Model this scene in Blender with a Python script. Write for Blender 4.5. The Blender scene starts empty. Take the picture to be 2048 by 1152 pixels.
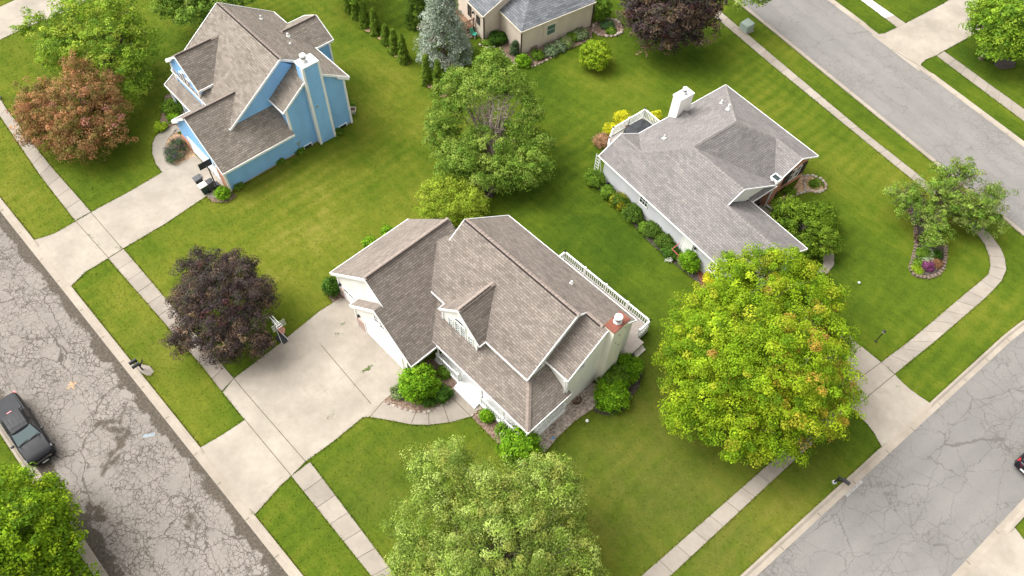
import bpy, bmesh, math, random
import numpy as np
from mathutils import Vector, Matrix

# ------------------------------------------------------------ camera, light, exposure
SC = bpy.context.scene
C = SC.collection
R = math.radians
CAM_H = 48.0
FPX, PITCH, ROLL = 1498.0, R(56.12), R(2.95)
_fw = Vector((0, math.cos(PITCH), -math.sin(PITCH)))
_r0 = Vector((1, 0, 0)); _u0 = Vector((0, math.sin(PITCH), math.cos(PITCH)))
_rt = math.cos(ROLL) * _r0 + math.sin(ROLL) * _u0
_up = -math.sin(ROLL) * _r0 + math.cos(ROLL) * _u0
cam = bpy.data.cameras.new('camera'); camo = bpy.data.objects.new('camera', cam); C.objects.link(camo)
cam.sensor_width = 36.0; cam.lens = 36.0 * FPX / 2048.0; cam.clip_end = 2000
m = Matrix.Identity(4)
for i in range(3):
    m[i][0] = _rt[i]; m[i][1] = _up[i]; m[i][2] = -_fw[i]
m[2][3] = CAM_H
camo.matrix_world = m
SC.camera = camo

SUN_AZ, SUN_EL = R(-74), R(52)          # azimuth measured from +Y, towards -X when negative
world = bpy.data.worlds.new('World'); SC.world = world; world.use_nodes = True
wn = world.node_tree; wn.nodes.clear()
wo = wn.nodes.new('ShaderNodeOutputWorld'); wb = wn.nodes.new('ShaderNodeBackground')
sky = wn.nodes.new('ShaderNodeTexSky'); sky.sky_type = 'NISHITA'; sky.sun_disc = False
sky.sun_elevation = SUN_EL; sky.sun_rotation = SUN_AZ
sky.air_density = 1.0; sky.dust_density = 6.0; sky.ozone_density = 1.0
hs = wn.nodes.new('ShaderNodeHueSaturation'); hs.inputs['Saturation'].default_value = 0.06
wn.links.new(sky.outputs[0], hs.inputs['Color']); wn.links.new(hs.outputs[0], wb.inputs[0])
wb.inputs[1].default_value = 0.15
wn.links.new(wb.outputs[0], wo.inputs[0])
sun = bpy.data.lights.new('sun', 'SUN'); suno = bpy.data.objects.new('sun', sun); C.objects.link(suno)
sun.energy = 1.1; sun.angle = R(60); sun.color = (1.0, 0.955, 0.88)
_sd = Vector((math.sin(SUN_AZ) * math.cos(SUN_EL), math.cos(SUN_AZ) * math.cos(SUN_EL), math.sin(SUN_EL)))
suno.rotation_euler = (-_sd).to_track_quat('-Z', 'Y').to_euler()
suno.location = (0, 60, 80)
SC.view_settings.view_transform = 'Standard'; SC.view_settings.look = 'None'
SC.view_settings.exposure = 1.0; SC.view_settings.gamma = 1.0; SC.view_settings.use_curve_mapping = False

rnd = random.Random(7)
nrg = np.random.default_rng(11)

# ------------------------------------------------------------ helpers
def G(x, y, z=0.0):
    "ground point (at height z) that was surveyed at photo pixel (x, y)"
    d = _fw * FPX + (x - 1024) * _rt - (y - 576) * _up
    t = (z - CAM_H) / d.z
    return Vector((t * d.x, t * d.y, z))

def tag(o, label=None, cat=None, group=None, kind=None):
    if label: o['label'] = label
    if cat: o['category'] = cat
    if group: o['group'] = group
    if kind: o['kind'] = kind
    return o

def empty(name, loc, rz=0.0, label=None, cat=None, group=None):
    o = bpy.data.objects.new(name, None); C.objects.link(o)
    o.empty_display_size = 0.3
    o.location = loc; o.rotation_euler = (0, 0, rz)
    return tag(o, label, cat, group)

def copy_tree(o, parent=None):
    c = o.copy(); C.objects.link(c); c.parent = parent
    for ch in o.children: copy_tree(ch, c)
    return c

class MB:
    def __init__(s): s.v = []; s.f = []; s.uv = []; s.mi = []; s.marks = []
    def add(s, vs, fs, mi=0, uvs=None):
        o = len(s.v); s.v += [tuple(p) for p in vs]; s.marks.append((o, len(s.v), len(s.f), len(s.f)+len(fs)))
        for k, f in enumerate(fs):
            s.f.append([i + o for i in f]); s.mi.append(mi)
            s.uv.append(uvs[k] if uvs else None)
        return s
    def poly(s, pts, mi=0, uv=None): return s.add(pts, [list(range(len(pts)))], mi, [uv] if uv else None)
    def box(s, x0, x1, y0, y1, z0, z1, mi=0):
        v = [(x0,y0,z0),(x1,y0,z0),(x1,y1,z0),(x0,y1,z0),(x0,y0,z1),(x1,y0,z1),(x1,y1,z1),(x0,y1,z1)]
        return s.add(v, [[3,2,1,0],[4,5,6,7],[0,1,5,4],[1,2,6,5],[2,3,7,6],[3,0,4,7]], mi)
    def prism(s, bot, top, mi=0):
        n = len(bot); v = list(bot) + list(top)
        f = [list(range(n))[::-1], list(range(n, 2*n))] + [[i, (i+1)%n, n+(i+1)%n, n+i] for i in range(n)]
        return s.add(v, f, mi)
    def bar(s, p, q, w, h, mi=0, up=(0,0,1)):
        "box beam from p to q, width w sideways, height h along up, centred"
        p = Vector(p); q = Vector(q); d = (q - p)
        if d.length < 1e-6: return s
        d.normalize(); u = Vector(up)
        if abs(d.dot(u)) > 0.99: u = Vector((1,0,0))
        r = d.cross(u).normalized(); u = r.cross(d).normalized()
        a = [p + r*sx*w/2 + u*sz*h/2 for sx, sz in ((-1,-1),(1,-1),(1,1),(-1,1))]
        b = [x + (q - p) for x in a]
        return s.prism(a, b, mi)
    def tube(s, p, q, r0, r1=None, n=10, mi=0, cap=True):
        r1 = r0 if r1 is None else r1
        p = Vector(p); q = Vector(q); d = (q - p).normalized()
        u = Vector((0,0,1)) if abs(d.z) < 0.9 else Vector((1,0,0))
        e = d.cross(u).normalized(); g = d.cross(e)
        a = [p + (e*math.cos(t) + g*math.sin(t))*r0 for t in [2*math.pi*i/n for i in range(n)]]
        b = [q + (e*math.cos(t) + g*math.sin(t))*r1 for t in [2*math.pi*i/n for i in range(n)]]
        f = [[i,(i+1)%n,n+(i+1)%n,n+i] for i in range(n)]
        if cap: f += [list(range(n))[::-1], list(range(n,2*n))]
        return s.add(a+b, f, mi)
    def lathe(s, prof, n=16, c=(0,0,0), mi=0):
        v = []; f = []
        for r, z in prof:
            for i in range(n):
                t = 2*math.pi*i/n; v.append((c[0]+r*math.cos(t), c[1]+r*math.sin(t), c[2]+z))
        for k in range(len(prof)-1):
            for i in range(n): f.append([k*n+i, k*n+(i+1)%n, (k+1)*n+(i+1)%n, (k+1)*n+i])
        f.append(list(range(n))[::-1]); f.append(list(range((len(prof)-1)*n, len(prof)*n)))
        return s.add(v, f, mi)
    def loft(s, secs, mi=0, cap=True):
        n = len(secs[0]); v = [p for sec in secs for p in sec]; f = []
        for k in range(len(secs)-1):
            for i in range(n): f.append([k*n+i, k*n+(i+1)%n, (k+1)*n+(i+1)%n, (k+1)*n+i])
        if cap: f.append(list(range(n))[::-1]); f.append(list(range((len(secs)-1)*n, len(secs)*n)))
        return s.add(v, f, mi)
    def build_each(s, name, mat, parent=None, **kw):
        "every shape added becomes an object of its own"
        out = []
        for v0, v1, f0, f1 in s.marks:
            q = MB(); q.v = s.v[v0:v1]; q.f = [[i-v0 for i in f] for f in s.f[f0:f1]]; q.mi = s.mi[f0:f1]; q.uv = s.uv[f0:f1]
            out.append(q.build(name, mat, parent, **kw))
        return out
    def build(s, name, mats, parent=None, smooth=False, bevel=0.0):
        me = bpy.data.meshes.new(name); me.from_pydata(s.v, [], s.f)
        for mm in (mats if isinstance(mats, (list, tuple)) else [mats]): me.materials.append(mm)
        me.polygons.foreach_set('material_index', s.mi)
        if any(u is not None for u in s.uv):
            l = me.uv_layers.new(name='UVMap')
            for p, u in zip(me.polygons, s.uv):
                if u is not None:
                    for li, c in zip(p.loop_indices, u): l.data[li].uv = c
        if smooth: me.polygons.foreach_set('use_smooth', [True]*len(me.polygons))
        me.update()
        o = bpy.data.objects.new(name, me); C.objects.link(o)
        if parent: o.parent = parent
        bm = bmesh.new(); bm.from_mesh(me); bmesh.ops.recalc_face_normals(bm, faces=bm.faces[:]); bm.to_mesh(me); bm.free()
        if bevel:
            b = o.modifiers.new('bevel', 'BEVEL'); b.width = bevel; b.segments = 2; b.limit_method = 'ANGLE'
        return o

# ------------------------------------------------------------ materials
class NT:
    def __init__(s, name, rough=0.8, spec=0.3):
        s.m = bpy.data.materials.new(name); s.m.use_nodes = True
        s.t = s.m.node_tree; s.b = s.t.nodes['Principled BSDF']
        s.b.inputs['Roughness'].default_value = rough; s.b.inputs['Specular IOR Level'].default_value = spec
    def n(s, typ, **kw):
        x = s.t.nodes.new('ShaderNode' + typ)
        for k, v in kw.items():
            if k in x.inputs: 
                try: x.inputs[k].default_value = v
                except Exception: pass
            else: setattr(x, k, v)
        return x
    def l(s, a, b): s.t.links.new(a, b)
    def pos(s): return s.n('NewGeometry').outputs['Position']
    def obj(s): return s.n('TexCoord').outputs['Object']
    def uvc(s): return s.n('TexCoord').outputs['UV']
    def noise(s, vec, scale, detail=4, rough=0.55, dist=0.0):
        x = s.n('TexNoise'); x.inputs['Scale'].default_value = scale; x.inputs['Detail'].default_value = detail
        x.inputs['Roughness'].default_value = rough; x.inputs['Distortion'].default_value = dist
        s.l(vec, x.inputs['Vector']); return x
    def ramp(s, fac, stops, interp='LINEAR'):
        x = s.n('ValToRGB'); x.color_ramp.interpolation = interp
        e = x.color_ramp.elements
        while len(e) < len(stops): e.new(0.5)
        for k, (p, c) in enumerate(stops):
            e[k].position = p; e[k].color = (*c, 1) if not isinstance(c, (int, float)) else (c, c, c, 1)
        s.l(fac, x.inputs[0]); return x.outputs[0]
    def mix(s, fac, a, b, mode='MIX'):
        x = s.n('Mix'); x.data_type = 'RGBA'; x.blend_type = mode
        for v, i in ((fac, 0), (a, 6), (b, 7)):
            if hasattr(v, 'is_output'): s.l(v, x.inputs[i])
            elif i == 0: x.inputs[0].default_value = v
            else: x.inputs[i].default_value = (*v, 1)
        return x.outputs[2]
    def math(s, op, a, b=None, c=None, clamp=False):
        x = s.n('Math'); x.operation = op; x.use_clamp = clamp
        for i, v in enumerate((a, b, c)):
            if v is None: continue
            if hasattr(v, 'is_output'): s.l(v, x.inputs[i])
            else: x.inputs[i].default_value = v
        return x.outputs[0]
    def smooth(s, v, lo, hi, a=0.0, b=1.0):
        x = s.n('MapRange'); x.interpolation_type = 'SMOOTHSTEP'
        s.l(v, x.inputs[0])
        for i, q in enumerate((lo, hi, a, b)): x.inputs[i+1].default_value = q
        return x.outputs[0]
    def map(s, vec, scale=(1,1,1), rot=(0,0,0), loc=(0,0,0)):
        x = s.n('Mapping'); x.inputs['Scale'].default_value = scale; x.inputs['Rotation'].default_value = rot
        x.inputs['Location'].default_value = loc
        s.l(vec, x.inputs[0]); return x.outputs[0]
    def col(s, c):
        if hasattr(c, 'is_output'): s.l(c, s.b.inputs['Base Color'])
        else: s.b.inputs['Base Color'].default_value = (*c, 1)
        return s
    def bump(s, h, strength=0.5, dist=0.02):
        x = s.n('Bump'); x.inputs['Strength'].default_value = strength; x.inputs['Distance'].default_value = dist
        s.l(h, x.inputs['Height']); s.l(x.outputs[0], s.b.inputs['Normal']); return s

def plain(name, c, rough=0.6, spec=0.4, metal=0.0, var=0.08, scale=2.0):
    q = NT(name, rough, spec); q.b.inputs['Metallic'].default_value = metal
    nz = q.noise(q.obj(), scale, 5).outputs[0]
    lo = tuple(x*(1-var) for x in c); hi = tuple(min(1, x*(1+var)) for x in c)
    q.col(q.ramp(nz, [(0.3, lo), (0.7, hi)])); return q.m

def mat_shingle(name, cs, row=0.16, tab=0.30, stain=None):
    q = NT(name, 0.92, 0.15); uv = q.uvc()
    def brick(c1, c2, off, w, h, seed):
        b = q.n('TexBrick'); b.offset = off; b.offset_frequency = 2
        b.inputs['Color1'].default_value = (*c1, 1); b.inputs['Color2'].default_value = (*c2, 1)
        b.inputs['Mortar'].default_value = (*[x*0.45 for x in c2], 1); b.inputs['Scale'].default_value = 1.0
        b.inputs['Mortar Size'].default_value = 0.014; b.inputs['Mortar Smooth'].default_value = 0.3; b.inputs['Bias'].default_value = 0.0
        b.inputs['Brick Width'].default_value = w; b.inputs['Row Height'].default_value = h
        q.l(q.map(uv, loc=(seed, seed*0.37*0, 0)), b.inputs['Vector']); return b
    b1 = brick(cs[0], cs[1], 0.37, tab, row, 0.0); b2 = brick(cs[2], cs[1], 0.61, tab*1.6, row, 3.3)
    c = q.mix(0.30, b1.outputs[0], b2.outputs[0])
    nz = q.noise(uv, 0.35, 4); fine = q.noise(uv, 9.0, 3, 0.7)
    c = q.mix(1.0, c, q.ramp(nz.outputs[0], [(0.25, 0.84), (0.75, 1.1)]), 'MULTIPLY')
    c = q.mix(1.0, c, q.ramp(fine.outputs[0], [(0.25, 0.90), (0.75, 1.10)]), 'MULTIPLY')
    # run-off streaks down the slope
    st = q.noise(q.map(uv, scale=(1.3, 0.10, 1)), 1.0, 3).outputs[0]
    c = q.mix(q.smooth(st, 0.58, 0.80, 0, 0.14), c, stain or tuple(x*0.5 for x in cs[1]))
    q.col(c)
    sx = q.n('SeparateXYZ'); q.l(uv, sx.inputs[0])
    saw = q.math('FRACT', q.math('DIVIDE', sx.outputs[1], row))
    h = q.math('ADD', q.math('MULTIPLY', q.math('SUBTRACT', 1.0, saw), 1.0), q.math('MULTIPLY', fine.outputs[0], 0.6))
    q.bump(h, 0.75, 0.02); return q.m

def mat_siding(name, c, lap=0.155, contrast=0.30, dirt=(0.3, 0.28, 0.22)):
    q = NT(name, 0.55, 0.35); ob = q.obj(); sx = q.n('SeparateXYZ'); q.l(ob, sx.inputs[0])
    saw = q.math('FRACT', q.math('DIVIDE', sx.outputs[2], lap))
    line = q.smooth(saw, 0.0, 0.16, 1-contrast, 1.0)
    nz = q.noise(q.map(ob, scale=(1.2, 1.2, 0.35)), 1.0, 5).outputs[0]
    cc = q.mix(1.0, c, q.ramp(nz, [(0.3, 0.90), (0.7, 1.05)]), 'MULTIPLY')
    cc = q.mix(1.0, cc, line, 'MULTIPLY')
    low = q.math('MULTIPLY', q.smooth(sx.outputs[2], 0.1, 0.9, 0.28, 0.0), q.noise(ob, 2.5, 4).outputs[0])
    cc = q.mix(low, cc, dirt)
    q.col(cc); q.bump(q.math('SUBTRACT', 1.0, saw), 0.6, 0.02); return q.m

def mat_brick(name, c1, c2, mortar):
    q = NT(name, 0.9, 0.2); ob = q.obj(); sx = q.n('SeparateXYZ'); q.l(ob, sx.inputs[0])
    cb = q.n('CombineXYZ'); q.l(q.math('ADD', sx.outputs[0], sx.outputs[1]), cb.inputs[0]); q.l(sx.outputs[2], cb.inputs[1])
    b = q.n('TexBrick'); q.l(cb.outputs[0], b.inputs['Vector'])
    for k, v in (('Color1', c1), ('Color2', c2), ('Mortar', mortar)): b.inputs[k].default_value = (*v, 1)
    b.inputs['Scale'].default_value = 1; b.inputs['Mortar Size'].default_value = 0.012
    b.inputs['Brick Width'].default_value = 0.22; b.inputs['Row Height'].default_value = 0.075
    q.col(b.outputs[0]); q.bump(b.outputs['Fac'], -0.4, 0.01); return q.m

def mat_concrete(name, c, mott=0.14):
    q = NT(name, 0.9, 0.2); p = q.pos()
    a = q.noise(p, 0.35, 6, 0.6); b = q.noise(p, 2.2, 5, 0.65); g = q.noise(p, 26, 2, 0.6)
    cc = q.mix(1.0, c, q.ramp(a.outputs[0], [(0.3, 1-mott), (0.7, 1+mott*0.5)]), 'MULTIPLY')
    cc = q.mix(1.0, cc, q.ramp(b.outputs[0], [(0.3, 0.93), (0.7, 1.04)]), 'MULTIPLY')
    cc = q.mix(1.0, cc, q.ramp(g.outputs[0], [(0.3, 0.92), (0.7, 1.06)]), 'MULTIPLY')
    st = q.noise(p, 0.55, 6, 0.7, 0.6)
    cc = q.mix(q.smooth(st.outputs[0], 0.52, 0.74, 0, 0.40), cc, (c[0]*0.66, c[1]*0.63, c[2]*0.58))
    q.col(cc); q.bump(g.outputs[0], 0.25, 0.01); return q.m

def mat_asphalt(name, base, crack_amt, dirt_amt, coarse=0.55):
    "UV.x along the street, UV.y across it in metres from one kerb; second coordinate W-v kept in UV of layer by width attr"
    q = NT(name, 0.93, 0.15); p = q.pos(); uv = q.uvc()
    sx = q.n('SeparateXYZ'); q.l(uv, sx.inputs[0]); v = sx.outputs[1]
    at = q.n('Attribute', attribute_name='street_width'); W = at.outputs['Fac']
    edge = q.math('MINIMUM', v, q.math('SUBTRACT', W, v))
    a = q.noise(p, 0.16, 5); gr = q.noise(p, 18, 3, 0.75); md = q.noise(p, 1.3, 5, 0.7)
    cc = q.mix(1.0, base, q.ramp(a.outputs[0], [(0.3, 0.90), (0.7, 1.06)]), 'MULTIPLY')
    cc = q.mix(1.0, cc, q.ramp(gr.outputs[0], [(0.25, 0.86), (0.75, 1.13)]), 'MULTIPLY')
    cc = q.mix(1.0, cc, q.ramp(md.outputs[0], [(0.3, 0.95), (0.7, 1.04)]), 'MULTIPLY')
    pv = q.n('TexVoronoi'); pv.inputs['Scale'].default_value = 0.22; q.l(q.map(p, rot=(0,0,0.7), scale=(1,0.6,1)), pv.inputs['Vector'])
    ps = q.n('SeparateColor'); q.l(pv.outputs['Color'], ps.inputs[0])
    cc = q.mix(1.0, cc, q.ramp(ps.outputs[0], [(0.0, 0.975), (1.0, 1.025)]), 'MULTIPLY')
    tr = q.math('ABSOLUTE', q.math('SUBTRACT', q.math('FRACT', q.math('DIVIDE', v, q.math('MULTIPLY', W, 0.25))), 0.5))
    trk = q.math('MULTIPLY', q.smooth(tr, 0.12, 0.42, 0.0, 1.0), q.noise(q.map(uv, scale=(0.12, 0.5, 1)), 1.0, 4).outputs[0])
    cc = q.mix(q.math('MULTIPLY', trk, 0.28), cc, tuple(x*0.62 for x in base))
    dv = q.noise(p, 0.9, 5, 0.6)
    dsp = q.n('VectorMath', operation='MULTIPLY_ADD'); q.l(dv.outputs['Color'], dsp.inputs[0]); dsp.inputs[1].default_value = (0.9,0.9,0.9); q.l(p, dsp.inputs[2])
    zone = q.noise(p, 0.13, 3, 0.5).outputs[0]
    LO = 0.30 if dirt_amt > 0 else 0.42
    def crack(scale, w, lo, hi, amt, seed):
        vo = q.n('TexVoronoi'); vo.feature = 'DISTANCE_TO_EDGE'; vo.inputs['Scale'].default_value = scale
        vo.inputs['Randomness'].default_value = 1.0
        q.l(q.map(dsp.outputs[0], loc=(seed, seed*1.7, 0)), vo.inputs['Vector'])
        wv = q.noise(p, 0.6, 2).outputs[0]
        ln = q.math('SUBTRACT', 1.0, q.smooth(q.math('DIVIDE', vo.outputs['Distance'], q.math('MAXIMUM', q.math('MULTIPLY_ADD', wv, 3.0, -0.85), 0.04)), w*0.35, w))
        msk = q.smooth(zone, lo, hi)
        return q.math('MULTIPLY', q.math('MULTIPLY', ln, msk), amt)
    k1 = crack(coarse, 0.036, LO, LO+0.12, crack_amt, 3.0)
    k2 = crack(coarse*2.3, 0.08, LO+0.10, LO+0.18, crack_amt, 9.0)
    k3 = crack(coarse*0.30, 0.011, 0.0, 0.1, crack_amt*0.8, 21.0)
    uvd = q.n('VectorMath', operation='MULTIPLY_ADD'); q.l(q.noise(p, 0.5, 5, 0.65).outputs['Color'], uvd.inputs[0]); uvd.inputs[1].default_value = (2.4,1.2,0); q.l(uv, uvd.inputs[2])
    v4 = q.n('TexVoronoi'); v4.feature = 'DISTANCE_TO_EDGE'; v4.inputs['Scale'].default_value = 1.0
    q.l(q.map(uvd.outputs[0], scale=(0.15, 0.42, 1), loc=(2.3, 0.4, 0)), v4.inputs['Vector'])
    k4 = q.math('MULTIPLY', q.math('SUBTRACT', 1.0, q.smooth(v4.outputs['Distance'], 0.003, 0.010 if dirt_amt > 0 else 0.007)), min(1.0, crack_amt*1.05))
    k = q.math('MAXIMUM', q.math('MAXIMUM', q.math('MAXIMUM', k1, k2), k3), k4)
    # crumbling, dirt-filled gutter side and pot-holes, ragged border
    en = q.noise(p, 0.7, 6, 0.68, 0.5).outputs[0]
    ed = q.math('SUBTRACT', q.math('ADD', edge, q.math('MULTIPLY', en, -2.6)), -0.72)
    dirt = q.math('MULTIPLY', q.math('SUBTRACT', 1.0, q.smooth(ed, 0.0, 0.22)), dirt_amt)
    ph = q.noise(p, 0.33, 5, 0.62, 0.3).outputs[0]
    hole = q.math('MULTIPLY', q.smooth(ph, 0.60, 0.66), dirt_amt)
    dirt = q.math('MAXIMUM', dirt, hole)
    dn = q.noise(p, 6.0, 5, 0.75).outputs[0]
    dcol = q.ramp(dn, [(0.3, (0.05, 0.042, 0.034)), (0.5, (0.095, 0.080, 0.062)), (0.72, (0.175, 0.15, 0.115))])
    cc = q.mix(dirt, cc, dcol)
    cc = q.mix(q.math('MULTIPLY', k, q.math('SUBTRACT', 1.0, q.math('MULTIPLY', dirt, 0.5))), cc, (0.075, 0.062, 0.050))
    q.col(cc)
    q.bump(q.math('SUBTRACT', q.math('MULTIPLY', gr.outputs[0], 0.4), k), 0.5, 0.02); return q.m

def mat_grass(name, blade):
    q = NT(name, 0.9, 0.04); p = q.pos()
    a = q.n('Attribute', attribute_name='lawn'); sp = q.n('SeparateColor'); q.l(a.outputs['Color'], sp.inputs[0])
    dry, brown = sp.outputs[0], sp.outputs[1]
    n1 = q.noise(p, 0.10, 4, 0.6); n2 = q.noise(p, 0.55, 6, 0.68, 0.4); n3 = q.noise(p, 3.2, 4, 0.7)
    wv = q.n('TexWave'); wv.inputs['Scale'].default_value = 0.29; wv.inputs['Distortion'].default_value = 4.5; wv.inputs['Detail'].default_value = 2; wv.inputs['Detail Scale'].default_value = 0.5
    q.l(q.map(p, rot=(0, 0, R(44))), wv.inputs['Vector'])
    f = q.math('ADD', dry, q.math('MULTIPLY', q.math('SUBTRACT', n1.outputs[0], 0.5), 1.5))
    f = q.math('ADD', f, q.math('MULTIPLY', q.math('SUBTRACT', n2.outputs[0], 0.5), 0.75))
    ns = q.noise(q.map(q.map(p, rot=(0,0,R(44))), scale=(0.35, 1.9, 1)), 1.0, 4, 0.65)
    f = q.math('ADD', f, q.math('MULTIPLY', q.math('SUBTRACT', ns.outputs[0], 0.5), 0.55))
    wm = q.smooth(q.noise(p, 0.06, 2).outputs[0], 0.46, 0.62, 0.03, 0.17)
    f = q.math('ADD', f, q.math('MULTIPLY', q.math('SUBTRACT', wv.outputs['Fac'], 0.5), wm), clamp=True)
    cc = q.ramp(f, [(0.0, (0.043, 0.079, 0.007)), (0.38, (0.082, 0.122, 0.010)), (0.72, (0.136, 0.156, 0.017)), (1.0, (0.195, 0.190, 0.034))])
    bf = q.math('MULTIPLY', brown, q.smooth(n2.outputs[0], 0.32, 0.62, 0.35, 1.0))
    cc = q.mix(bf, cc, (0.122, 0.110, 0.030))
    cc = q.mix(1.0, cc, q.ramp(n3.outputs[0], [(0.25, 0.90), (0.75, 1.09)]), 'MULTIPLY')
    if blade:
        t = q.n('Attribute', attribute_name='tint')
        cc = q.mix(1.0, cc, t.outputs['Color'], 'MULTIPLY')
    else:
        n4 = q.noise(p, 14, 3, 0.75)
        cc = q.mix(1.0, cc, q.ramp(n4.outputs[0], [(0.25, 0.76), (0.75, 1.2)]), 'MULTIPLY')
        q.bump(n4.outputs[0], 0.25, 0.03)
    q.col(cc); return q.m

def mat_bits(name, cols, scale, rough=0.95, bumpd=0.04):
    "mulch / gravel: cells of random colour"
    q = NT(name, rough, 0.2); p = q.pos()
    vo = q.n('TexVoronoi'); vo.inputs['Scale'].default_value = scale; q.l(p, vo.inputs['Vector'])
    sp = q.n('SeparateColor'); q.l(vo.outputs['Color'], sp.inputs[0])
    c = q.ramp(sp.outputs[0], [(i/(len(cols)-1), x) for i, x in enumerate(cols)])
    nz = q.noise(p, 0.8, 5).outputs[0]
    c = q.mix(1.0, c, q.ramp(nz, [(0.3, 0.72), (0.7, 1.15)]), 'MULTIPLY')
    q.col(c); q.bump(vo.outputs['Distance'], -0.8, bumpd); return q.m

def mat_leaf(name, rough=0.6, trans=0.28, spec=0.08):
    q = NT(name, rough, spec)
    a = q.n('Attribute', attribute_name='tint'); q.col(a.outputs['Color'])
    tr = q.n('BsdfTranslucent'); q.l(q.mix(1.0, a.outputs['Color'], (1.25, 1.2, 0.6), 'MULTIPLY'), tr.inputs[0])
    mx = q.n('MixShader'); mx.inputs[0].default_value = trans
    q.l(q.b.outputs[0], mx.inputs[1]); q.l(tr.outputs[0], mx.inputs[2])
    q.l(mx.outputs[0], q.t.nodes['Material Output'].inputs[0]); return q.m

M = {}
M['shingle_brown'] = mat_shingle('brown_shingles', [(0.290,0.246,0.212), (0.174,0.147,0.126), (0.338,0.285,0.246)], 0.17, 0.33)
M['shingle_taupe'] = mat_shingle('taupe_shingles', [(0.300,0.258,0.215), (0.178,0.150,0.124), (0.36,0.315,0.265)], 0.17, 0.33)
M['shingle_grey'] = mat_shingle('grey_shingles', [(0.245,0.230,0.224), (0.176,0.163,0.160), (0.365,0.32,0.288)], 0.17, 0.32, (0.17,0.155,0.15))
M['shingle_slate'] = mat_shingle('slate_grey_shingles', [(0.20,0.21,0.225), (0.11,0.118,0.13), (0.29,0.295,0.30)], 0.22, 0.5)
M['cap_brown'] = plain('brown_ridge_cap', (0.28,0.228,0.195), 0.9, 0.15, var=0.2, scale=6)
M['cap_taupe'] = plain('taupe_ridge_cap', (0.25,0.205,0.175), 0.9, 0.15, var=0.2, scale=6)
M['cap_grey'] = plain('grey_ridge_cap', (0.21,0.192,0.182), 0.9, 0.15, var=0.35, scale=9)
M['vent_dark'] = plain('dark_vent_gap', (0.035,0.03,0.028), 0.9, 0.1)
M['white_siding'] = mat_siding('cream_white_siding', (0.87,0.845,0.78), lap=0.26, contrast=0.08)
M['cream_siding'] = mat_siding('cream_chimney_siding', (0.82,0.775,0.67), lap=0.26, contrast=0.05)
M['grey_siding'] = mat_siding('pale_grey_siding', (0.60,0.60,0.635), lap=0.26, contrast=0.10)
M['blue_siding'] = mat_siding('sky_blue_siding', (0.27,0.545,0.89), lap=0.28, contrast=0.36, dirt=(0.2,0.3,0.4))
M['beige_siding'] = mat_siding('beige_siding', (0.70,0.59,0.49), lap=0.28, contrast=0.22)
M['white_trim'] = plain('white_trim_paint', (0.87,0.86,0.845), 0.5, 0.4, var=0.04)
M['cream_trim'] = plain('cream_trim_paint', (0.68,0.60,0.48), 0.5, 0.4, var=0.05)
M['white_vinyl'] = plain('white_vinyl', (0.87,0.87,0.86), 0.45, 0.4, var=0.04)
M['black_metal'] = plain('black_metal', (0.02,0.02,0.022), 0.45, 0.5)
M['dark_brown_metal'] = plain('dark_brown_downspout', (0.045,0.032,0.03), 0.5, 0.4)
M['galv'] = plain('galvanised_metal', (0.62,0.62,0.61), 0.35, 0.5, 0.7, var=0.12, scale=5)
M['white_metal'] = plain('white_metal_vent', (0.8,0.8,0.78), 0.5, 0.4)
M['rust_red'] = plain('rusty_red_cap', (0.215,0.075,0.05), 0.75, 0.25, var=0.25, scale=3)
M['orange_brick'] = mat_brick('orange_brick', (0.58,0.21,0.10), (0.48,0.16,0.08), (0.52,0.38,0.30))
M['pink_brick'] = mat_brick('pink_brick', (0.46,0.29,0.24), (0.38,0.23,0.19), (0.5,0.44,0.4))
M['block'] = mat_concrete('foundation_block', (0.42,0.37,0.31))
M['concrete'] = mat_concrete('pale_concrete', (0.375,0.329,0.272), 0.22)
M['concrete_old'] = mat_concrete('weathered_concrete', (0.335,0.292,0.243), 0.2)
M['concrete_old2'] = mat_concrete('weathered_concrete_light', (0.36,0.315,0.263), 0.2)
M['concrete_old3'] = mat_concrete('weathered_concrete_dark', (0.312,0.271,0.226), 0.22)
M['concrete_new'] = mat_concrete('fresh_concrete', (0.66,0.63,0.59), 0.05)
M['kerb'] = mat_concrete('kerb_concrete', (0.37,0.318,0.258), 0.22)
M['joint'] = plain('joint_dirt', (0.13,0.11,0.075), 0.95, 0.1, var=0.35, scale=3)
M['joint_soft'] = plain('saw_cut_joint', (0.33,0.285,0.235), 0.95, 0.1, var=0.25, scale=2)
M['road_old'] = mat_asphalt('cracked_asphalt', (0.258,0.230,0.202), 0.82, 1.0, 1.30)
M['road_mid'] = mat_asphalt('aged_asphalt', (0.218,0.206,0.192), 0.45, 0.0, 1.0)
M['road_far'] = mat_asphalt('smooth_grey_asphalt', (0.224,0.211,0.198), 0.28, 0.0, 0.8)
M['grass'] = mat_grass('lawn_turf', False)
M['blade'] = mat_grass('lawn_blades', True)
M['mulch'] = mat_bits('wood_mulch', [(0.10,0.065,0.045), (0.21,0.14,0.10), (0.31,0.23,0.18)], 14)
M['mulch_dark'] = mat_bits('dark_mulch', [(0.035,0.028,0.025), (0.075,0.06,0.05), (0.12,0.10,0.085)], 16)
M['mulch_red'] = mat_bits('red_mulch', [(0.12,0.045,0.03), (0.2,0.08,0.05), (0.27,0.12,0.08)], 14)
M['straw'] = mat_bits('straw_mulch', [(0.30,0.17,0.10), (0.46,0.30,0.18), (0.58,0.42,0.27)], 12)
M['gravel'] = mat_bits('river_gravel', [(0.20,0.155,0.125), (0.36,0.29,0.24), (0.50,0.43,0.37), (0.30,0.22,0.18)], 9)
M['stone'] = plain('pale_stone', (0.42,0.36,0.30), 0.9, 0.2, var=0.3, scale=3)
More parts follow.
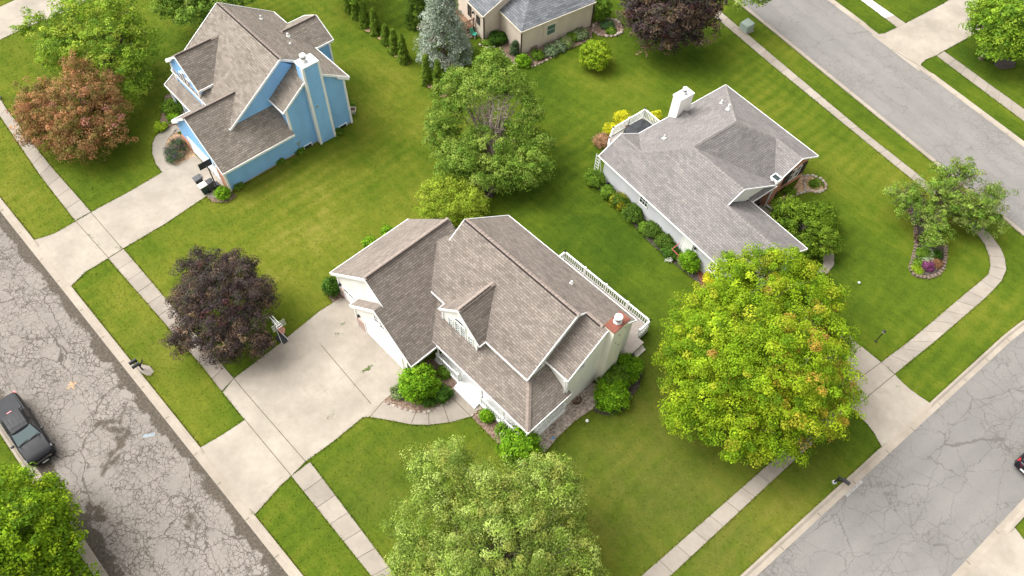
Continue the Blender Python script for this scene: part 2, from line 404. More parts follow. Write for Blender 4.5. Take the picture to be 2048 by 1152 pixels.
M['stone_pink'] = plain('pinkish_stone', (0.33,0.245,0.205), 0.9, 0.2, var=0.3, scale=3)
M['block_tan'] = plain('tan_edging_block', (0.185,0.138,0.108), 0.92, 0.15, var=0.25, scale=2)
M['bark'] = plain('grey_bark', (0.17,0.135,0.105), 0.95, 0.1, var=0.35, scale=5)
M['dead_wood'] = plain('bare_grey_twigs', (0.46,0.37,0.32), 0.95, 0.1, var=0.3, scale=5)
M['leaf'] = mat_leaf('leaf')
M['needle'] = mat_leaf('needle', 0.8, 0.08, 0.06)
M['glass'] = NT('window_glass', 0.06, 0.6).col((0.03,0.045,0.045)).m
M['glass_green'] = NT('greenish_window_glass', 0.08, 0.6).col((0.09,0.16,0.14)).m
M['wood'] = plain('brown_deck_wood', (0.20,0.115,0.07), 0.85, 0.2, var=0.25, scale=4)
M['wood_grey'] = plain('weathered_timber', (0.27,0.22,0.17), 0.9, 0.15, var=0.25, scale=4)
M['deck_taupe'] = plain('taupe_deck_boards', (0.36,0.31,0.275), 0.85, 0.2, var=0.15, scale=4)
M['deck_pale'] = plain('pale_deck_boards', (0.62,0.57,0.51), 0.8, 0.2, var=0.12, scale=3)
M['black_plastic'] = plain('black_plastic', (0.03,0.031,0.034), 0.5, 0.4, var=0.2)
M['charcoal_cloth'] = plain('charcoal_cover_cloth', (0.045,0.048,0.052), 0.8, 0.2, var=0.3, scale=2)
# ------------------------------------------------------------ ground, streets, pavements
def GL(pts, z=0.0): return [G(x, y, z) for x, y in pts]
PAVED = []                       # footprints with no turf (world xy)
def pave(pts, grow=0.0): PAVED.append([(p[0], p[1]) for p in pts])

LAWN = [  # photo px, radius (m), dryness, weight
 (100,330,9,.62),(290,640,7,.60),(470,470,8,.62),(650,330,9,.66),(800,260,8,.62),(720,520,6,.55),(760,140,9,.60),
 (600,1080,5,.50),(720,900,6,.40),(1250,470,8,.20),(1330,560,5,.18),(1130,420,6,.22),(1180,200,9,.36),(1000,120,8,.20),(860,60,8,.22),
 (1400,90,7,.26),(1500,160,7,.42),(1640,240,6,.45),(1750,350,6,.40),(1700,470,7,.36),(1760,600,7,.34),(1650,640,5,.42),(1960,650,6,.36),
 (1720,200,4,.42),(1900,760,5,.40),(1850,60,6,.28),(1980,200,6,.20),(1700,20,5,.28),(1300,960,7,.48),(1500,1040,6,.55),(1200,860,5,.42),
 (1650,880,4,.20),(1450,1100,5,.60),(60,170,6,.48),(200,230,5,.30),(260,400,5,.32),(550,690,3,.30),(50,920,3,.30),(1310,690,4,.15),(560,60,6,.35)]
BROWN = [(1300,960,7,.5),(1200,1010,5,.45),(1400,1010,5,.45),(1240,720,3.0,.4),(1260,850,3.5,.4),(1560,960,4,.35),(1450,1090,4,.5),(1330,830,4,.5),(780,960,4,.25),(300,700,3,.15),(820,700,5,.2)]
def lawn_field(x, y):
    w = np.full_like(x, 0.02); s = w*0.40; b = np.zeros_like(x)
    for px, py, r, d in LAWN:
        p = G(px, py); g = np.exp(-((x-p.x)**2 + (y-p.y)**2)/(r*r*0.7)); w += g; s += g*d
    for px, py, r, d in BROWN:
        p = G(px, py); b = np.maximum(b, d*np.exp(-((x-p.x)**2 + (y-p.y)**2)/(r*r)))
    return np.clip(s/w, 0, 1), b

def color_attr(me, name, rgba):
    a = me.color_attributes.new(name=name, type='FLOAT_COLOR', domain='POINT')
    a.data.foreach_set('color', np.ascontiguousarray(rgba, dtype=np.float32).ravel())

def make_lawn():
    xs = np.concatenate([[-900,-300,-120], np.arange(-70, 70.1, 1.25), [120,300,900]])
    ys = np.concatenate([[-600,-200,-50], np.arange(0, 100.1, 1.25), [140,350,1200]])
    X, Y = np.meshgrid(xs, ys); v = np.stack([X.ravel(), Y.ravel(), np.zeros(X.size)], 1)
    nx, ny = len(xs), len(ys)
    f = [[j*nx+i, j*nx+i+1, (j+1)*nx+i+1, (j+1)*nx+i] for j in range(ny-1) for i in range(nx-1)]
    me = bpy.data.meshes.new('lawn'); me.from_pydata(v.tolist(), [], f); me.materials.append(M['grass'])
    d, b = lawn_field(v[:,0], v[:,1])
    color_attr(me, 'lawn', np.stack([d, b, b*0, b*0+1], 1))
    o = bpy.data.objects.new('lawn', me); C.objects.link(o); tag(o, kind='structure', label='mown green lawn around the houses')
make_lawn()

def ext(p, q, a, b):
    "line p-q lengthened by a before p and b after q"
    p = Vector(p[:2]); q = Vector(q[:2]); d = (q-p).normalized(); return p - d*a, q + d*b

def resample(pts, step):
    pts = [Vector((p[0], p[1])) for p in pts]; out = [pts[0]]
    for a, b in zip(pts, pts[1:]):
        n = max(1, int(round((b-a).length/step)))
        out += [a + (b-a)*(k/n) for k in range(1, n+1)]
    return out

def street(name, A, B, mat, z, label):
    "A, B: the two kerb lines with equally many points; UV.y runs from A (0) to B (width)"
    vs = []; fs = []; uvs = []; wid = []; N = 8; L = 0
    for i, (a, b) in enumerate(zip(A, B)):
        if i: L += (a - A[i-1]).length
        W = (b-a).length
        for k in range(N+1):
            p = a + (b-a)*k/N; vs.append((p.x, p.y, z + 0.10*math.sin(math.pi*k/N)*0)); wid.append((W, W, W, 1)); uvs.append((L, W*k/N))
    for i in range(len(A)-1):
        for k in range(N): fs.append([i*(N+1)+k, (i+1)*(N+1)+k, (i+1)*(N+1)+k+1, i*(N+1)+k+1])
    me = bpy.data.meshes.new(name); me.from_pydata(vs, [], fs); me.materials.append(mat)
    l = me.uv_layers.new(name='UVMap')
    for p in me.polygons:
        for li, vi in zip(p.loop_indices, p.vertices): l.data[li].uv = uvs[vi]
    color_attr(me, 'street_width', np.array(wid))
    o = bpy.data.objects.new(name, me); C.objects.link(o); tag(o, label=label, kind='structure')
    pave(list(A) + list(B)[::-1]); return o

def V2(px): p = G(*px); return Vector((p.x, p.y))
# left street: right-hand kerb line measured, left-hand one parallel to it
ka, kb = V2((0,422)), V2((520,1079)); kd = (kb-ka).normalized()
kn = Vector((kd.y, -kd.x)); kn = kn if kn.dot(V2((60,900))-ka) > 0 else -kn
lw = (V2((78,943))-ka).dot(kn)
S1 = resample([ka - kd*60, kb + kd*40], 4); S1b = [p + kn*lw for p in S1]
street('left_street', S1, S1b, M['road_old'], 0.006, 'badly cracked grey asphalt street on the left')
# right-hand upper street
ta, tb = V2((1536,48)), V2((2044,460)); td = (tb-ta).normalized()
tn = Vector((-td.y, td.x)); tn = tn if tn.dot(V2((1800,100))-ta) > 0 else -tn
tw = (V2((1841,140))-ta).dot(tn)
S2 = resample([ta - td*60, tb + td*60], 4)
S2b = [p + tn*tw for p in S2]
street('upper_street', S2, S2b, M['road_far'], 0.006, 'smooth grey asphalt street at the upper right')
# right-hand lower street
ba, bb = V2((1536,1131)), V2((2020,684)); bd = (bb-ba).normalized()
bn = Vector((bd.y, -bd.x)); bn = bn if bn.dot(V2((1950,1000))-ba) > 0 else -bn
bw = (V2((1976,1073))-ba).dot(bn)
S3 = resample([ba - bd*30, bb + bd*9.0], 3)
S3b = [p + bn*bw for p in S3]
street('lower_street', S3, S3b, M['road_mid'], 0.011, 'grey asphalt side street at the lower right')

def kerb(name, road, grass, label, flats=(), h=0.11):
    "rolled concrete kerb: gutter pan from the road line up to the turf line; flats = px spans where it is dropped"
    n = len(road); mb = MB(); prof = [(0.0, 0.014), (0.50, 0.022), (0.66, 0.07), (0.76, 1.0), (1.0, 1.0), (1.03, 0.0)]
    secs = []
    for i in range(n):
        a, b = road[i], grass[i]; drop = any((( a+b)/2 - c).length < r for c, r in flats)
        hh = 0.034 if drop else h
        secs.append([(a.x+(b.x-a.x)*t, a.y+(b.y-a.y)*t, z if z < 0.05 and z > 0 else (hh if z == 1.0 else (min(hh, z) if z else 0.0))) for t, z in prof])
    v = [p for s in secs for p in s]; f = []; k = len(prof)
    for i in range(n-1):
        for j in range(k-1): f.append([i*k+j, (i+1)*k+j, (i+1)*k+j+1, i*k+j+1])
    mb.add(v, f)
    # contraction joints every few metres
    acc = 0; nxt = 1.3
    for i in range(1, n):
        acc += (road[i]-road[i-1]).length
        if acc > nxt:
            nxt = acc + rnd.uniform(2.6, 3.4); a, b = road[i], grass[i]; d = (road[i]-road[i-1]).normalized()*0.022
            a2 = a + (b-a)*0.04; b2 = a + (b-a)*0.48
            mb.poly([(a2.x-d.x,a2.y-d.y,0.026),(b2.x-d.x,b2.y-d.y,0.029),(b2.x+d.x,b2.y+d.y,0.029),(a2.x+d.x,a2.y+d.y,0.026)], 1)
    o = mb.build(name, [M['kerb'], M['joint']]); tag(o, label=label, kind='structure'); pave(list(road)+list(grass)[::-1]); return o

kw = 0.62
R1 = resample([ka - kd*60, kb + kd*40], 0.4)
kerb('kerb', R1, [p - kn*kw for p in R1], 'concrete kerb along the right side of the cracked left street',
     [(V2((110,535)), 2.7), (V2((462,962)), 3.0)])
R1b = [p + kn*lw for p in R1]
kerb('kerb', R1b, [p + kn*kw for p in R1b], 'concrete kerb beside the parked black pickup')
R2 = resample([ta - td*60, tb + td*3.0], 0.5)
kerb('kerb', R2, [p - tn*0.45 for p in R2], 'concrete kerb on the near side of the upper street')
R2b = [p + tn*tw for p in resample([ta - td*60, tb + td*60], 0.5)]
kerb('kerb', R2b, [p + tn*0.55 for p in R2b], 'concrete kerb on the far side of the upper street', [(V2((1795,98)), 4.3)])
# near kerb of the lower street, curving into the corner at the far end
cor = [V2(p) for p in [(2020,684),(2050,660),(2100,626),(2140,590),(2150,556),(2120,520),(2085,492)]]
R3 = resample([ba - bd*30] + cor, 0.4)
def offset(line, d, side):
    out = []
    for i, p in enumerate(line):
        t = (line[min(i+1, len(line)-1)] - line[max(i-1, 0)]).normalized(); nn = Vector((-t.y, t.x))*side; out.append(p + nn*d)
    return out
side3 = 1 if Vector((-bd.y, bd.x)).dot(bn) < 0 else -1
kerb('kerb', R3, offset(R3, 0.62, side3), 'concrete kerb curving round the street corner at the lower right', [(V2((1815,860)), 2.9)])
R3b = [p + bn*bw for p in resample([ba - bd*30, bb + bd*30], 0.4)]
kerb('kerb', R3b, [p + bn*0.68 for p in R3b], 'concrete kerb on the far side of the lower street', [(V2((1960,1130)), 3.4)])

def walk(name, L, Rr, label, step=1.55, gap=0.03, z=0.036, mat='concrete_old', newslab=()):
    "pavement of separate slabs over a dirt bed; L, Rr are px lists of the two edges"
    A = [V2(p) for p in L]; B = [V2(p) for p in Rr]
    dense = []
    for (a0, a1), (b0, b1) in zip(zip(A, A[1:]), zip(B, B[1:])):
        n = max(1, int(round(((a1-a0).length + (b1-b0).length)/2/step)))
        dense += [(a0+(a1-a0)*k/n, b0+(b1-b0)*k/n) for k in range(n)]
    dense.append((A[-1], B[-1])); mb = MB()
    for i in range(len(dense)-1):
        (a0, b0), (a1, b1) = dense[i], dense[i+1]
        g0 = (a1-a0).normalized()*gap/2; g1 = (b1-b0).normalized()*gap/2
        q = [a0+g0, b0+g1, b1-g1, a1-g0]; dz = rnd.uniform(-0.006, 0.006)
        mi = 2 if i in newslab else rnd.choice((0,0,3,4))
        mb.prism([(p.x, p.y, 0.001) for p in q], [(p.x, p.y, z+dz) for p in q], mi)
    for i in range(len(dense)-1):
        (a0, b0), (a1, b1) = dense[i], dense[i+1]
        mb.poly([(a0.x,a0.y,0.012),(b0.x,b0.y,0.012),(b1.x,b1.y,0.012),(a1.x,a1.y,0.012)], 1)
    o = mb.build(name, [M[mat], M['joint'], M['concrete_new'], M['concrete_old2'], M['concrete_old3']]); tag(o, label=label, kind='structure')
    pave(A + B[::-1]); return o

walk('sidewalk', [(-200,-70),(0,232),(80,350),(151,442)], [(-175,-88),(13,218),(100,331),(182,424)], 'pale concrete sidewalk at the upper left')
walk('sidewalk', [(217,517),(405,733),(444,783)], [(247,498),(430,714),(468,757)], 'pale concrete sidewalk passing under the purple maple')
walk('sidewalk', [(583,952),(743,1152),(880,1330)], [(620,924),(778,1134),(930,1330)], 'pale concrete sidewalk at the bottom beside the pale green tree')
walk('sidewalk', [(1080,1338),(1283,1152),(1545,922),(1640,838),(1659,823)], [(1112,1364),(1311,1179),(1570,938),(1668,848),(1700,818)], 'pale concrete sidewalk passing under the big yellow green tree')
walk('sidewalk', [(1762,725),(1818,683),(1936,583),(1962,562),(1976,549),(1981,532),(1978,512),(1970,490),(1953,467),(1929,443),(1880,402),(1823,358),(1700,258),(1540,127),(1424,29),(1330,-50)],
     [(1789,748),(1869,683),(1969,597),(1988,578),(2003,561),(2012,540),(2009,516),(2000,495),(1984,474),(1962,452),(1900,402),(1833,347),(1716,255),(1553,118),(1437,20),(1345,-60)],
     'curving concrete sidewalk round the corner lot')
walk('sidewalk', [(1640,-66),(1721,0),(1794,55)], [(1660,-72),(1743,0),(1811,47)], 'concrete sidewalk beyond the upper street', newslab=(4, 5))
walk('sidewalk', [(1873,112),(2048,243),(2200,360)], [(1888,103),(2048,219),(2220,345)], 'concrete sidewalk at the right edge beyond the upper street')

def slab(name, px, label, z=0.03, mat='concrete', joints=(), soft=(), jw=0.05, extra=None):
    P = [V2(p) for p in px]; mb = MB()
    mb.prism([(p.x,p.y,0.001) for p in P], [(p.x,p.y,z) for p in P])
    for k, JJ in ((1, joints), (2, soft)):
        for line in JJ:
            q = [V2(p) for p in line]
            for a, b in zip(q, q[1:]):
                d = (b-a).normalized(); n = Vector((-d.y, d.x))*(jw if k == 1 else jw*0.8)/2
                pts = [a-n, b-n, b+n, a+n]
                mb.poly([(p.x,p.y,z+0.004) for p in pts], k)
    o = mb.build(name, [M[mat], M['joint'], M['joint_soft']]); tag(o, label=label, kind='structure'); pave(P); return o

# drive of the white house
slab('driveway', [(400,896),(448,868),(490,840),(446,785),(468,757),(544,700),(640,622),(682,596),(700,600),(722,622),(735,640),(812,737),(800,775),(769,800),(725,835),(668,882),(610,924),(583,952),(560,972),(536,1000),(510,1029),(471,989),(434,941)],
     'wide pale concrete driveway in front of the white house',
     joints=[[(490,840),(583,952)],[(468,757),(490,784),(612,924)],[(642,690),(680,735),(742,808)],[(700,600),(770,690),(812,737)]],
     soft=[[(530,870),(640,790),(730,720),(772,700)],[(500,795),(600,716),(690,645)],[(544,700),(655,835)],[(655,650),(715,640)],[(600,722),(690,830)],[(650,845),(742,790),(800,742)],[(527,985),(570,950)],[(682,596),(700,640),(720,690),(760,735)]])
# front walk
slab('walkway', [(725,835),(769,800),(784,808),(808,816),(833,822),(855,820),(882,811),(901,794),(905,779),(918,764),(972,807),(942,833),(904,844),(858,850),(822,849),(781,841),(740,834)],
     'curved concrete front walk to the white porch', z=0.034, mat='concrete_old',
     joints=[[(769,800),(740,834)],[(833,822),(822,849)],[(857,820),(858,850)],[(886,809),(898,845)],[(903,795),(940,831)]])
# drive of the blue house
slab('driveway', [(65,481),(90,474),(110,467),(152,443),(182,425),(260,383),(323,346),(358,328),(392,311),(463,383),(430,396),(412,393),(330,448),(245,498),(217,516),(190,533),(172,543),(138,577),(99,526)],
     'pale concrete driveway leading to the blue house',
     joints=[[(152,443),(217,516)],[(182,425),(245,498)]],
     soft=[[(105,523),(135,506)],[(172,543),(158,537),(150,520)],[(255,388),(313,450)],[(330,350),(381,412)],[(215,460),(360,375),(420,345)],[(180,468),(150,488),(110,510)],[(200,490),(230,478)],[(88,485),(140,560)]])
slab('walkway', [(325,345),(312,328),(305,308),(305,288),(311,274),(322,264),(352,250),(364,262),(347,268),(336,278),(331,292),(333,310),(341,322),(352,331)], 'curved concrete walk beside the blue house drive', z=0.033)
# drive of the grey house
slab('driveway', [(1600,735),(1470,632),(1580,560),(1650,610),(1711,684),(1762,725),(1789,749),(1803,764),(1820,779),(1838,792),(1861,807),(1763,893),(1748,866),(1731,845),(1705,818)],
     'pale concrete driveway of the grey house beside the yellow green tree', z=0.031,
     joints=[[(1762,725),(1659,800)],[(1789,749),(1705,818)]],
     soft=[[(1722,773),(1810,845)],[(1700,700),(1790,770),(1808,790)],[(1690,765),(1735,800)]])
slab('walkway', [(1540,412),(1552,402),(1600,432),(1650,478),(1668,505),(1668,530),(1652,550),(1625,566),(1600,560),(1632,546),(1646,530),(1647,512),(1634,492),(1590,450)], 'curved concrete walk beside the grey garage', z=0.033, mat='concrete_old', soft=[[(1646,512),(1668,508)],[(1645,535),(1660,542)]])
# drive beyond the upper street
slab('driveway', [(1742,70),(1769,67),(1794,55),(1811,47),(1886,8),(1990,-60),(2120,-60),(2048,10),(1949,68),(1888,102),(1873,111),(1852,119),(1843,127),(1838,143),(1787,104)],
     'broad concrete driveway at the upper right corner', z=0.031,
     joints=[[(1782,98),(1848,138)]], soft=[[(1811,47),(1888,102)],[(1794,55),(1873,111)],[(1795,102),(1905,42),(1990,-6)],[(1900,15),(1950,50)],[(1850,75),(1950,18)]])
slab('driveway', [(1932,1150),(2022,1046),(2048,1080),(2140,1230),(2000,1330),(1790,1310)], 'pale concrete driveway at the lower right corner', z=0.031, soft=[[(1972,1113),(2048,1180)]])
slab('driveway', [(-90,105),(0,80),(42,60),(104,35),(162,8),(240,-45),(190,-90),(90,-30),(31,0),(0,14),(-100,60)], 'pale concrete driveway at the upper left corner', z=0.031, soft=[[(0,50),(100,10)]])

def bed(name, px, mat, label, z=0.02, lump=0.05):
    P = [V2(p) for p in px]; pave(P)
    c = sum(P, Vector((0,0)))/len(P); mb = MB(); n = len(P)
    v = [(p.x,p.y,0.002) for p in P] + [(p.x+(c.x-p.x)*0.1, p.y+(c.y-p.y)*0.1, z) for p in P]
    f = [[i,(i+1)%n,n+(i+1)%n,n+i] for i in range(n)] + [list(range(n,2*n))]
    mb.add(v, f); o = mb.build(name, mat); return tag(o, label=label, kind='structure')
bed('planting_bed', [(769,800),(784,808),(808,816),(833,822),(855,820),(882,811),(901,794),(905,779),(918,764),(940,775),(880,715),(862,718),(812,738),(800,775)], M['mulch'], 'mulched bed inside the curved front walk')
bed('planting_bed', [(943,834),(972,807),(985,800),(1062,872),(1020,905),(993,885)], M['mulch'], 'mulched bed below the porch railing')
bed('gravel_bed', [(1055,880),(1135,800),(1183,764),(1205,772),(1200,800),(1187,817),(1150,842),(1117,873),(1090,905),(1065,905)], M['gravel'], 'river gravel strip along the porch and chimney side', z=0.03)
bed('planting_bed', [(1178,800),(1195,768),(1235,745),(1270,715),(1288,735),(1278,775),(1245,822),(1215,832),(1190,824)], M['mulch_dark'], 'dark soil under the bushes by the chimney')
bed('planting_bed', [(655,590),(650,570),(668,560),(690,595),(700,601),(668,610)], M['mulch'], 'mulch under the clipped shrub by the garage')
bed('planting_bed', [(1178,352),(1188,342),(1212,352),(1225,372),(1470,585),(1440,600),(1400,570),(1340,521),(1290,477),(1230,407),(1190,374)], M['mulch_dark'], 'dark soil strip along the grey house wall')
bed('planting_bed', [(1380,515),(1400,520),(1470,585),(1440,600),(1404,574)], M['mulch_red'], 'red mulch by the double window of the grey house', z=0.028)
bed('planting_bed', [(1535,410),(1552,402),(1590,372),(1602,350),(1622,352),(1640,364),(1648,378),(1632,384),(1602,386),(1580,394),(1562,410),(1545,420)], M['straw'], 'straw coloured bed below the brick wall')
bed('planting_bed', [(1806,398),(1820,425),(1830,455),(1832,490),(1825,520),(1820,535),(1824,547),(1835,553),(1855,556),(1875,550),(1886,538),(1890,515),(1890,490),(1880,460),(1872,430),(1850,400),(1825,390)], M['mulch_dark'], 'kidney shaped dark bed under the sparse tree', z=0.05)
bed('planting_bed', [(960,80),(985,93),(1000,90),(1015,115),(1032,128),(1060,134),(1080,128),(1120,106),(1165,88),(1185,75),(1182,45),(1040,112),(995,62)], M['mulch'], 'mulched bed round the beige house corner')
bed('planting_bed', [(1180,50),(1195,40),(1215,36),(1238,42),(1247,55),(1242,68),(1222,74),(1200,72),(1186,63)], M['mulch'], 'round mulched bed between beige house and purple tree', z=0.04)
bed('planting_bed', [(318,255),(330,190),(352,185),(375,225),(372,245),(360,260),(340,262)], M['mulch'], 'mulched bed beside the blue house porch')
bed('planting_bed', [(352,331),(341,322),(333,310),(331,292),(336,278),(352,264),(368,275),(392,311),(372,322)], M['straw'], 'pale mulch under the lavender shrub by the blue garage')
bed('planting_bed', [(413,393),(435,385),(463,383),(475,392),(455,405),(425,405)], M['mulch'], 'mulch at the blue garage corner')
bed('planting_bed', [(868,118),(880,112),(900,114),(906,122),(890,128),(872,126)], M['mulch'], 'ring of mulch under the blue spruce')
bed('planting_bed', [(1985,118),(2010,112),(2032,122),(2030,136),(2005,140),(1988,132)], M['mulch_dark'], 'dark mulch ring under the tree at the upper right')
bed('planting_bed', [(905,385),(935,362),(985,375),(990,392),(960,408),(915,400)], M['mulch_dark'], 'dark ground patch under the dying tree')  # dark sheet on the ground below the crown
for px in [(700,24),(716,36),(737,60),(762,75),(780,92),(795,110),(812,123),(862,172),(884,190)]:
    bed('planting_bed', [(px[0]+dx, px[1]+dy) for dx, dy in ((-9,-1),(-4,-6),(6,-5),(11,0),(5,5),(-5,4))], M['straw'], 'bare soil at the foot of the thuja row')
bed('planting_bed', [(268,733),(280,727),(300,732),(308,742),(300,753),(285,748)], M['concrete_old'], 'pale dirt patch around the twin mailboxes', z=0.02)
# ------------------------------------------------------------ house helpers
def roof_mesh(name, polys, mat, parent, t=0.10):
    mb = MB()
    for pts in polys:
        P = [Vector(p) for p in pts]
        n = Vector((0,0,0))
        for i in range(len(P)):
            a, b = P[i]-P[0], P[(i+1) % len(P)]-P[0]; n += a.cross(b)
        n.normalize()
        if n.z < 0: n = -n; P = P[::-1]
        u = Vector((0,0,1)).cross(n)
        u = u.normalized() if u.length > 1e-4 else Vector((1,0,0)); v = n.cross(u)
        base = len(mb.v); k = len(P)
        mb.poly(P, 0, [(p.dot(u), p.dot(v)) for p in P])
        Q = [p - Vector((0,0,t)) for p in P]
        mb.add(P + Q, [list(range(k, 2*k))[::-1]] + [[i, k+i, k+(i+1) % k, (i+1) % k] for i in range(k)], 1)
    return mb.build(name, [mat, M['white_trim']], parent)

def trim(name, lines, mat, parent, h=0.15, t=0.05, dz=-0.055):
    mb = MB()
    for k, (p, q) in enumerate(lines):
        e = 0.0007*(k % 9)
        p = Vector(p) + Vector((0,0,dz+e)); q = Vector(q) + Vector((0,0,dz+e)); mb.bar(p, q, t + e, h)
    return mb.build_each(name, mat, parent)

def caps(name, lines, mat, parent, w=0.34, vent=None):
    for p, q in lines:
        mb = MB()
        p = Vector(p); q = Vector(q); L = (q-p).length; n = max(1, int(L/0.30)); d = (q-p)/n
        for i in range(n):
            a = p + d*i + Vector((0,0,0.012)); b = p + d*(i+1.08) + Vector((0,0,0.035))
            r = d.cross(Vector((0,0,1))).normalized()*w/2; dn = Vector((0,0,-0.085)); tk = Vector((0,0,-0.03))
            mb.add([a-r+dn, a, a+r+dn, b-r+dn, b, b+r+dn, a-r+dn+tk, a+tk, a+r+dn+tk, b-r+dn+tk, b+tk, b+r+dn+tk],
                   [[0,1,4,3],[1,2,5,4],[3,4,10,9],[4,5,11,10],[0,3,9,6],[2,8,11,5],[6,9,10,7],[7,10,11,8],[0,6,7,1],[1,7,8,2]])
        mb.build(name, mat, parent)

def wallbox(name, parts, mat, parent):
    "parts: list of (bottom loop, top loop) prisms"
    mb = MB()
    for b, t in parts: mb.prism(b, t)
    return mb.build(name, mat, parent)

def gable_a(a0, a1, b0, b1, ze, zr, br=None, z0=0.0):
    "block with ridge along a"
    br = (b0+b1)/2 if br is None else br
    prof = [(b0,z0),(b1,z0),(b1,ze),(br,zr),(b0,ze)]
    return ([(a0,b,z) for b, z in prof], [(a1,b,z) for b, z in prof])
def gable_b(a0, a1, b0, b1, ze, zr, ar=None, z0=0.0):
    ar = (a0+a1)/2 if ar is None else ar
    prof = [(a0,z0),(a1,z0),(a1,ze),(ar,zr),(a0,ze)]
    return ([(a,b0,z) for a, z in prof], [(a,b1,z) for a, z in prof])
def cube(a0, a1, b0, b1, z0, z1):
    return ([(a0,b0,z0),(a1,b0,z0),(a1,b1,z0),(a0,b1,z0)], [(a0,b0,z1),(a1,b0,z1),(a1,b1,z1),(a0,b1,z1)])

def placed(mb_pts_fn, axis, sgn, pos):
    "maps (s along wall, d outwards, z) to local coordinates"
    if axis == 'a': return lambda s, d, z: (pos + sgn*d, s, z)
    return lambda s, d, z: (s, pos + sgn*d, z)
def lbox(mb, f, s0, s1, d0, d1, z0, z1, mi=0):
    p = [f(s0,d0,z0), f(s1,d1,z1)]
    x = sorted((p[0][0], p[1][0])); y = sorted((p[0][1], p[1][1])); z = sorted((p[0][2], p[1][2]))
    mb.box(x[0], x[1], y[0], y[1], z[0], z[1], mi)

def window(parent, axis, sgn, pos, s, z, w, h, cols=1, rows=2, frame='white_trim', glass='glass', arch=False, fr=0.08, mw=0.028, name='window'):
    f = placed(None, axis, sgn, pos); mb = MB()
    if not arch: lbox(mb, f, s-w/2, s+w/2, -0.03, 0.012, z-h/2, z+h/2)
    else:
        n = 14; arcp = [(s + w/2*math.cos(math.pi*i/n), z + h/2 + w/2*math.sin(math.pi*i/n)*0.9) for i in range(n+1)]
        pr = [(s-w/2, z-h/2), (s+w/2, z-h/2)] + arcp
        mb.prism([f(q[0], -0.03, q[1]) for q in pr], [f(q[0], 0.012, q[1]) for q in pr])
    o = mb.build(name, M[glass], parent)
    fb = MB(); fw = fr
    lbox(fb, f, s-w/2-fw, s-w/2, -0.02, 0.05, z-h/2-fw, z+h/2+(0 if arch else fw)); lbox(fb, f, s+w/2, s+w/2+fw, -0.02, 0.051, z-h/2-fw, z+h/2+(0 if arch else fw))
    lbox(fb, f, s-w/2, s+w/2, -0.02, 0.052, z-h/2-fw, z-h/2)
    if arch:
        n = 14
        for i in range(n):
            t0, t1 = math.pi*i/n, math.pi*(i+1)/n
            a0 = f(s+(w/2+fw/2)*math.cos(t0), 0.02, z+h/2+(w/2+fw/2)*0.9*math.sin(t0)); a1 = f(s+(w/2+fw/2)*math.cos(t1), 0.02, z+h/2+(w/2+fw/2)*0.9*math.sin(t1))
            fb.bar(a0, a1, fw, 0.07, up=f(0,1,0) if False else ((1,0,0) if axis == 'a' else (0,1,0)))
        lbox(fb, f, s-w/2, s+w/2, 0.0, 0.045, z+h/2-0.02, z+h/2+0.02)
    else: lbox(fb, f, s-w/2, s+w/2, -0.02, 0.053, z+h/2, z+h/2+fw)
    for i in range(1, cols): x = s-w/2+w*i/cols; lbox(fb, f, x-mw/2, x+mw/2, 0.0, 0.03, z-h/2, z+h/2)
    for j in range(1, rows): y = z-h/2+h*j/rows; lbox(fb, f, s-w/2, s+w/2, 0.0, 0.032 if j != rows/2 else 0.04, y-mw/2, y+mw/2)
    fb.build('frame', M[frame], o)
    return o

def garage_door(parent, axis, sgn, pos, s0, s1, z1, panels=4, lights=False, mat='white_trim'):
    f = placed(None, axis, sgn, pos); mb = MB(); h = (z1)/panels
    for j in range(panels):
        lbox(mb, f, s0, s1, -0.02, 0.022, j*h+0.02, (j+1)*h-0.015)
        n = max(3, int((s1-s0)/0.62))
        for i in range(n):
            a = s0 + (s1-s0)*(i+0.12)/n; b = s0 + (s1-s0)*(i+0.88)/n
            lbox(mb, f, a, b, 0.0, 0.04, j*h+0.10, (j+1)*h-0.09)
    o = mb.build('garage_door', M[mat], parent)
    if lights:
        gb = MB(); n = max(3, int((s1-s0)/0.62))
        for i in range(n):
            a = s0 + (s1-s0)*(i+0.16)/n; b = s0 + (s1-s0)*(i+0.84)/n; lbox(gb, f, a, b, 0.0, 0.05, (panels-1)*h+0.12, panels*h-0.12)
        gb.build('pane', M['glass_green'], o)
    tb = MB(); lbox(tb, f, s0-0.10, s0, -0.02, 0.07, 0.0, z1+0.1); lbox(tb, f, s1, s1+0.10, -0.02, 0.07, 0.0, z1+0.1); lbox(tb, f, s0, s1, -0.02, 0.071, z1, z1+0.1)
    tb.build('frame', M['white_trim'], o); return o

def railing(parent, pts, z0, z1, mat, name='railing', step=0.115, post=0.10, bal=0.038, rail=0.09, lower=True):
    mb = MB(); P = [Vector((p[0], p[1], 0)) for p in pts]
    for a, b in zip(P, P[1:]):
        d = b-a; L = d.length; up = Vector((0,0,1))
        mb.bar(a+up*z1, b+up*z1, rail, 0.07)
        if lower: mb.bar(a+up*(z0+0.10), b+up*(z0+0.10), 0.05, 0.06)
        n = int(L/step)
        for i in range(1, n):
            p = a + d*i/n; mb.bar(p+up*(z0+0.10), p+up*(z1-0.03), bal, bal)
        m_ = max(1, int(round(L/2.0)))
        for i in range(m_+1):
            p = a + d*i/m_; mb.bar(p+up*(z0-0.3 if z0 > 0.3 else 0), p+up*(z1+0.10), post, post); mb.bar(p+up*(z1+0.10), p+up*(z1+0.14), post+0.05, post+0.05)
    return mb.build(name, mat, parent)

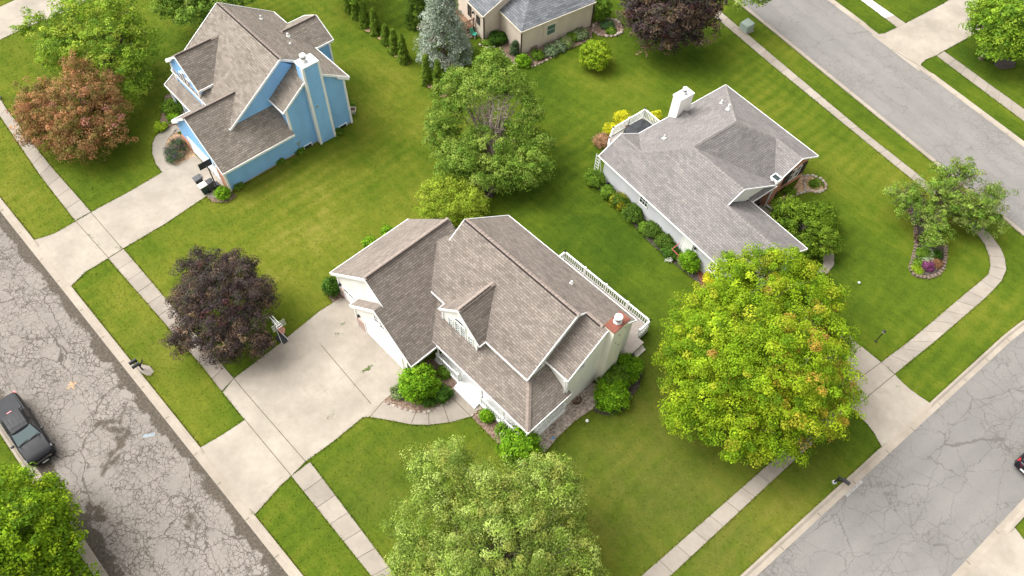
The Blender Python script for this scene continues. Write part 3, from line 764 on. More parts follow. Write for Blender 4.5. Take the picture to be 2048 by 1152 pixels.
def flue(parent, c, z, r, h, body='galv', cap='galv', name='flue'):
    mb = MB(); mb.lathe([(r*1.25,0),(r*1.2,0.06),(r*0.9,0.10),(r*0.9,h*0.55)], 18, (c[0],c[1],z)); o = mb.build(name, M[body], parent, smooth=False)
    mb = MB(); mb.lathe([(r*0.98,h*0.52),(r*0.98,h*0.74)], 18, (c[0],c[1],z)); mb.build('band', M['vent_dark'], o)
    mb = MB(); mb.lathe([(r*1.12,h*0.72),(r*1.12,h*0.95),(r*0.9,h*1.0),(0.02,h*1.02)], 18, (c[0],c[1],z)); mb.build('cap', M[cap], o)
    return o
def vent_pipe(parent, c, z, h=0.35, r=0.06, mat='white_metal'):
    mb = MB(); mb.lathe([(r*2.2,-0.05),(r*2.0,0.05),(r*1.05,0.09),(r,h),(r*0.7,h),(r*0.6,h-0.05)], 12, (c[0],c[1],z)); return mb.build('vent_pipe', M[mat], parent)
def footprint(root_loc, az, rects):
    for a0, a1, b0, b1 in rects:
        t = R(az); A = Vector((math.cos(t), math.sin(t))); B = Vector((-math.sin(t), math.cos(t))); o = Vector(root_loc[:2])
        q = [o+A*a0+B*b0, o+A*a1+B*b0, o+A*a1+B*b1, o+A*a0+B*b1]; PAVED.append([(p.x,p.y) for p in q])

# ------------------------------------------------------------ the white house in the middle
MO, MAZ = (6.03, 24.44, 0.0), -43.3
mh = empty('white_house', MO, R(MAZ), 'white house with brown shingle roof, wraparound porch and arched dormer in the middle', 'house')
footprint(MO, MAZ, [(-18.1,-8.8,-8.3,-1.2),(-16,-9,-8.95,-8),(-12.3,-2,-4.75,3.4),(-2.1,0,-3,3.4),(-9,0.05,-6.75,-4.5),(-2,0.1,-6.7,-3),(-8.7,0.1,3.3,6.2),(-0.3,0.5,0.3,1.8)])
fM = lambda b: 7.66 - 0.7315*abs(b+0.63)
gR = lambda a: 2.2 + 0.9*(-8.8-a)
polys = [
 [(a, b, fM(b)) for a, b in ((-12.5,-0.63),(-1.85,-0.63),(-1.85,-4.95),(-11.35,-4.95),(-13.35,-2.5),(-12.5,-2.1))],
 [(a, b, fM(b)) for a, b in ((-12.5,-0.63),(-12.5,3.69),(0.04,3.69),(0.04,0.2),(-1.85,0.2),(-1.85,-0.63))],
 [(a, b, 7.053-0.7315*(0.2-b)) for a, b in ((-1.95,0.2),(0.04,0.2),(0.04,-3.14),(-1.95,-3.14))],
 [(-12.45,-2.1,6.58),(-13.35,-2.5,6.29),(-13.1,-0.95,6.05),(-12.45,-0.95,6.3)],
 [(-13.85,-8.42,6.745),(-13.85,-0.9,6.745),(-8.8,-0.9,2.2),(-8.8,-9.1,2.2),(-12.28,-9.1,5.332),(-12.28,-8.42,5.332)],
 [(-13.85,-8.42,6.745),(-13.85,-0.9,6.745),(-18.9,-0.9,2.2),(-18.9,-8.42,2.2)],
 [(-12.28,-9.1,5.332),(-12.28,-8.2,5.332),(-15.65,-8.2,2.2),(-15.65,-9.1,2.2)],
 [(-7.83,-5.5,6.55),(-7.83,-2.12,6.55),(-9.87,-4.9,4.5),(-9.87,-5.5,4.5)],
 [(-7.83,-5.5,6.55),(-7.83,-2.12,6.55),(-5.79,-4.9,4.5),(-5.79,-5.5,4.5)],
 [(-8.75,-6.85,2.55),(0.25,-6.85,2.55),(-1.87,-4.72,4.1),(-10.9,-4.72,4.1),(-9.19,-6.85,2.55)],
 [(0.25,-6.85,2.55),(0.25,-2.72,2.55),(0.03,-2.72,2.71),(0.03,-2.98,2.71),(-1.87,-2.98,4.1),(-1.87,-4.72,4.1)],
]
roof_mesh('roof', polys, M['shingle_brown'], mh)
e = 0.03
trim('fascia', [
 ((-12.5,3.69+e,4.5),(0.04,3.69+e,4.5)), ((-11.3,-4.95-e,4.5),(-9.8,-4.95-e,4.5)), ((-5.8,-4.95-e,4.5),(-1.85,-4.95-e,4.5)),
 ((-1.85+e,-4.97,4.5),(-1.85+e,-0.6,7.66)), ((-1.85+e,-0.63,7.67),(-1.85+e,0.25,7.03)), ((0.04+e,-3.14,4.62),(0.04+e,0.22,7.07)), ((0.04+e,0.2,7.06),(0.04+e,3.69,4.5)),
 ((-1.95,-3.14-e,4.62),(0.05,-3.14-e,4.62)), ((-12.5-e,-0.63,7.66),(-12.5-e,3.69,4.5)), ((-12.5-e,-2.05,6.6),(-12.5-e,-0.6,7.66)),
 ((-13.85,-8.42-e,6.745),(-18.9,-8.42-e,2.2)), ((-13.85,-8.42-e,6.745),(-12.2,-8.42-e,5.26)), ((-18.9-e,-8.45,2.2),(-18.9-e,-0.9,2.2)), ((-8.8+e,-9.1,2.2),(-8.8+e,-6.9,2.2)),
 ((-12.28,-9.1-e,5.332),(-8.8,-9.1-e,2.2)), ((-12.28,-9.1-e,5.332),(-15.65,-9.1-e,2.2)), ((-15.65-e,-9.12,2.2),(-15.65-e,-8.2,2.2)),
 ((-7.83,-5.5-e,6.55),(-9.87,-5.5-e,4.5)), ((-7.83,-5.5-e,6.55),(-5.79,-5.5-e,4.5)), ((-9.87-e,-5.5,4.5),(-9.87-e,-4.9,4.5)), ((-5.79+e,-5.5,4.5),(-5.79+e,-4.9,4.5)),
 ((-8.7,-6.85-e,2.55),(0.28,-6.85-e,2.55)), ((0.25+e,-6.88,2.55),(0.25+e,-2.72,2.55))], M['white_trim'], mh)
# deep white rake boards of the gables, lying under the roof edge
mb = MB()
for p, q in [((-18.9,-8.44,2.05),(-13.85,-8.44,6.6)), ((-15.65,-9.12,2.05),(-12.28,-9.12,5.18)), ((-9.87,-5.47,4.35),(-7.83,-5.47,6.38)), ((-1.85,-4.92,4.36),(-1.85,-0.66,7.5))]:
    mb.bar(p, q, 0.05, 0.20)
mb.build_each('rake_board', M['white_trim'], mh)
mb = MB()
for p, q in [((-12.45,-0.70,7.70),(-1.9,-0.70,7.70)), ((-1.8,0.12,7.09),(-0.55,0.12,7.09)), ((-13.79,-8.3,6.78),(-13.79,-1.0,6.78)), ((-7.78,-5.4,6.57),(-7.78,-2.6,6.57))]:
    mb.bar(p, q, 0.09, 0.05)
mb.build_each('ridge_vent_shadow', M['vent_dark'], mh)  # dark bars paint in the shadow gap along the ridge vents
caps('ridge_cap', [((-12.5,-0.55,7.70),(-1.85,-0.55,7.70)), ((-1.85,0.27,7.09),(-0.4,0.27,7.09)), ((-13.92,-8.42,6.78),(-13.92,-0.95,6.78)), ((-7.86,-5.48,6.59),(-7.86,-2.3,6.59)), ((0.2,-6.8,2.62),(-1.85,-4.75,4.13))], M['cap_brown'], mh, 0.36)
wallbox('wall', [
 gable_a(-12.3,-2.0,-4.72,3.4,4.42,7.45,-0.63), gable_a(-2.05,-0.02,-2.98,3.39,4.44,6.85,0.2),
 gable_b(-18.05,-9.65,-8.33,-1.1,2.76,6.54,-13.85), gable_b(-15.15,-9.41,-9.02,-8.2,2.45,5.13,-12.28),
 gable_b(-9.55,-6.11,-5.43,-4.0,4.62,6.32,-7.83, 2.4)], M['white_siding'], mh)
# chimney with its rusty cap
wallbox('chimney', [cube(-0.28,0.5,0.32,1.78,0,7.22)], M['cream_siding'], mh)
ch = [o for o in mh.children if o.name.startswith('chimney')][0]
mb = MB(); mb.box(-0.33,0.55,0.27,1.83,7.22,7.34); mb.build('chimney_cap', M['rust_red'], ch)
flue(ch, (0.10,1.08), 7.34, 0.24, 0.62, 'galv', 'white_metal')
mb = MB()
for z, b in ((6.1,1.0),(5.4,0.75),(6.5,1.5),(4.6,1.2)): mb.box(0.48,0.515,b,b+0.12,z,z+0.07)
mb.build_each('siding_scar', M['vent_dark'], ch)
# corner boards
mb = MB()
for x, y, z0, z1 in ((-0.02,-2.98,0,4.5),(-2.0,-4.72,4.0,4.5),(-9.41,-9.02,0,2.5),(-15.15,-9.02,0,2.4),(-18.05,-8.33,0,2.6),(-6.11,-5.43,3.4,4.6),(-9.55,-5.43,3.4,4.6)): mb.box(x-0.07,x+0.07,y-0.07,y+0.07,z0,z1)
mb.build_each('corner_board', M['white_trim'], mh)
for s, w in ((-8.74,0.36),(-6.73,0.36)): window(mh, 'b', -1, -5.43, s, 4.0, w, 0.95, 2, 4, glass='glass_green', fr=0.06, mw=0.02)
for s in (-8.02,-7.47): window(mh, 'b', -1, -5.43, s, 4.15, 0.42, 1.3, 2, 5, glass='glass_green', fr=0.06, mw=0.02)
fl = window(mh, 'b', -1, -5.43, -7.745, 4.87, 1.0, 0.06, 1, 1, glass='glass', arch=True, fr=0.06, name='arched_window')
window(mh, 'a', 1, -0.02, -1.76, 4.78, 0.42, 0.52, 1, 2, glass='glass_green')
window(mh, 'a', 1, -2.0, -3.75, 4.62, 0.5, 0.55, 1, 2, glass='glass_green')
window(mh, 'b', -1, -9.02, -12.3, 4.15, 0.42, 0.8, 1, 2); window(mh, 'b', -1, -9.02, -11.7, 4.0, 0.42, 0.8, 1, 2)
garage_door(mh, 'b', -1, -8.33, -17.5, -15.75, 1.75, 4, lights=True)
garage_door(mh, 'b', -1, -9.02, -14.1, -10.0, 1.8, 4)
mb = MB()
for a0, a1, b in ((-18.05,-17.62,-8.33),(-15.15,-14.22,-9.02)): mb.box(a0-0.02,a1,b-0.07,b+0.02,0,1.15)
mb.build_each('brick_veneer', M['pink_brick'], mh)
mb = MB()
for a, b in ((-17.85,-8.42),(-14.75,-9.09)):
    mb = MB(); mb.lathe([(0.05,0),(0.10,0.05),(0.12,0.22),(0.03,0.32)], 8, (a,b,1.6)); mb.box(a-0.03,a+0.03,b,b+0.12,1.72,1.78); mb.build('wall_lamp', M['black_metal'], mh)
# porch: deck, posts, rail, skirt
mb = MB(); mb.box(-9.0,0.18,-6.93,-4.6,0.02,0.34); mb.box(-1.95,0.18,-4.6,-3.0,0.02,0.339); po = mb.build('porch_floor', M['white_vinyl'], mh)
railing(mh, [(-8.75,-6.90),(-6.55,-6.90)], 0.34, 1.2, M['white_vinyl'], step=0.17, bal=0.06)
railing(mh, [(-4.2,-6.90),(0.15,-6.90),(0.15,-3.1)], 0.34, 1.2, M['white_vinyl'], step=0.17, bal=0.06)
mb = MB(); mb.box(-9.0,0.2,-6.98,-6.93,0,0.32); mb.box(0.18,0.23,-6.92,-3.0,0,0.32); mb.build('porch_skirt', M['white_trim'], mh)
for a, b in ((-8.75,-6.75),(-6.5,-6.75),(-4.22,-6.75),(-2.1,-6.75),(0.1,-6.75),(0.1,-4.7),(0.1,-3.1)):
    mb = MB(); mb.lathe([(0.085,0.42),(0.085,1.2),(0.06,1.25),(0.06,2.2),(0.085,2.25),(0.085,2.52)], 10, (a,b,0)); mb.build('porch_post', M['white_trim'], mh)
mb = MB()
for k in range(3): mb.box(-6.46,-4.26,-6.98-0.16*(k+1)+0.01,-6.98-0.16*k,0.0,0.28-0.09*k)
mb.build('porch_step', M['white_vinyl'], mh)
# back deck
mb = MB(); mb.box(-8.66,-0.04,3.4,6.16,0.55,0.68); mb.box(-0.04,0.60,2.2,4.9,0.55,0.679); mb.build('back_deck', M['deck_taupe'], mh)
mb = MB(); mb.box(-8.7,-0.02,6.16,6.20,0.02,0.66); mb.box(-0.04,0.0,4.9,6.16,0.02,0.66); mb.build('deck_skirt', M['white_vinyl'], mh)
railing(mh, [(-8.62,3.6),(-8.62,6.12),(-0.06,6.12),(-0.06,4.95)], 0.68, 1.55, M['white_vinyl'], 'deck_railing', 0.20, bal=0.065, rail=0.13)
mb = MB()
for k in range(4): mb.box(0.05+0.22*k,0.05+0.22*(k+1),3.85,4.85,0.0,0.56-0.135*k)
mb.build('deck_stair', M['deck_pale'], mh)
vent_pipe(mh, (-4.55,1.9), fM(1.9), 0.30, 0.07)
mb = MB()
mb.bar((-0.1,-3.2,4.5),(-0.02,-3.05,0.3),0.08,0.07); mb.bar((-8.88,-9.0,2.1),(-9.02,-9.02,0.1),0.08,0.07); mb.bar((0.18,-2.7,2.5),(0.05,-2.8,0.2),0.08,0.07)
mb.build_each('downspout', M['white_trim'], mh)

# ------------------------------------------------------------ grey ranch house, upper right
GO, GAZ = (7.43, 44.34, 0.0), -50.6
gh = empty('grey_house', GO, R(GAZ), 'pale grey ranch house with mottled grey roof and orange brick front wing', 'house')
footprint(GO, GAZ, [(0,10,3.9,13.9),(0,10.2,-0.4,4),(10.2,16.1,-0.4,5.5),(-2.9,0,2,7.1)])
fG = lambda b: 2.7 + 0.55*(b+0.78)
P1 = (5.05,4.06,5.36); P2 = (5.03,9.0,5.355)
polys = [
 [(a,b,fG(b)) for a,b in ((-0.28,-0.78),(16.4,-0.78),(16.4,2.54),(10.55,2.54),(10.55,4.06),(5.05,4.06),(2.22,1.45),(-0.28,1.45))],
 [(-0.28,1.45,3.927),(2.22,1.45,3.927),(-0.28,3.69,2.7)],
 [(-0.28,3.69,2.7),(2.22,1.45,3.95),P1,P2,(-0.28,14.3,2.7)],
 [(-0.28,14.3,2.7),P2,(7.6,11.6,4.05),(10.45,11.6,4.05),(10.45,14.3,2.7)],
 [P1,P2,(7.6,11.6,4.05),(10.1,9.2,2.73),(10.1,8.83,2.73)],
 [(7.6,11.6,4.05),(10.45,11.6,4.05),(10.45,9.2,2.75),(10.1,9.2,2.73)],
 [P1,(10.55,4.06,5.36),(10.55,8.72,2.79),(10.1,8.83,2.73)],
 [(10.5,2.54,4.526),(16.4,2.54,4.526),(16.4,5.95,2.68),(10.5,5.95,2.68)],
 [(10.2,5.9,2.95),(10.2,9.0,2.95),(10.62,9.0,2.6),(10.62,5.9,2.6)],
]
roof_mesh('roof', polys, M['shingle_grey'], gh)
trim('fascia', [((-0.3,-0.81,2.7),(16.4,-0.81,2.7)), ((-0.31,-0.8,2.7),(-0.31,1.45,3.93)), ((-0.31,1.45,3.93),(-0.31,3.69,2.7)), ((-0.31,3.69,2.7),(-0.31,14.3,2.7)),
 ((-0.28,14.33,2.7),(10.45,14.33,2.7)), ((10.48,14.3,2.7),(10.48,11.6,4.05)), ((10.48,11.6,4.05),(10.48,9.2,2.75)), ((10.58,2.6,4.55),(10.58,4.06,5.36)), ((10.58,4.06,5.36),(10.58,8.75,2.78)),
 ((16.43,-0.8,2.7),(16.43,2.54,4.526)), ((16.43,2.54,4.526),(16.43,5.95,2.68)), ((10.55,5.98,2.68),(16.4,5.98,2.68)), ((10.65,5.95,2.6),(10.65,9.0,2.6))], M['white_trim'], gh, h=0.13)
caps('ridge_cap', [(P1,P2), (P2,(7.6,11.6,4.05)), ((7.6,11.6,4.05),(10.4,11.6,4.05)), (P1,(2.22,1.45,3.94)), ((2.22,1.45,3.94),(-0.2,1.45,3.94)), (P1,(10.45,4.06,5.36)), ((10.5,2.54,4.53),(16.3,2.54,4.53)), (P2,(-0.2,14.22,2.75))], M['cap_grey'], gh, 0.36)
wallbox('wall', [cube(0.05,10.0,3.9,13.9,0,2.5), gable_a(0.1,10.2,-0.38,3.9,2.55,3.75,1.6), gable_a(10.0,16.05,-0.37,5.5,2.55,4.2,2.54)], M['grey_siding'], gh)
# white gable over the entry
mb = MB(); mb.prism([(10.1,2.6,4.3),(10.1,8.5,2.75),(10.1,6.0,2.75),(10.1,4.06,5.15)], [(10.24,2.6,4.3),(10.24,8.5,2.75),(10.24,6.0,2.75),(10.24,4.06,5.15)])
mb = MB(); prof = [(2.75,4.45),(4.06,5.22),(8.6,2.72),(5.6,2.72)]
mb.prism([(10.05,b,z) for b,z in prof], [(10.3,b,z) for b,z in prof]); mb.build('gable_wall', M['white_siding'], gh)
prof = [(9.7,0),(13.85,0),(13.85,2.55),(11.6,3.8),(9.7,2.85)]
mb = MB(); mb.prism([(9.0,b,z) for b,z in prof], [(10.05,b,z) for b,z in prof]); mb.prism(*cube(10.02,10.5,8.75,9.68,0,2.4)); mb.build('brick_wall', M['orange_brick'], gh)
for s in (11.55,12.05,12.75,13.3): window(gh, 'a', 1, 10.05, s, 1.45, 0.42 if s in (12.05,12.75) else 0.38, 1.3, 1, 2, frame='white_trim' if s in (12.05,12.75) else 'dark_brown_metal', fr=0.07)
mb = MB(); mb.box(10.05,10.12,11.0,11.34,0.75,2.1); mb.box(10.05,10.12,13.5,13.78,0.75,2.1); mb.build_each('shutter', M['dark_brown_metal'], gh)
# entry: dark door, windows and slab below the pent roof
mb = MB(); mb.box(10.2,13.2,5.55,8.7,0.0,0.14); mb.build('entry_slab', M['concrete_old'], gh)
window(gh, 'a', 1, 10.2, 6.3, 1.3, 0.7, 1.4, 1, 2)
mb = MB(); mb.box(10.2,10.25,7.2,8.1,0.14,2.05); mb.build('door', M['dark_brown_metal'], gh)
mb = MB(); mb.bar((10.55,8.72,2.5),(10.55,8.72,0.1),0.09,0.09); mb.bar((10.6,8.9,0.2),(12.2,8.9,0.2),0.10,0.12); mb.build('porch_post', M['white_trim'], gh)
# framed roof opening next to the brick wing
zc = lambda a: 5.36-0.52*(a-5.04)
mb = MB()
q = [(9.82,8.97),(9.79,9.6),(10.52,9.6),(10.55,8.97)]
for i in range(4):
    a, b = q[i], q[(i+1)%4]; mb.bar((a[0],a[1],2.84),(b[0],b[1],2.84),0.09,0.34)
sk = mb.build('skylight', M['white_trim'], gh)
mb = MB(); mb.prism([(a,b,2.7) for a,b in q], [(a,b,2.93) for a,b in q]); mb.build('pane', M['glass'], sk)
# white chimney on the back eave
wallbox('chimney', [cube(-0.45,0.42,7.3,8.85,0,4.95)], M['white_siding'], gh)
ch = [o for o in gh.children if o.name.startswith('chimney')][0]
mb = MB(); mb.box(-0.50,0.47,7.25,8.90,4.95,5.05); mb.build('chimney_cap', M['white_metal'], ch)
flue(ch, (-0.02,8.1), 5.05, 0.20, 0.62, 'galv', 'white_metal')
roof_mesh('cricket', [[(0.42,7.45,3.06),(0.42,8.08,3.55),(1.35,8.08,3.53)], [(0.42,8.72,3.06),(0.42,8.08,3.55),(1.35,8.08,3.53)]], M['shingle_grey'], gh)
vent_pipe(gh, (3.1,10.4), 4.42, 0.55, 0.08); vent_pipe(gh, (1.8,11.2), 3.72, 0.35, 0.06); vent_pipe(gh, (2.15,4.0), 3.95, 0.38, 0.05)
mb = MB()
for a, b, z in ((3.1,10.4,4.42),(1.8,11.2,3.72),(2.15,4.0,3.95)): mb.prism([(a-0.18,b-0.14,z-0.10),(a+0.18,b-0.14,z+0.08),(a+0.18,b+0.14,z+0.08),(a-0.18,b+0.14,z-0.10)], [(a-0.18,b-0.14,z-0.07),(a+0.18,b-0.14,z+0.11),(a+0.18,b+0.14,z+0.11),(a-0.18,b+0.14,z-0.07)])
mb.build_each('vent_flashing', M['white_metal'], gh)
window(gh, 'b', -1, -0.38, 5.05, 1.75, 0.85, 0.75, 3, 2, fr=0.07)
window(gh, 'b', -1, -0.37, 12.9, 1.45, 0.5, 1.0, 2, 4, fr=0.08); window(gh, 'b', -1, -0.37, 13.55, 1.45, 0.5, 1.0, 2, 4, fr=0.08)
mb = MB(); mb.box(9.72,10.62,-0.44,-0.36,0.25,2.1); dr = mb.build('side_door', M['white_trim'], gh)
mb = MB(); mb.box(9.62,9.72,-0.46,-0.36,0.2,2.2); mb.box(10.62,10.72,-0.46,-0.36,0.2,2.2); mb.box(9.72,10.62,-0.461,-0.36,2.1,2.2); mb.build('frame', M['white_trim'], dr)
mb = MB(); mb.lathe([(0.04,0),(0.09,0.04),(0.10,0.2),(0.03,0.28)], 8, (10.98,-0.5,1.75)); mb.build('wall_lamp', M['black_metal'], gh)
mb = MB(); mb.box(9.5,10.7,-1.2,-0.38,0.0,0.2); mb.build('door_step', M['concrete_old'], gh)
mb = MB(); mb.bar((9.5,-1.2,0.2),(9.5,-1.2,0.75),0.05,0.05); mb.bar((9.5,-1.2,0.72),(9.5,-0.4,0.95),0.05,0.05); mb.bar((9.5,-1.2,0.72),(10.2,-1.2,0.72),0.05,0.05); mb.bar((10.2,-1.2,0.2),(10.2,-1.2,0.72),0.05,0.05); mb.build('handrail', plain('red_painted_rail',(0.42,0.10,0.09)), gh)
mb = MB(); mb.box(0.9,1.5,-0.42,-0.37,0.05,0.38); mb.build_each('basement_window', M['glass'], gh)
# deck with white rail behind
mb = MB(); mb.prism([(-0.3,2.1,0.5),(-2.0,2.1,0.5),(-2.75,3.2,0.5),(-2.9,7.15,0.5),(-0.3,7.15,0.5)], [(-0.3,2.1,0.62),(-2.0,2.1,0.62),(-2.75,3.2,0.62),(-2.9,7.15,0.62),(-0.3,7.15,0.62)]); mb.build('deck', M['deck_pale'], gh)
railing(gh, [(-1.5,1.5),(-2.05,2.1),(-2.8,3.2),(-2.92,7.12),(-0.6,7.12)], 0.62, 1.62, M['white_vinyl'], 'deck_railing', 0.17, bal=0.06, rail=0.10)
mb = MB()
for k in range(3): mb.box(-1.9+0.1*k,-0.9,1.95-0.26*(k+1),1.95-0.26*k,0.0,0.5-0.15*k)
mb.build('deck_stair', M['deck_pale'], gh)
mb = MB(); mb.bar((-0.2,-0.7,2.6),(0.05,-0.42,0.1),0.09,0.08); mb.build_each('downspout', M['white_trim'], gh)

# ------------------------------------------------------------ blue house, upper left
BO, BAZ = (-15.21, 49.15, 0.0), -44.8
bh = empty('blue_house', BO, R(BAZ), 'sky blue two storey house with taupe shingle roof and tall blue chimney', 'house')
footprint(BO, BAZ, [(-11,0,-9.4,0.3),(-7.3,0,-12.1,-5.5),(-9,-5,0,2.2),(-0.6,0.45,-3.5,-2)])
zb = lambda b: 5.1 + 0.664*(0.55-b)          # back slope
zf = lambda b: 8.22 - 0.695*(-4.15-b)        # front slope
polys = [
 [(a,b,zb(b)) for a,b in ((-11.2,-4.15),(-1.7,-4.15),(-1.7,-2.8),(0.25,-2.8),(0.25,0.55),(-11.2,0.55))],
 [(a,b,zf(b)) for a,b in ((-11.2,-4.15),(-1.7,-4.15),(-1.7,-9.87),(-11.2,-9.87))],
 [(-1.95,-2.8,7.325),(0.25,-2.8,7.325),(0.25,-5.95,4.98),(-1.95,-5.95,4.98)],
 [(-3.65,-12.38,5.65),(-3.65,-5.6,5.65),(0.42,-5.6,2.52),(0.42,-12.38,2.52)],
 [(-3.65,-12.38,5.65),(-3.65,-7.5,5.65),(-7.7,-9.2,2.52),(-7.7,-12.38,2.52)],
 [(-8.85,-9.84,7.1),(-8.85,-5.5,7.1),(-6.2,-8.45,5.2),(-6.2,-9.84,5.2)],
 [(-8.85,-9.84,7.1),(-8.85,-5.5,7.1),(-11.5,-8.45,5.2),(-11.5,-9.84,5.2)],
 [(-12.0,-10.72,2.6),(-5.5,-10.72,2.6),(-5.5,-9.35,3.35),(-12.0,-9.35,3.35)],
 [(-6.9,2.42,6.27),(-6.9,-1.25,6.27),(-4.7,0.6,5.0),(-4.7,2.42,5.0)],
 [(-6.9,2.42,6.27),(-6.9,-1.25,6.27),(-9.1,0.6,5.0),(-9.1,2.42,5.0)],
]
roof_mesh('roof', polys, M['shingle_taupe'], bh)
trim('fascia', [((-11.2,0.58,5.1),(-9.1,0.58,5.1)), ((-4.7,0.58,5.08),(0.25,0.58,5.08)), ((-11.2,-9.9,4.25),(-1.7,-9.9,4.25)), ((-1.67,-9.87,4.25),(-1.67,-4.15,8.22)), ((-1.67,-4.15,8.22),(-1.67,-2.85,7.36)),
 ((0.28,-5.95,4.98),(0.28,-2.8,7.325)), ((0.28,-2.8,7.325),(0.28,0.55,5.1)), ((-1.9,-5.98,4.98),(0.25,-5.98,4.98)), ((-11.23,-9.87,4.25),(-11.23,-4.15,8.22)), ((-11.23,-4.15,8.22),(-11.23,0.55,5.1)),
 ((0.45,-12.38,2.52),(0.45,-5.6,2.52)), ((-3.65,-12.41,5.65),(0.42,-12.41,2.52)), ((-3.65,-12.41,5.65),(-7.7,-12.41,2.52)), ((-7.73,-12.38,2.52),(-7.73,-9.2,2.52)),
 ((-8.85,-9.87,7.1),(-6.2,-9.87,5.2)), ((-8.85,-9.87,7.1),(-11.5,-9.87,5.2)), ((-6.17,-9.9,5.2),(-6.17,-8.45,5.2)), ((-12.03,-10.72,2.6),(-12.03,-9.35,3.35)), ((-12,-10.75,2.6),(-6.5,-10.75,2.6)),
 ((-6.9,2.45,6.27),(-4.7,2.45,5.0)), ((-6.9,2.45,6.27),(-9.1,2.45,5.0)), ((-4.67,0.6,5.0),(-4.67,2.42,5.0)), ((-9.13,0.6,5.0),(-9.13,2.42,5.0))], M['white_trim'], bh, h=0.19)
mb = MB()
for p, q in [((-7.7,-12.40,2.36),(-5.9,-12.40,3.75)), ((-11.5,-9.86,5.04),(-10.2,-9.86,5.97)), ((0.26,-0.5,5.65),(0.26,0.5,4.98))]: mb.bar(p, q, 0.22, 0.24)
mb.build_each('rake_board', M['white_trim'], bh)
mb = MB()
for p, q in [((-11.1,-4.20,8.26),(-1.75,-4.20,8.26)), ((-3.60,-12.4,5.69),(-3.60,-7.8,5.69)), ((-8.80,-9.8,7.14),(-8.80,-6.5,7.14)), ((-6.85,2.3,6.3),(-6.85,-1.0,6.3))]: mb.bar(p, q, 0.09, 0.05)
mb.build_each('ridge_vent_shadow', M['vent_dark'], bh)  # shade of the ridge vent gaps, put in as dark bars
caps('ridge_cap', [((-11.2,-4.05,8.26),(-1.7,-4.05,8.26)), ((-3.72,-12.5,5.69),(-3.72,-7.6,5.69)), ((-8.92,-9.85,7.14),(-8.92,-5.7,7.14)), ((-6.95,2.4,6.31),(-6.95,-1.2,6.31)), ((-1.7,-2.74,7.36),(0.2,-2.74,7.36))], M['cap_taupe'], bh, 0.34)
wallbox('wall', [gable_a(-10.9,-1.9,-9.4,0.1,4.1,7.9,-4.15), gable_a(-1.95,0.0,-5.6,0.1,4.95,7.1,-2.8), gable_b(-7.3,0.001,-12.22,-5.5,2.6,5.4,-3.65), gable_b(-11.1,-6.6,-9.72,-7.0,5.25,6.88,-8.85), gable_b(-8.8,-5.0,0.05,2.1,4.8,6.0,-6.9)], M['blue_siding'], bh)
wallbox('chimney', [cube(-0.62,0.45,-3.46,-2.02,0,8.2)], M['blue_siding'], bh)
ch = [o for o in bh.children if o.name.startswith('chimney')][0]
mb = MB(); mb.box(-0.68,0.51,-3.52,-1.96,8.2,8.30); mb.build('chimney_cap', M['white_metal'], ch)
flue(ch, (-0.16,-2.9), 8.30, 0.23, 0.68, 'galv', 'white_metal')
mb = MB()
for y in (-3.46,-2.02): mb.box(0.34,0.50,y-0.10,y+0.10,0,8.2)
mb.box(0.05,0.12,-3.53,-3.46,0,8.0)
mb.build_each('corner_board', M['white_trim'], ch)
mb = MB()
for x, y, z0, z1 in ((0,0.1,0,4.9),(0,-5.6,2.7,4.95),(-0.0,-12.2,0,2.4),(-6.6,-9.72,3.2,5.0),(-11.1,-9.72,3.0,5.0),(-5.0,2.1,0,4.9)): mb.box(x-0.09,x+0.09,y-0.09,y+0.09,z0,z1)
mb.build_each('corner_board', M['white_trim'], bh)
mb = MB(); mb.box(-11.0,0.012,-9.41,0.11,0,0.14); mb.box(-7.2,0.011,-12.21,-9.3,0,0.13); mb.build('foundation', M['block'], bh)
for s, z_, h_ in ((-9.45,4.45,1.1),(-8.85,4.65,1.5),(-8.25,4.45,1.1)): window(bh, 'b', -1, -9.72, s, z_, 0.46, h_, 1, 1, fr=0.055)
garage_door(bh, 'b', -1, -12.22, -5.75, -1.2, 1.85, 4)
mb = MB(); mb.box(-7.32,-6.05,-12.30,-12.20,0,1.15); mb.box(-0.95,-0.02,-12.30,-12.20,0,2.3); mb.build_each('brick_veneer', M['orange_brick'], bh)
for a in (-11.7,-9.7,-7.75):
    mb = MB(); mb.bar((a,-10.55,0),(a,-10.55,2.52),0.14,0.14); mb.build('porch_post', M['white_trim'], bh)
mb = MB(); mb.box(-11.9,-7.4,-10.6,-9.5,0,0.2); mb.build('porch_floor', M['concrete_old'], bh)
vent_pipe(bh, (-9.2,-1.6), zb(-1.6), 0.35, 0.07); vent_pipe(bh, (-6.3,-0.9), zb(-0.9), 0.33, 0.09); vent_pipe(bh, (-4.9,-1.5), zb(-1.5), 0.16, 0.05)
for s in (-4.55,-0.85):
    mb = MB(); mb.box(0.0,0.06,s-0.35,s+0.35,0.05,0.34); w_ = mb.build('basement_window', M['glass'], bh)
    mb = MB(); mb.box(0.0,0.08,s-0.42,s-0.35,0.03,0.38); mb.box(0.0,0.08,s+0.35,s+0.42,0.03,0.38); mb.box(0.0,0.081,s-0.35,s+0.35,0.34,0.38); mb.build('frame', M['white_trim'], w_)
mb = MB(); mb.box(0.0,0.10,-5.45,-5.25,0.9,1.2); mb.box(0.02,0.07,-5.37,-5.33,0.1,0.9); mb.build('meter_box', M['galv'], bh)
mb = MB(); mb.box(0.45,0.53,-3.1,-2.95,4.0,4.2); mb.build('wall_lamp', M['galv'], bh)

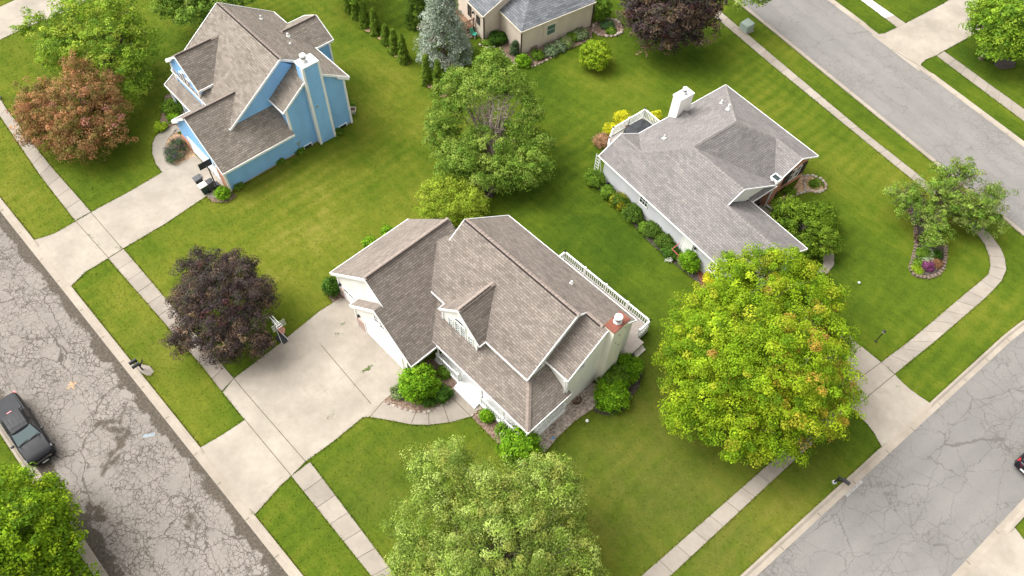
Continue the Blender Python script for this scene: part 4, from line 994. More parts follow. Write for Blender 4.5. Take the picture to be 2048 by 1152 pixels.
# ------------------------------------------------------------ beige house at the top
EO, EAZ = (-0.36, 59.55, 0.0), -54.0
eh = empty('beige_house', EO, R(EAZ), 'beige sided house with dark slate grey roof at the top of the view', 'house')
footprint(EO, EAZ, [(-12,0,0,8.6),(-12,-3.7,-1.8,1)])
polys = [
 [(0.14,-0.10,2.85),(0.14,8.75,2.85),(-4.4,8.75,5.3),(-4.4,4.6,5.3)],
 [(0.14,-0.10,2.85),(-4.4,4.6,5.3),(-8.9,-0.1,2.85),(-4.2,-0.1,2.85)],
 [(-4.4,8.75,5.3),(-4.4,4.6,5.3),(-8.9,-0.10,2.85),(-8.9,8.75,2.85)],
 [(-3.55,-2.05,2.95),(-3.55,1.6,4.75),(-6.35,1.6,4.75),(-6.35,-2.05,2.95)],
 [(-8.0,-0.55,3.4),(-9.6,-2.05,2.7),(-9.6,1.9,4.6),(-8.0,1.9,4.6)],
]
roof_mesh('roof', polys, M['shingle_slate'], eh)
trim('fascia', [((0.17,-0.1,2.85),(0.17,8.75,2.85)), ((0.14,-0.13,2.85),(-3.6,-0.13,2.85)), ((-3.52,-2.05,2.95),(-3.52,1.6,4.75)), ((-3.55,-2.08,2.95),(-6.35,-2.08,2.95))], M['cream_trim'], eh, h=0.16)
wallbox('wall', [cube(-8.6,0.0,0.05,8.6,0,2.8), ([(-8.6,0,0),(-3.72,0,0),(-3.72,0,3.8),(-8.6,0,3.8)], [(-8.6,-1.83,0),(-3.72,-1.83,0),(-3.72,-1.83,2.9),(-8.6,-1.83,2.9)]), ([(-6.3,1.5,2.5),(-3.70,1.5,2.5),(-3.70,1.5,4.6),(-6.3,1.5,4.6)], [(-6.3,-0.2,2.5),(-3.70,-0.2,2.5),(-3.70,-0.2,3.7),(-6.3,-0.2,3.7)]), cube(0.0,0.10,2.6,4.3,0.35,2.7)], M['beige_siding'], eh)
window(eh, 'a', 1, 0.10, 3.45, 1.75, 0.95, 1.05, 1, 2, glass='glass_green', frame='cream_trim', fr=0.09)
for s, w in ((1.55,0.8),(7.1,0.8)):
    mb = MB(); mb.box(0.0,0.07,s-w/2,s+w/2,0.08,0.5); mb.build_each('basement_window', M['wood_grey'], eh)
mb = MB(); mb.bar((0.07,0.0,2.8),(0.07,0.0,0.02),0.11,0.09); mb.bar((0.07,8.6,2.8),(0.07,8.6,0.02),0.11,0.09); mb.bar((-3.66,-1.88,2.9),(-3.66,-1.88,0.02),0.11,0.09); mb.build_each('downspout', M['dark_brown_metal'], eh)
window(eh, 'b', -1, -1.83, -4.75, 1.75, 0.55, 0.8, 1, 2, frame='dark_brown_metal', fr=0.05)
window(eh, 'b', -1, -1.83, -6.35, 1.9, 0.55, 1.25, 1, 2, frame='dark_brown_metal', fr=0.05)
mb = MB(); mb.lathe([(0.04,0),(0.09,0.04),(0.10,0.2),(0.03,0.28)], 8, (-5.6,-1.93,2.0)); mb.build('wall_lamp', M['black_metal'], eh)
mb = MB(); mb.box(-0.02,0.015,0.04,8.58,0,0.16); mb.box(-3.7,-0.02,0.03,0.06,0,0.16); mb.build('foundation', M['block'], eh)
mb = MB(); mb.box(-9.2,-5.4,-3.6,-1.9,0.5,0.62); mb.build('deck', M['wood'], eh)
railing(eh, [(-5.45,-1.95),(-5.45,-3.55),(-9.2,-3.55)], 0.62, 1.5, M['wood'], 'deck_railing', 0.15, bal=0.05, rail=0.10)
mb = MB()
for k in range(3): mb.box(-5.4+0.25*k,-5.4+0.25*(k+1),-3.2,-2.1,0.0,0.46-0.15*k)
mb.build('deck_stair', M['wood'], eh)
# ------------------------------------------------------------ vegetation
def fast_mesh(name, verts, quads, mat, parent, tint=None, extra=None):
    me = bpy.data.meshes.new(name); nv = len(verts); nf = len(quads); k = quads.shape[1]
    me.vertices.add(nv); me.vertices.foreach_set('co', verts.astype(np.float32).ravel())
    me.loops.add(nf*k); me.loops.foreach_set('vertex_index', quads.astype(np.int32).ravel())
    me.polygons.add(nf); me.polygons.foreach_set('loop_start', np.arange(0, nf*k, k, dtype=np.int32)); me.polygons.foreach_set('loop_total', np.full(nf, k, dtype=np.int32))
    me.update(calc_edges=True); me.materials.append(mat)
    if tint is not None: color_attr(me, 'tint', tint)
    for nm, a in (extra or {}).items(): color_attr(me, nm, a)
    o = bpy.data.objects.new(name, me); C.objects.link(o)
    if parent: o.parent = parent
    return o

def unit(v): return v/np.maximum(np.linalg.norm(v, axis=-1, keepdims=True), 1e-9)

def leaf_quads(P, Nrm, size, rng, aspect=0.62, jit=0.35):
    n = len(P); r = unit(rng.normal(size=(n,3))); u = unit(np.cross(Nrm, r)); w = np.cross(Nrm, u)
    s = size*(1 + jit*(rng.random(n)*2-1)); l = (s*0.5)[:,None]; h = (s*0.5*aspect)[:,None]
    fold = (Nrm*(s*0.10)[:,None])
    V = np.stack([P-u*l, P+w*h+fold, P+u*l, P-w*h+fold], 1).reshape(-1,3)
    return V, np.arange(n*4).reshape(-1,4)

def palette(cols, n, rng, w=None):
    c = np.array(cols); i = rng.choice(len(c), n, p=None if w is None else np.array(w)/sum(w)); return c[i]

def crown(name, parent, lobes, nclus, nleaf, size, cols, rng, spread=0.42, flat=0.55, shell=(0.55,1.0), low=-0.35, bumpy=0.16,
          cw=None, accent=None, acc_at=None, mat='leaf', leafup=0.45, var=0.20, aspect=0.62, cone=False, droop=0.0, gap=0.0, voids=()):
    """leaf clusters spread over the outer volume of several lobes; every cluster is a small dome of leaves"""
    vol = np.array([l[3]*l[4]+l[3]*l[5]+l[4]*l[5] for l in lobes]); pick = rng.choice(len(lobes), nclus, p=vol/vol.sum())
    Lb = np.array(lobes)[pick]; cen = Lb[:,:3]; rad = Lb[:,3:6]
    if cone:
        h = rng.random(nclus)**1.25; th = rng.random(nclus)*2*np.pi; rr = (1-h)**0.80
        k = shell[0] + (shell[1]-shell[0])*rng.random(nclus)**0.5
        d = np.stack([np.cos(th)*rr*k, np.sin(th)*rr*k, h*2-1], 1); out = unit(np.stack([np.cos(th), np.sin(th), 0.45+0*h], 1))
        ctr = cen + d*rad
    else:
        d = unit(rng.normal(size=(nclus*4,3))); d = d[d[:,2] > low]
        while len(d) < nclus: d = np.concatenate([d, d])
        d = d[:nclus]
        ph = rng.random((5,3))*6.28; fr = rng.normal(size=(5,3))*2.6
        wob = 1 + bumpy*np.sum([np.sin(d@fr[i]+ph[i,0]+pick*1.7) for i in range(5)], 0)/1.6
        k = (shell[0] + (shell[1]-shell[0])*rng.random(nclus)**0.6)*wob
        ctr = cen + d*rad*k[:,None]; out = unit(d/np.maximum(rad, .01))
        ctr[:,2] -= droop*np.maximum(0, k)*np.linalg.norm(d[:,:2], axis=1)**2
    if gap > 0:      # airy crown: whole stretches without clusters
        g = np.sin(ctr[:,0]*1.7+1)*np.sin(ctr[:,1]*1.5+2)+np.sin(ctr[:,2]*2.1+ctr[:,0]); keep = g > -1.6+gap*2
        ctr, out = ctr[keep], out[keep]
    for vx, vy, vz, vr in voids:
        keep = np.linalg.norm(ctr-np.array([vx,vy,vz]), axis=1) > vr; ctr, out = ctr[keep], out[keep]
    nc = len(ctr)
    base = palette(cols, nc, rng, cw)*(1+var*rng.normal(size=(nc,1))*0.7)
    if accent is not None:
        hit = rng.random(nc) < acc_at(ctr); base[hit] = np.array(accent)[rng.integers(0, len(accent), hit.sum())]
    cs = spread*(0.65+0.7*rng.random(nc))
    n = nc*nleaf; ci = np.repeat(np.arange(nc), nleaf)
    q = unit(rng.normal(size=(n,3))); q[:,2] = np.abs(q[:,2])*1.0-0.25; q = unit(q)
    rr = rng.random(n)**0.4
    off = q*rr[:,None]*cs[ci][:,None]; off[:,2] *= flat
    # tilt cluster so that its dome looks outwards a little
    off += out[ci]*(np.sum(q*out[ci],1)[:,None]*cs[ci][:,None]*0.22)
    P = ctr[ci] + off
    P[:,2] -= 0.25*cs[ci]*rr**2
    P[:,2] = np.maximum(P[:,2], 0.04)
    Nrm = unit(q*0.6 + out[ci]*0.35 + np.array([0,0,leafup]) + rng.normal(size=(n,3))*0.38)
    V, Q = leaf_quads(P, Nrm, size, rng, aspect)
    t = base[ci]*(1+var*rng.normal(size=(n,1))); t = np.clip(t, 0.003, 0.9)
    T = np.repeat(np.concatenate([t, np.ones((n,1))], 1), 4, 0)
    o = fast_mesh(name, V, Q, M[mat], parent, T)
    return o, ctr

def limbs(name, parent, top, targets, r0, rng, mat='bark', sub=0, z0=0.0, fork=None, twig=0.012):
    "tapered trunk from the ground to a fork, then limbs bending out to the targets"
    mb = MB(); top = Vector(top); f0 = Vector((top.x*0.6, top.y*0.6, top.z)) if fork is None else Vector(fork)
    prof = [(1.35,0.0),(1.0,0.12),(0.9,0.5),(0.75,1.0)]
    pts = [Vector((f0.x*t, f0.y*t, z0+(f0.z-z0)*t)) for _, t in prof]
    for (ra, _), (rb, _), a, b in zip(prof, prof[1:], pts, pts[1:]): mb.tube(a, b, r0*ra, r0*rb, 9)
    for tg in targets:
        tg = Vector(tg); L = (tg-f0).length; prev = f0 - Vector((0,0,0.1)); rr = r0*rng.uniform(0.32,0.55)
        side = Vector((rng.uniform(-1,1), rng.uniform(-1,1), 0))*L*0.08
        ctrl = f0.lerp(tg, 0.45) + Vector((0,0,L*0.10)) + side; N = 5
        for i in range(1, N+1):
            t = i/N; p = f0*(1-t)**2 + ctrl*2*t*(1-t) + tg*t*t
            ra, rb = rr*(1-(i-1)/N*0.85), rr*(1-i/N*0.85); mb.tube(prev, p, max(ra, twig), max(rb, twig), 6, cap=(i == N))
            if i >= 2:
                for _ in range(sub):
                    dd = Vector((rng.uniform(-1,1), rng.uniform(-1,1), rng.uniform(-0.15,0.9))).normalized()*L*rng.uniform(0.16,0.34)
                    mb.tube(p, p+dd*0.55, max(rb*0.5, twig), max(rb*0.36, twig*0.8), 5, cap=False)
                    mb.tube(p+dd*0.55, p+dd+Vector((rng.uniform(-.1,.1),rng.uniform(-.1,.1),0.05))*L*0.2, max(rb*0.36, twig*0.8), twig*0.5, 4)
            prev = p
    return mb.build(name, M[mat], parent, smooth=True)

def tree(name, label, base, lobes, nclus, nleaf, size, cols, seed, cat='tree', r0=0.22, fork=None, group=None, sub=1, ntar=14, **kw):
    rng = np.random.default_rng(seed); pr = random.Random(seed)
    root = empty(name, (base[0], base[1], 0), 0, label, cat, group)
    o, ctr = crown('crown', root, lobes, nclus, nleaf, size, cols, rng, **kw)
    idx = rng.choice(len(ctr), min(ntar, len(ctr)), replace=False)
    zt = fork or (0, 0, max(0.5, min(l[2]-l[5]*0.6 for l in lobes)))
    limbs('trunk', root, zt, [tuple(ctr[i]*np.array([0.92,0.92,0.97])) for i in idx], r0, pr, sub=sub, fork=zt)
    return root

def at(px, z):
    "ground position under a point seen at pixel px at height z"
    p = G(px[0], px[1], z); return (p.x, p.y)
def lobe(base, px, z, rx, ry, rz):
    p = G(px[0], px[1], z); return (p.x-base[0], p.y-base[1], z, rx, ry, rz)

# big yellow-green maple
b = at((1512,735), 5.5)
Ls = [lobe(b,(1512,725),5.3,4.8,4.8,4.4), lobe(b,(1525,715),7.6,2.8,2.8,2.4), lobe(b,(1415,700),4.6,2.7,2.7,2.7), lobe(b,(1605,660),4.8,2.8,2.8,2.8), lobe(b,(1610,790),4.4,2.6,2.6,2.6), lobe(b,(1475,825),4.2,2.7,2.7,2.5),
      lobe(b,(1530,590),5.2,3.1,3.1,3.0), lobe(b,(1405,800),4.0,2.2,2.2,2.2), lobe(b,(1440,625),4.8,2.4,2.4,2.4), lobe(b,(1560,845),3.9,2.2,2.2,2.1), lobe(b,(1640,600),4.6,2.0,2.0,2.0), lobe(b,(1355,715),3.6,1.3,1.3,1.4), lobe(b,(1372,835),3.2,1.4,1.4,1.3), lobe(b,(1672,690),4.2,1.3,1.3,1.4), lobe(b,(1470,560),5.0,1.6,1.6,1.7), lobe(b,(1580,545),5.4,1.5,1.5,1.6), lobe(b,(1665,760),3.9,1.5,1.5,1.4), lobe(b,(1500,872),3.2,1.5,1.5,1.3)]
cx = G(1625,755,5)
tree('maple_tree', 'large yellow green maple with orange tinted right side, biggest crown on the right', b, Ls, 2600, 88, 0.135,
     [(0.235,0.345,0.014),(0.18,0.295,0.011),(0.31,0.405,0.018),(0.115,0.21,0.010),(0.33,0.365,0.024)], 21, r0=0.34, fork=(0,0,1.9), ntar=26, spread=0.46, flat=0.62, bumpy=0.17, shell=(0.5,1.02), cw=[5,5,3,3,1.6],
     accent=[(0.40,0.34,0.03),(0.42,0.30,0.04),(0.40,0.34,0.03),(0.42,0.30,0.04),(0.38,0.24,0.05)], acc_at=lambda c: np.clip(0.20*np.exp(-((c[:,0]-(cx.x-b[0]))**2+(c[:,1]-(cx.y-b[1]))**2)/16), 0, 1), leafup=0.6)
# pale green tree, bottom centre
b = at((985,1110), 5.0)
Ls = [lobe(b,(890,945),5.4,1.95,1.95,2.1), lobe(b,(1070,1000),5.2,2.5,2.5,2.5), lobe(b,(980,1000),5.8,2.1,2.1,2.2), lobe(b,(860,1050),4.6,2.2,2.2,2.2), lobe(b,(1000,1110),6.0,3.2,3.2,2.9), lobe(b,(840,1130),4.2,1.9,1.9,2.0),
      lobe(b,(1110,1110),4.6,2.3,2.3,2.3), lobe(b,(930,1190),5.0,2.6,2.6,2.6), lobe(b,(1160,1190),3.4,1.9,1.9,1.9), lobe(b,(1060,1220),5.0,2.5,2.5,2.4), lobe(b,(1110,960),4.6,1.5,1.5,1.6), lobe(b,(820,1210),3.9,1.8,1.8,1.8)]
tree('linden_tree', 'pale green many lobed tree at the bottom below the white house porch', b, Ls, 2300, 80, 0.105,
     [(0.27,0.365,0.065),(0.20,0.29,0.042),(0.34,0.425,0.105),(0.14,0.21,0.034),(0.30,0.33,0.07)], 22, r0=0.26, fork=(0,0,1.4), ntar=30, sub=2, spread=0.40, flat=0.7, shell=(0.45,1.02), low=-0.5, bumpy=0.12, leafup=0.35)
# dark purple maple on the left verge
b = at((442,618), 3.0)
Ls = [lobe(b,(442,610),3.0,2.6,2.6,2.5), lobe(b,(400,590),2.9,1.7,1.7,1.6), lobe(b,(480,560),3.2,1.8,1.8,1.7), lobe(b,(490,650),2.6,1.6,1.6,1.6), lobe(b,(395,660),2.3,1.6,1.6,1.6), lobe(b,(450,695),2.0,1.4,1.4,1.5), lobe(b,(430,540),3.2,1.4,1.4,1.4), lobe(b,(375,540),2.9,0.8,0.7,0.7), lobe(b,(520,580),2.9,0.9,0.9,0.9), lobe(b,(362,588),2.4,0.7,0.5,0.5), lobe(b,(350,600),2.2,0.5,0.4,0.4), lobe(b,(400,508),3.4,0.6,0.5,0.5), lobe(b,(372,525),3.2,0.5,0.45,0.45), lobe(b,(500,530),3.4,0.6,0.6,0.5), lobe(b,(360,690),1.8,0.9,0.8,0.8), lobe(b,(535,605),2.4,0.6,0.6,0.6), lobe(b,(520,690),1.8,0.9,0.8,0.8), lobe(b,(470,515),3.6,0.7,0.6,0.6)]
PUR = [(0.085,0.058,0.057),(0.056,0.044,0.045),(0.135,0.092,0.065),(0.07,0.066,0.046),(0.20,0.135,0.085),(0.13,0.055,0.058)]
tree('purple_maple', 'dark purple leaved maple beside the basketball hoop on the left', b, Ls, 1150, 60, 0.115, PUR, 23, r0=0.17, fork=(0,0,1.2), spread=0.36, flat=0.7, bumpy=0.18, cw=[5,5,3,3,1.5,1], var=0.3, leafup=0.45)
b = at((1338,28), 4.0)
Ls = [lobe(b,(1338,25),4.2,3.8,3.8,3.6), lobe(b,(1285,45),3.4,2.2,2.2,2.3), lobe(b,(1390,40),3.6,2.3,2.3,2.3), lobe(b,(1330,72),2.4,2.0,2.0,1.7), lobe(b,(1370,65),2.6,1.5,1.5,1.6), lobe(b,(1300,0),4.4,2.4,2.4,2.3), lobe(b,(1400,0),4.2,2.2,2.2,2.2)]
tree('purple_maple', 'dark purple leaved maple between the beige house and the upper street', b, Ls, 1300, 38, 0.19, PUR, 24, r0=0.25, fork=(0,0,1.4), spread=0.46, flat=0.7, bumpy=0.14, cw=[5,4,4,3,3,1], var=0.3, leafup=0.45)
# half-dead tree in the middle
b = at((985,300), 3.0)
Ls = [lobe(b,(985,315),2.6,3.5,3.2,2.1), lobe(b,(915,320),2.6,2.0,2.0,1.9), lobe(b,(1045,330),2.5,2.1,2.1,1.9), lobe(b,(1010,345),1.9,2.1,1.8,1.7), lobe(b,(930,330),2.0,1.7,1.7,1.6), lobe(b,(960,185),6.0,2.2,2.0,1.8), lobe(b,(1000,165),6.2,1.9,1.9,1.9),
      lobe(b,(905,195),5.0,1.6,1.6,1.6), lobe(b,(1035,195),5.2,1.5,1.5,1.6), lobe(b,(1075,285),3.0,1.3,1.3,1.2), lobe(b,(880,270),3.4,1.3,1.3,1.2), lobe(b,(1040,255),4.0,1.1,1.1,1.2), lobe(b,(890,235),4.4,1.5,1.5,1.5), lobe(b,(925,165),6.0,1.4,1.4,1.5), lobe(b,(985,135),6.6,1.4,1.4,1.5), lobe(b,(1060,225),4.6,1.2,1.2,1.3)]
GRN = [(0.155,0.255,0.030),(0.11,0.20,0.024),(0.215,0.32,0.048),(0.25,0.335,0.058)]
vd = []
for px_, z_, r_ in (((985,222),5.0,1.5),((950,215),5.0,1.2),((1020,215),5.0,1.2),((985,222),6.6,1.5)):
    p_ = G(px_[0],px_[1],z_); vd.append((p_.x-b[0], p_.y-b[1], z_, r_))
dead = tree('dying_tree', 'green broadleaf tree with bare dead branches showing in its middle', b, Ls, 1900, 52, 0.14, GRN, 25, voids=vd, r0=0.26, fork=(0,0,1.6), ntar=26, sub=2, spread=0.42, flat=0.65, bumpy=0.14, leafup=0.4)
pr = random.Random(5)
mb = MB()
f0 = Vector((0.0,0.2,1.8))
for px, z in [((935,212),5.0),((945,200),5.6),((955,206),5.6),((963,196),6.0),((975,205),5.8),((985,198),6.2),((1000,195),6.2),((1006,206),5.8),((1014,200),5.8),((1024,196),5.6),((945,232),4.6),((965,222),5.2),((985,222),5.2),((1008,220),5.2),((1030,210),5.0)]:
    p = G(px[0],px[1],z); tg = Vector((p.x-b[0], p.y-b[1], z)); prev = f0 + Vector((pr.uniform(-.25,.25), pr.uniform(-.2,.2), 0)); N = 6; start = prev
    for i in range(1, N+1):
        t = i/N; q = start.lerp(tg, t) + Vector((pr.uniform(-.1,.1), pr.uniform(-.1,.1), pr.uniform(-.05,.1))); r1 = 0.095*(1-t*0.8)
        mb.tube(prev, q, 0.095*(1-(i-1)/N*0.8), r1, 6, cap=False)
        if i > 1:
            for _ in range(4):
                dd = Vector((pr.uniform(-1,1), pr.uniform(-1,1), pr.uniform(0.0,1.1)))*pr.uniform(.35,.8); mb.tube(q, q+dd, 0.032, 0.014, 4, cap=False)
                mb.tube(q+dd*0.6, q+dd*0.6+Vector((pr.uniform(-.3,.3),pr.uniform(-.3,.3),pr.uniform(.1,.4))), 0.02, 0.01, 4, cap=False)
        prev = q
mb.build('dead_branch', M['dead_wood'], dead)
# reddish crab-apple and the tree behind it
b = at((143,225), 2.8)
Ls = [lobe(b,(145,225),2.6,3.6,3.6,2.6), lobe(b,(90,215),2.6,2.2,2.2,2.0), lobe(b,(200,205),2.8,2.1,2.1,1.9), lobe(b,(160,285),1.9,2.0,2.0,1.5), lobe(b,(160,140),4.0,1.1,1.1,1.2), lobe(b,(225,165),3.2,0.9,0.9,1.0), lobe(b,(210,260),2.1,1.9,1.9,1.5), lobe(b,(80,265),1.9,1.6,1.6,1.3)]
tree('crabapple_tree', 'reddish brown crab apple tree on the lawn at the upper left', b, Ls, 1500, 42, 0.135, [(0.39,0.195,0.090),(0.31,0.185,0.075),(0.23,0.175,0.058),(0.44,0.225,0.115),(0.18,0.17,0.042),(0.45,0.20,0.17)], 26, r0=0.2, fork=(0,0,0.9), ntar=22, sub=2, spread=0.38, flat=0.8, bumpy=0.16, shell=(0.4,1.05), cw=[5,5,4,2,3,.4], var=0.22, leafup=0.35)
b = at((205,85), 4.0)
Ls = [lobe(b,(215,80),4.4,3.0,3.0,2.8), lobe(b,(250,130),3.2,2.3,2.3,2.2), lobe(b,(150,95),3.4,2.2,2.2,1.8), lobe(b,(110,70),3.6,2.0,1.8,1.3), lobe(b,(265,170),2.2,1.5,1.5,1.5), lobe(b,(120,110),2.4,1.8,1.8,1.5), lobe(b,(235,25),5.4,2.4,2.4,2.2), lobe(b,(150,15),5.0,1.9,1.9,1.6), lobe(b,(70,40),4.0,1.3,1.1,0.9), lobe(b,(50,55),3.4,0.9,0.8,0.7), lobe(b,(285,90),3.4,1.5,1.5,1.5)]
tree('honeylocust_tree', 'loose light green tree partly over the driveway at the upper left', b, Ls, 950, 40, 0.17, [(0.25,0.37,0.032),(0.19,0.31,0.026),(0.34,0.42,0.05),(0.13,0.23,0.022)], 27, r0=0.2, fork=(0,0,1.2), ntar=36, sub=3, spread=0.44, flat=0.55, bumpy=0.25, shell=(0.3,1.05), low=-0.6, gap=0.18)
# sparse tree over the kidney bed
b = at((1868,400), 2.0)
Ls = [lobe(b,(1895,385),2.8,2.4,2.0,1.6), lobe(b,(1850,400),2.6,1.9,1.6,1.3), lobe(b,(1815,395),2.5,1.5,1.3,1.0), lobe(b,(1960,415),2.6,2.2,1.6,1.2), lobe(b,(1890,345),3.2,1.3,1.2,0.9), lobe(b,(1930,340),3.2,1.1,1.0,0.8), lobe(b,(1875,450),2.0,1.4,1.2,1.1), lobe(b,(1985,440),2.0,1.1,1.0,0.8), lobe(b,(1985,385),2.8,1.1,0.9,0.7), lobe(b,(1865,480),1.5,0.9,0.9,0.8), lobe(b,(1930,430),1.9,1.3,1.2,1.0)]
tree('ash_tree', 'thin crowned ash with grey drooping twigs over the kidney shaped bed', b, Ls, 640, 50, 0.135, [(0.17,0.275,0.035),(0.125,0.22,0.028),(0.225,0.32,0.05),(0.20,0.25,0.06)], 28, r0=0.2, fork=(0,0,1.3), ntar=46, sub=4, spread=0.36, flat=0.6, bumpy=0.25, shell=(0.25,1.1), low=-0.7, gap=0.1, droop=0.2)
b = at((2008,50), 4.0)
Ls = [lobe(b,(2015,45),4.0,3.0,3.0,2.8), lobe(b,(1985,55),3.4,2.0,2.0,2.0), lobe(b,(2000,95),2.6,1.7,1.7,1.5), lobe(b,(2040,80),3.0,2.0,2.0,1.9), lobe(b,(1985,15),4.4,1.7,1.7,1.7)]
tree('maple_tree', 'bright green maple in the upper right corner beside a broad driveway', b, Ls, 850, 42, 0.20, [(0.20,0.33,0.024),(0.145,0.26,0.02),(0.27,0.39,0.034),(0.105,0.20,0.018)], 29, r0=0.2, fork=(0,0,1.2), spread=0.48, flat=0.55, bumpy=0.16)
b = at((45,1075), 3.4)
Ls = [lobe(b,(50,1075),3.6,2.7,2.7,2.6), lobe(b,(110,1040),2.9,1.5,1.5,1.6), lobe(b,(25,1000),3.0,1.9,1.9,1.9), lobe(b,(115,1100),2.6,1.5,1.5,1.5), lobe(b,(40,1150),3.2,2.2,2.2,2.0), lobe(b,(130,1165),2.4,1.4,1.4,1.4), lobe(b,(-40,1080),3.4,2.4,2.4,2.3), lobe(b,(95,985),2.6,1.0,1.0,1.0)]
tree('maple_tree', 'bright green tree in the lower left corner below the black pickup', b, Ls, 1150, 44, 0.165, [(0.20,0.32,0.012),(0.14,0.25,0.010),(0.27,0.38,0.018),(0.10,0.19,0.010)], 30, r0=0.2, fork=(0,0,1.1), spread=0.40, flat=0.6, bumpy=0.16)
b = at((405,-25), 4.0)
Ls = [lobe(b,(405,-15),4.0,3.6,3.6,3.0), lobe(b,(355,0),3.2,2.2,2.2,2.0), lobe(b,(460,-15),3.2,2.2,2.2,2.0), lobe(b,(385,20),2.4,1.9,1.9,1.6)]
tree('broadleaf_tree', 'mid green tree behind the blue house at the top edge', b, Ls, 700, 38, 0.20, GRN, 31, r0=0.22, fork=(0,0,1.2), spread=0.46, flat=0.6)
b = at((1450,8), 0.0)
Ls = [lobe(b,(1490,-50),5.4,2.6,2.6,1.9), lobe(b,(1505,-2),4.4,0.9,0.9,0.7), lobe(b,(1482,4),4.0,0.6,0.6,0.6), lobe(b,(1525,-10),4.6,0.9,0.9,0.7)]
tree('street_tree', 'small leafy street tree at the top edge beside the utility box', b, Ls, 200, 36, 0.19, [(0.17,0.27,0.035),(0.12,0.20,0.025),(0.22,0.30,0.05)], 32, r0=0.14, fork=(0,0,1.8), spread=0.42, gap=0.1)
b = at((690,-60), 2.5)
tree('broadleaf_tree', 'bright leafy branches at the top edge above the thuja row', b, [lobe(b,(690,-50),3.2,2.6,2.2,1.6), lobe(b,(705,-12),3.0,1.3,0.8,0.7), lobe(b,(755,-14),3.0,0.9,0.7,0.6)], 240, 36, 0.2, [(0.17,0.28,0.03),(0.12,0.21,0.022)], 33, r0=0.18, fork=(0,0,1.6), spread=0.42)

# blue spruce
p = G(888,117); rng = np.random.default_rng(40)
sp = empty('blue_spruce', p, 0, 'silvery blue spruce standing beside the beige house deck', 'tree')
crown('crown', sp, [(0,0,5.0,2.35,2.35,4.2)], 480, 64, 0.19, [(0.37,0.43,0.345),(0.27,0.33,0.25),(0.48,0.53,0.44),(0.19,0.24,0.16),(0.30,0.27,0.19)], rng, spread=0.48, flat=0.8, shell=(0.60,1.08), cone=True, mat='needle', aspect=0.38, leafup=0.2, var=0.24, cw=[5,4,3,2,1])
mb = MB(); mb.tube((0,0,0),(0,0,2.0),0.26,0.22,10); mb.tube((0,0,2.0),(0,0,8.8),0.22,0.03,8)
for k in range(60):
    z = 0.9+7.6*(k/60); a = k*2.4; L = 2.2*(1-(z-0.8)/8.4)**0.8; mb.tube((0,0,z),(math.cos(a)*L,math.sin(a)*L,z+0.25*L*0.3),0.05,0.012,5,cap=False)
mb.build('trunk', M['bark'], sp)

def conifer(base_px, top_px, w, label, seed, cols, n=150, group=None, name='thuja'):
    p = G(*base_px); best = 1.0
    zs = np.linspace(0.3, 9, 180); bestd = 1e9
    for z in zs:
        q = Vector((p.x, p.y, z)) - Vector((0,0,CAM_H)); k = q.dot(_fw); X = 1024+FPX*q.dot(_rt)/k; Y = 576-FPX*q.dot(_up)/k
        d = (Y-top_px[1])**2
        if d < bestd: bestd = d; best = z
    rng = np.random.default_rng(seed); o = empty(name, p, 0, label, 'shrub', group)
    crown('crown', o, [(0,0,best/2,w,w,best/2)], n, 44, 0.12, cols, rng, spread=0.20, flat=1.3, shell=(0.7,1.0), cone=True, mat='needle', aspect=0.5, leafup=0.2, var=0.14)
    mb = MB(); mb.tube((0,0,0),(0,0,best*0.8),0.06,0.02,8); mb.build('trunk', M['bark'], o)
    return o
TH = [(0.125,0.20,0.02),(0.09,0.155,0.016),(0.17,0.245,0.03)]
rowlab = ['clipped thuja at the far upper end of the row behind the blue house', 'dark thuja second from the top of the row', 'stout rounded thuja third from the top of the row', 'pointed thuja standing alone in the middle of the row', 'broad low thuja just below the pointed one in the row', 'narrow thuja squeezed in the row below the broad low one', 'tall thuja at the lower end of the upper group beside bare soil']
for k, (bp, tp, w) in enumerate([((700,22),(700,-10),0.40),((714,35),(714,-2),0.46),((732,51),(730,8),0.55),((753,67),(749,18),0.50),((774,86),(774,50),0.48),((790,104),(787,60),0.48),((808,122),(805,70),0.50)]):
    conifer(bp, tp, w, rowlab[k], 50+k, TH, group='thujas in a row behind the blue house')
conifer((855,166),(851,112),0.50,'pointed thuja left of the pair near the blue spruce',58,TH,group='thujas in a row behind the blue house')
conifer((878,183),(874,122),0.50,'pointed thuja right of the pair near the dying tree',59,TH,group='thujas in a row behind the blue house')
conifer((897,165),(895,145),0.35,'small thuja half hidden behind the dying tree',60,TH,group='thujas in a row behind the blue house')
conifer((838,46),(825,-40),1.35,'large broad thuja left of the blue spruce at the top edge',61,[(0.085,0.145,0.018),(0.065,0.115,0.014)],420,name='thuja')
conifer((1029,106),(1023,83),0.40,'small pointed conifer against the beige house wall',62,[(0.07,0.11,0.045),(0.09,0.14,0.06)],90)

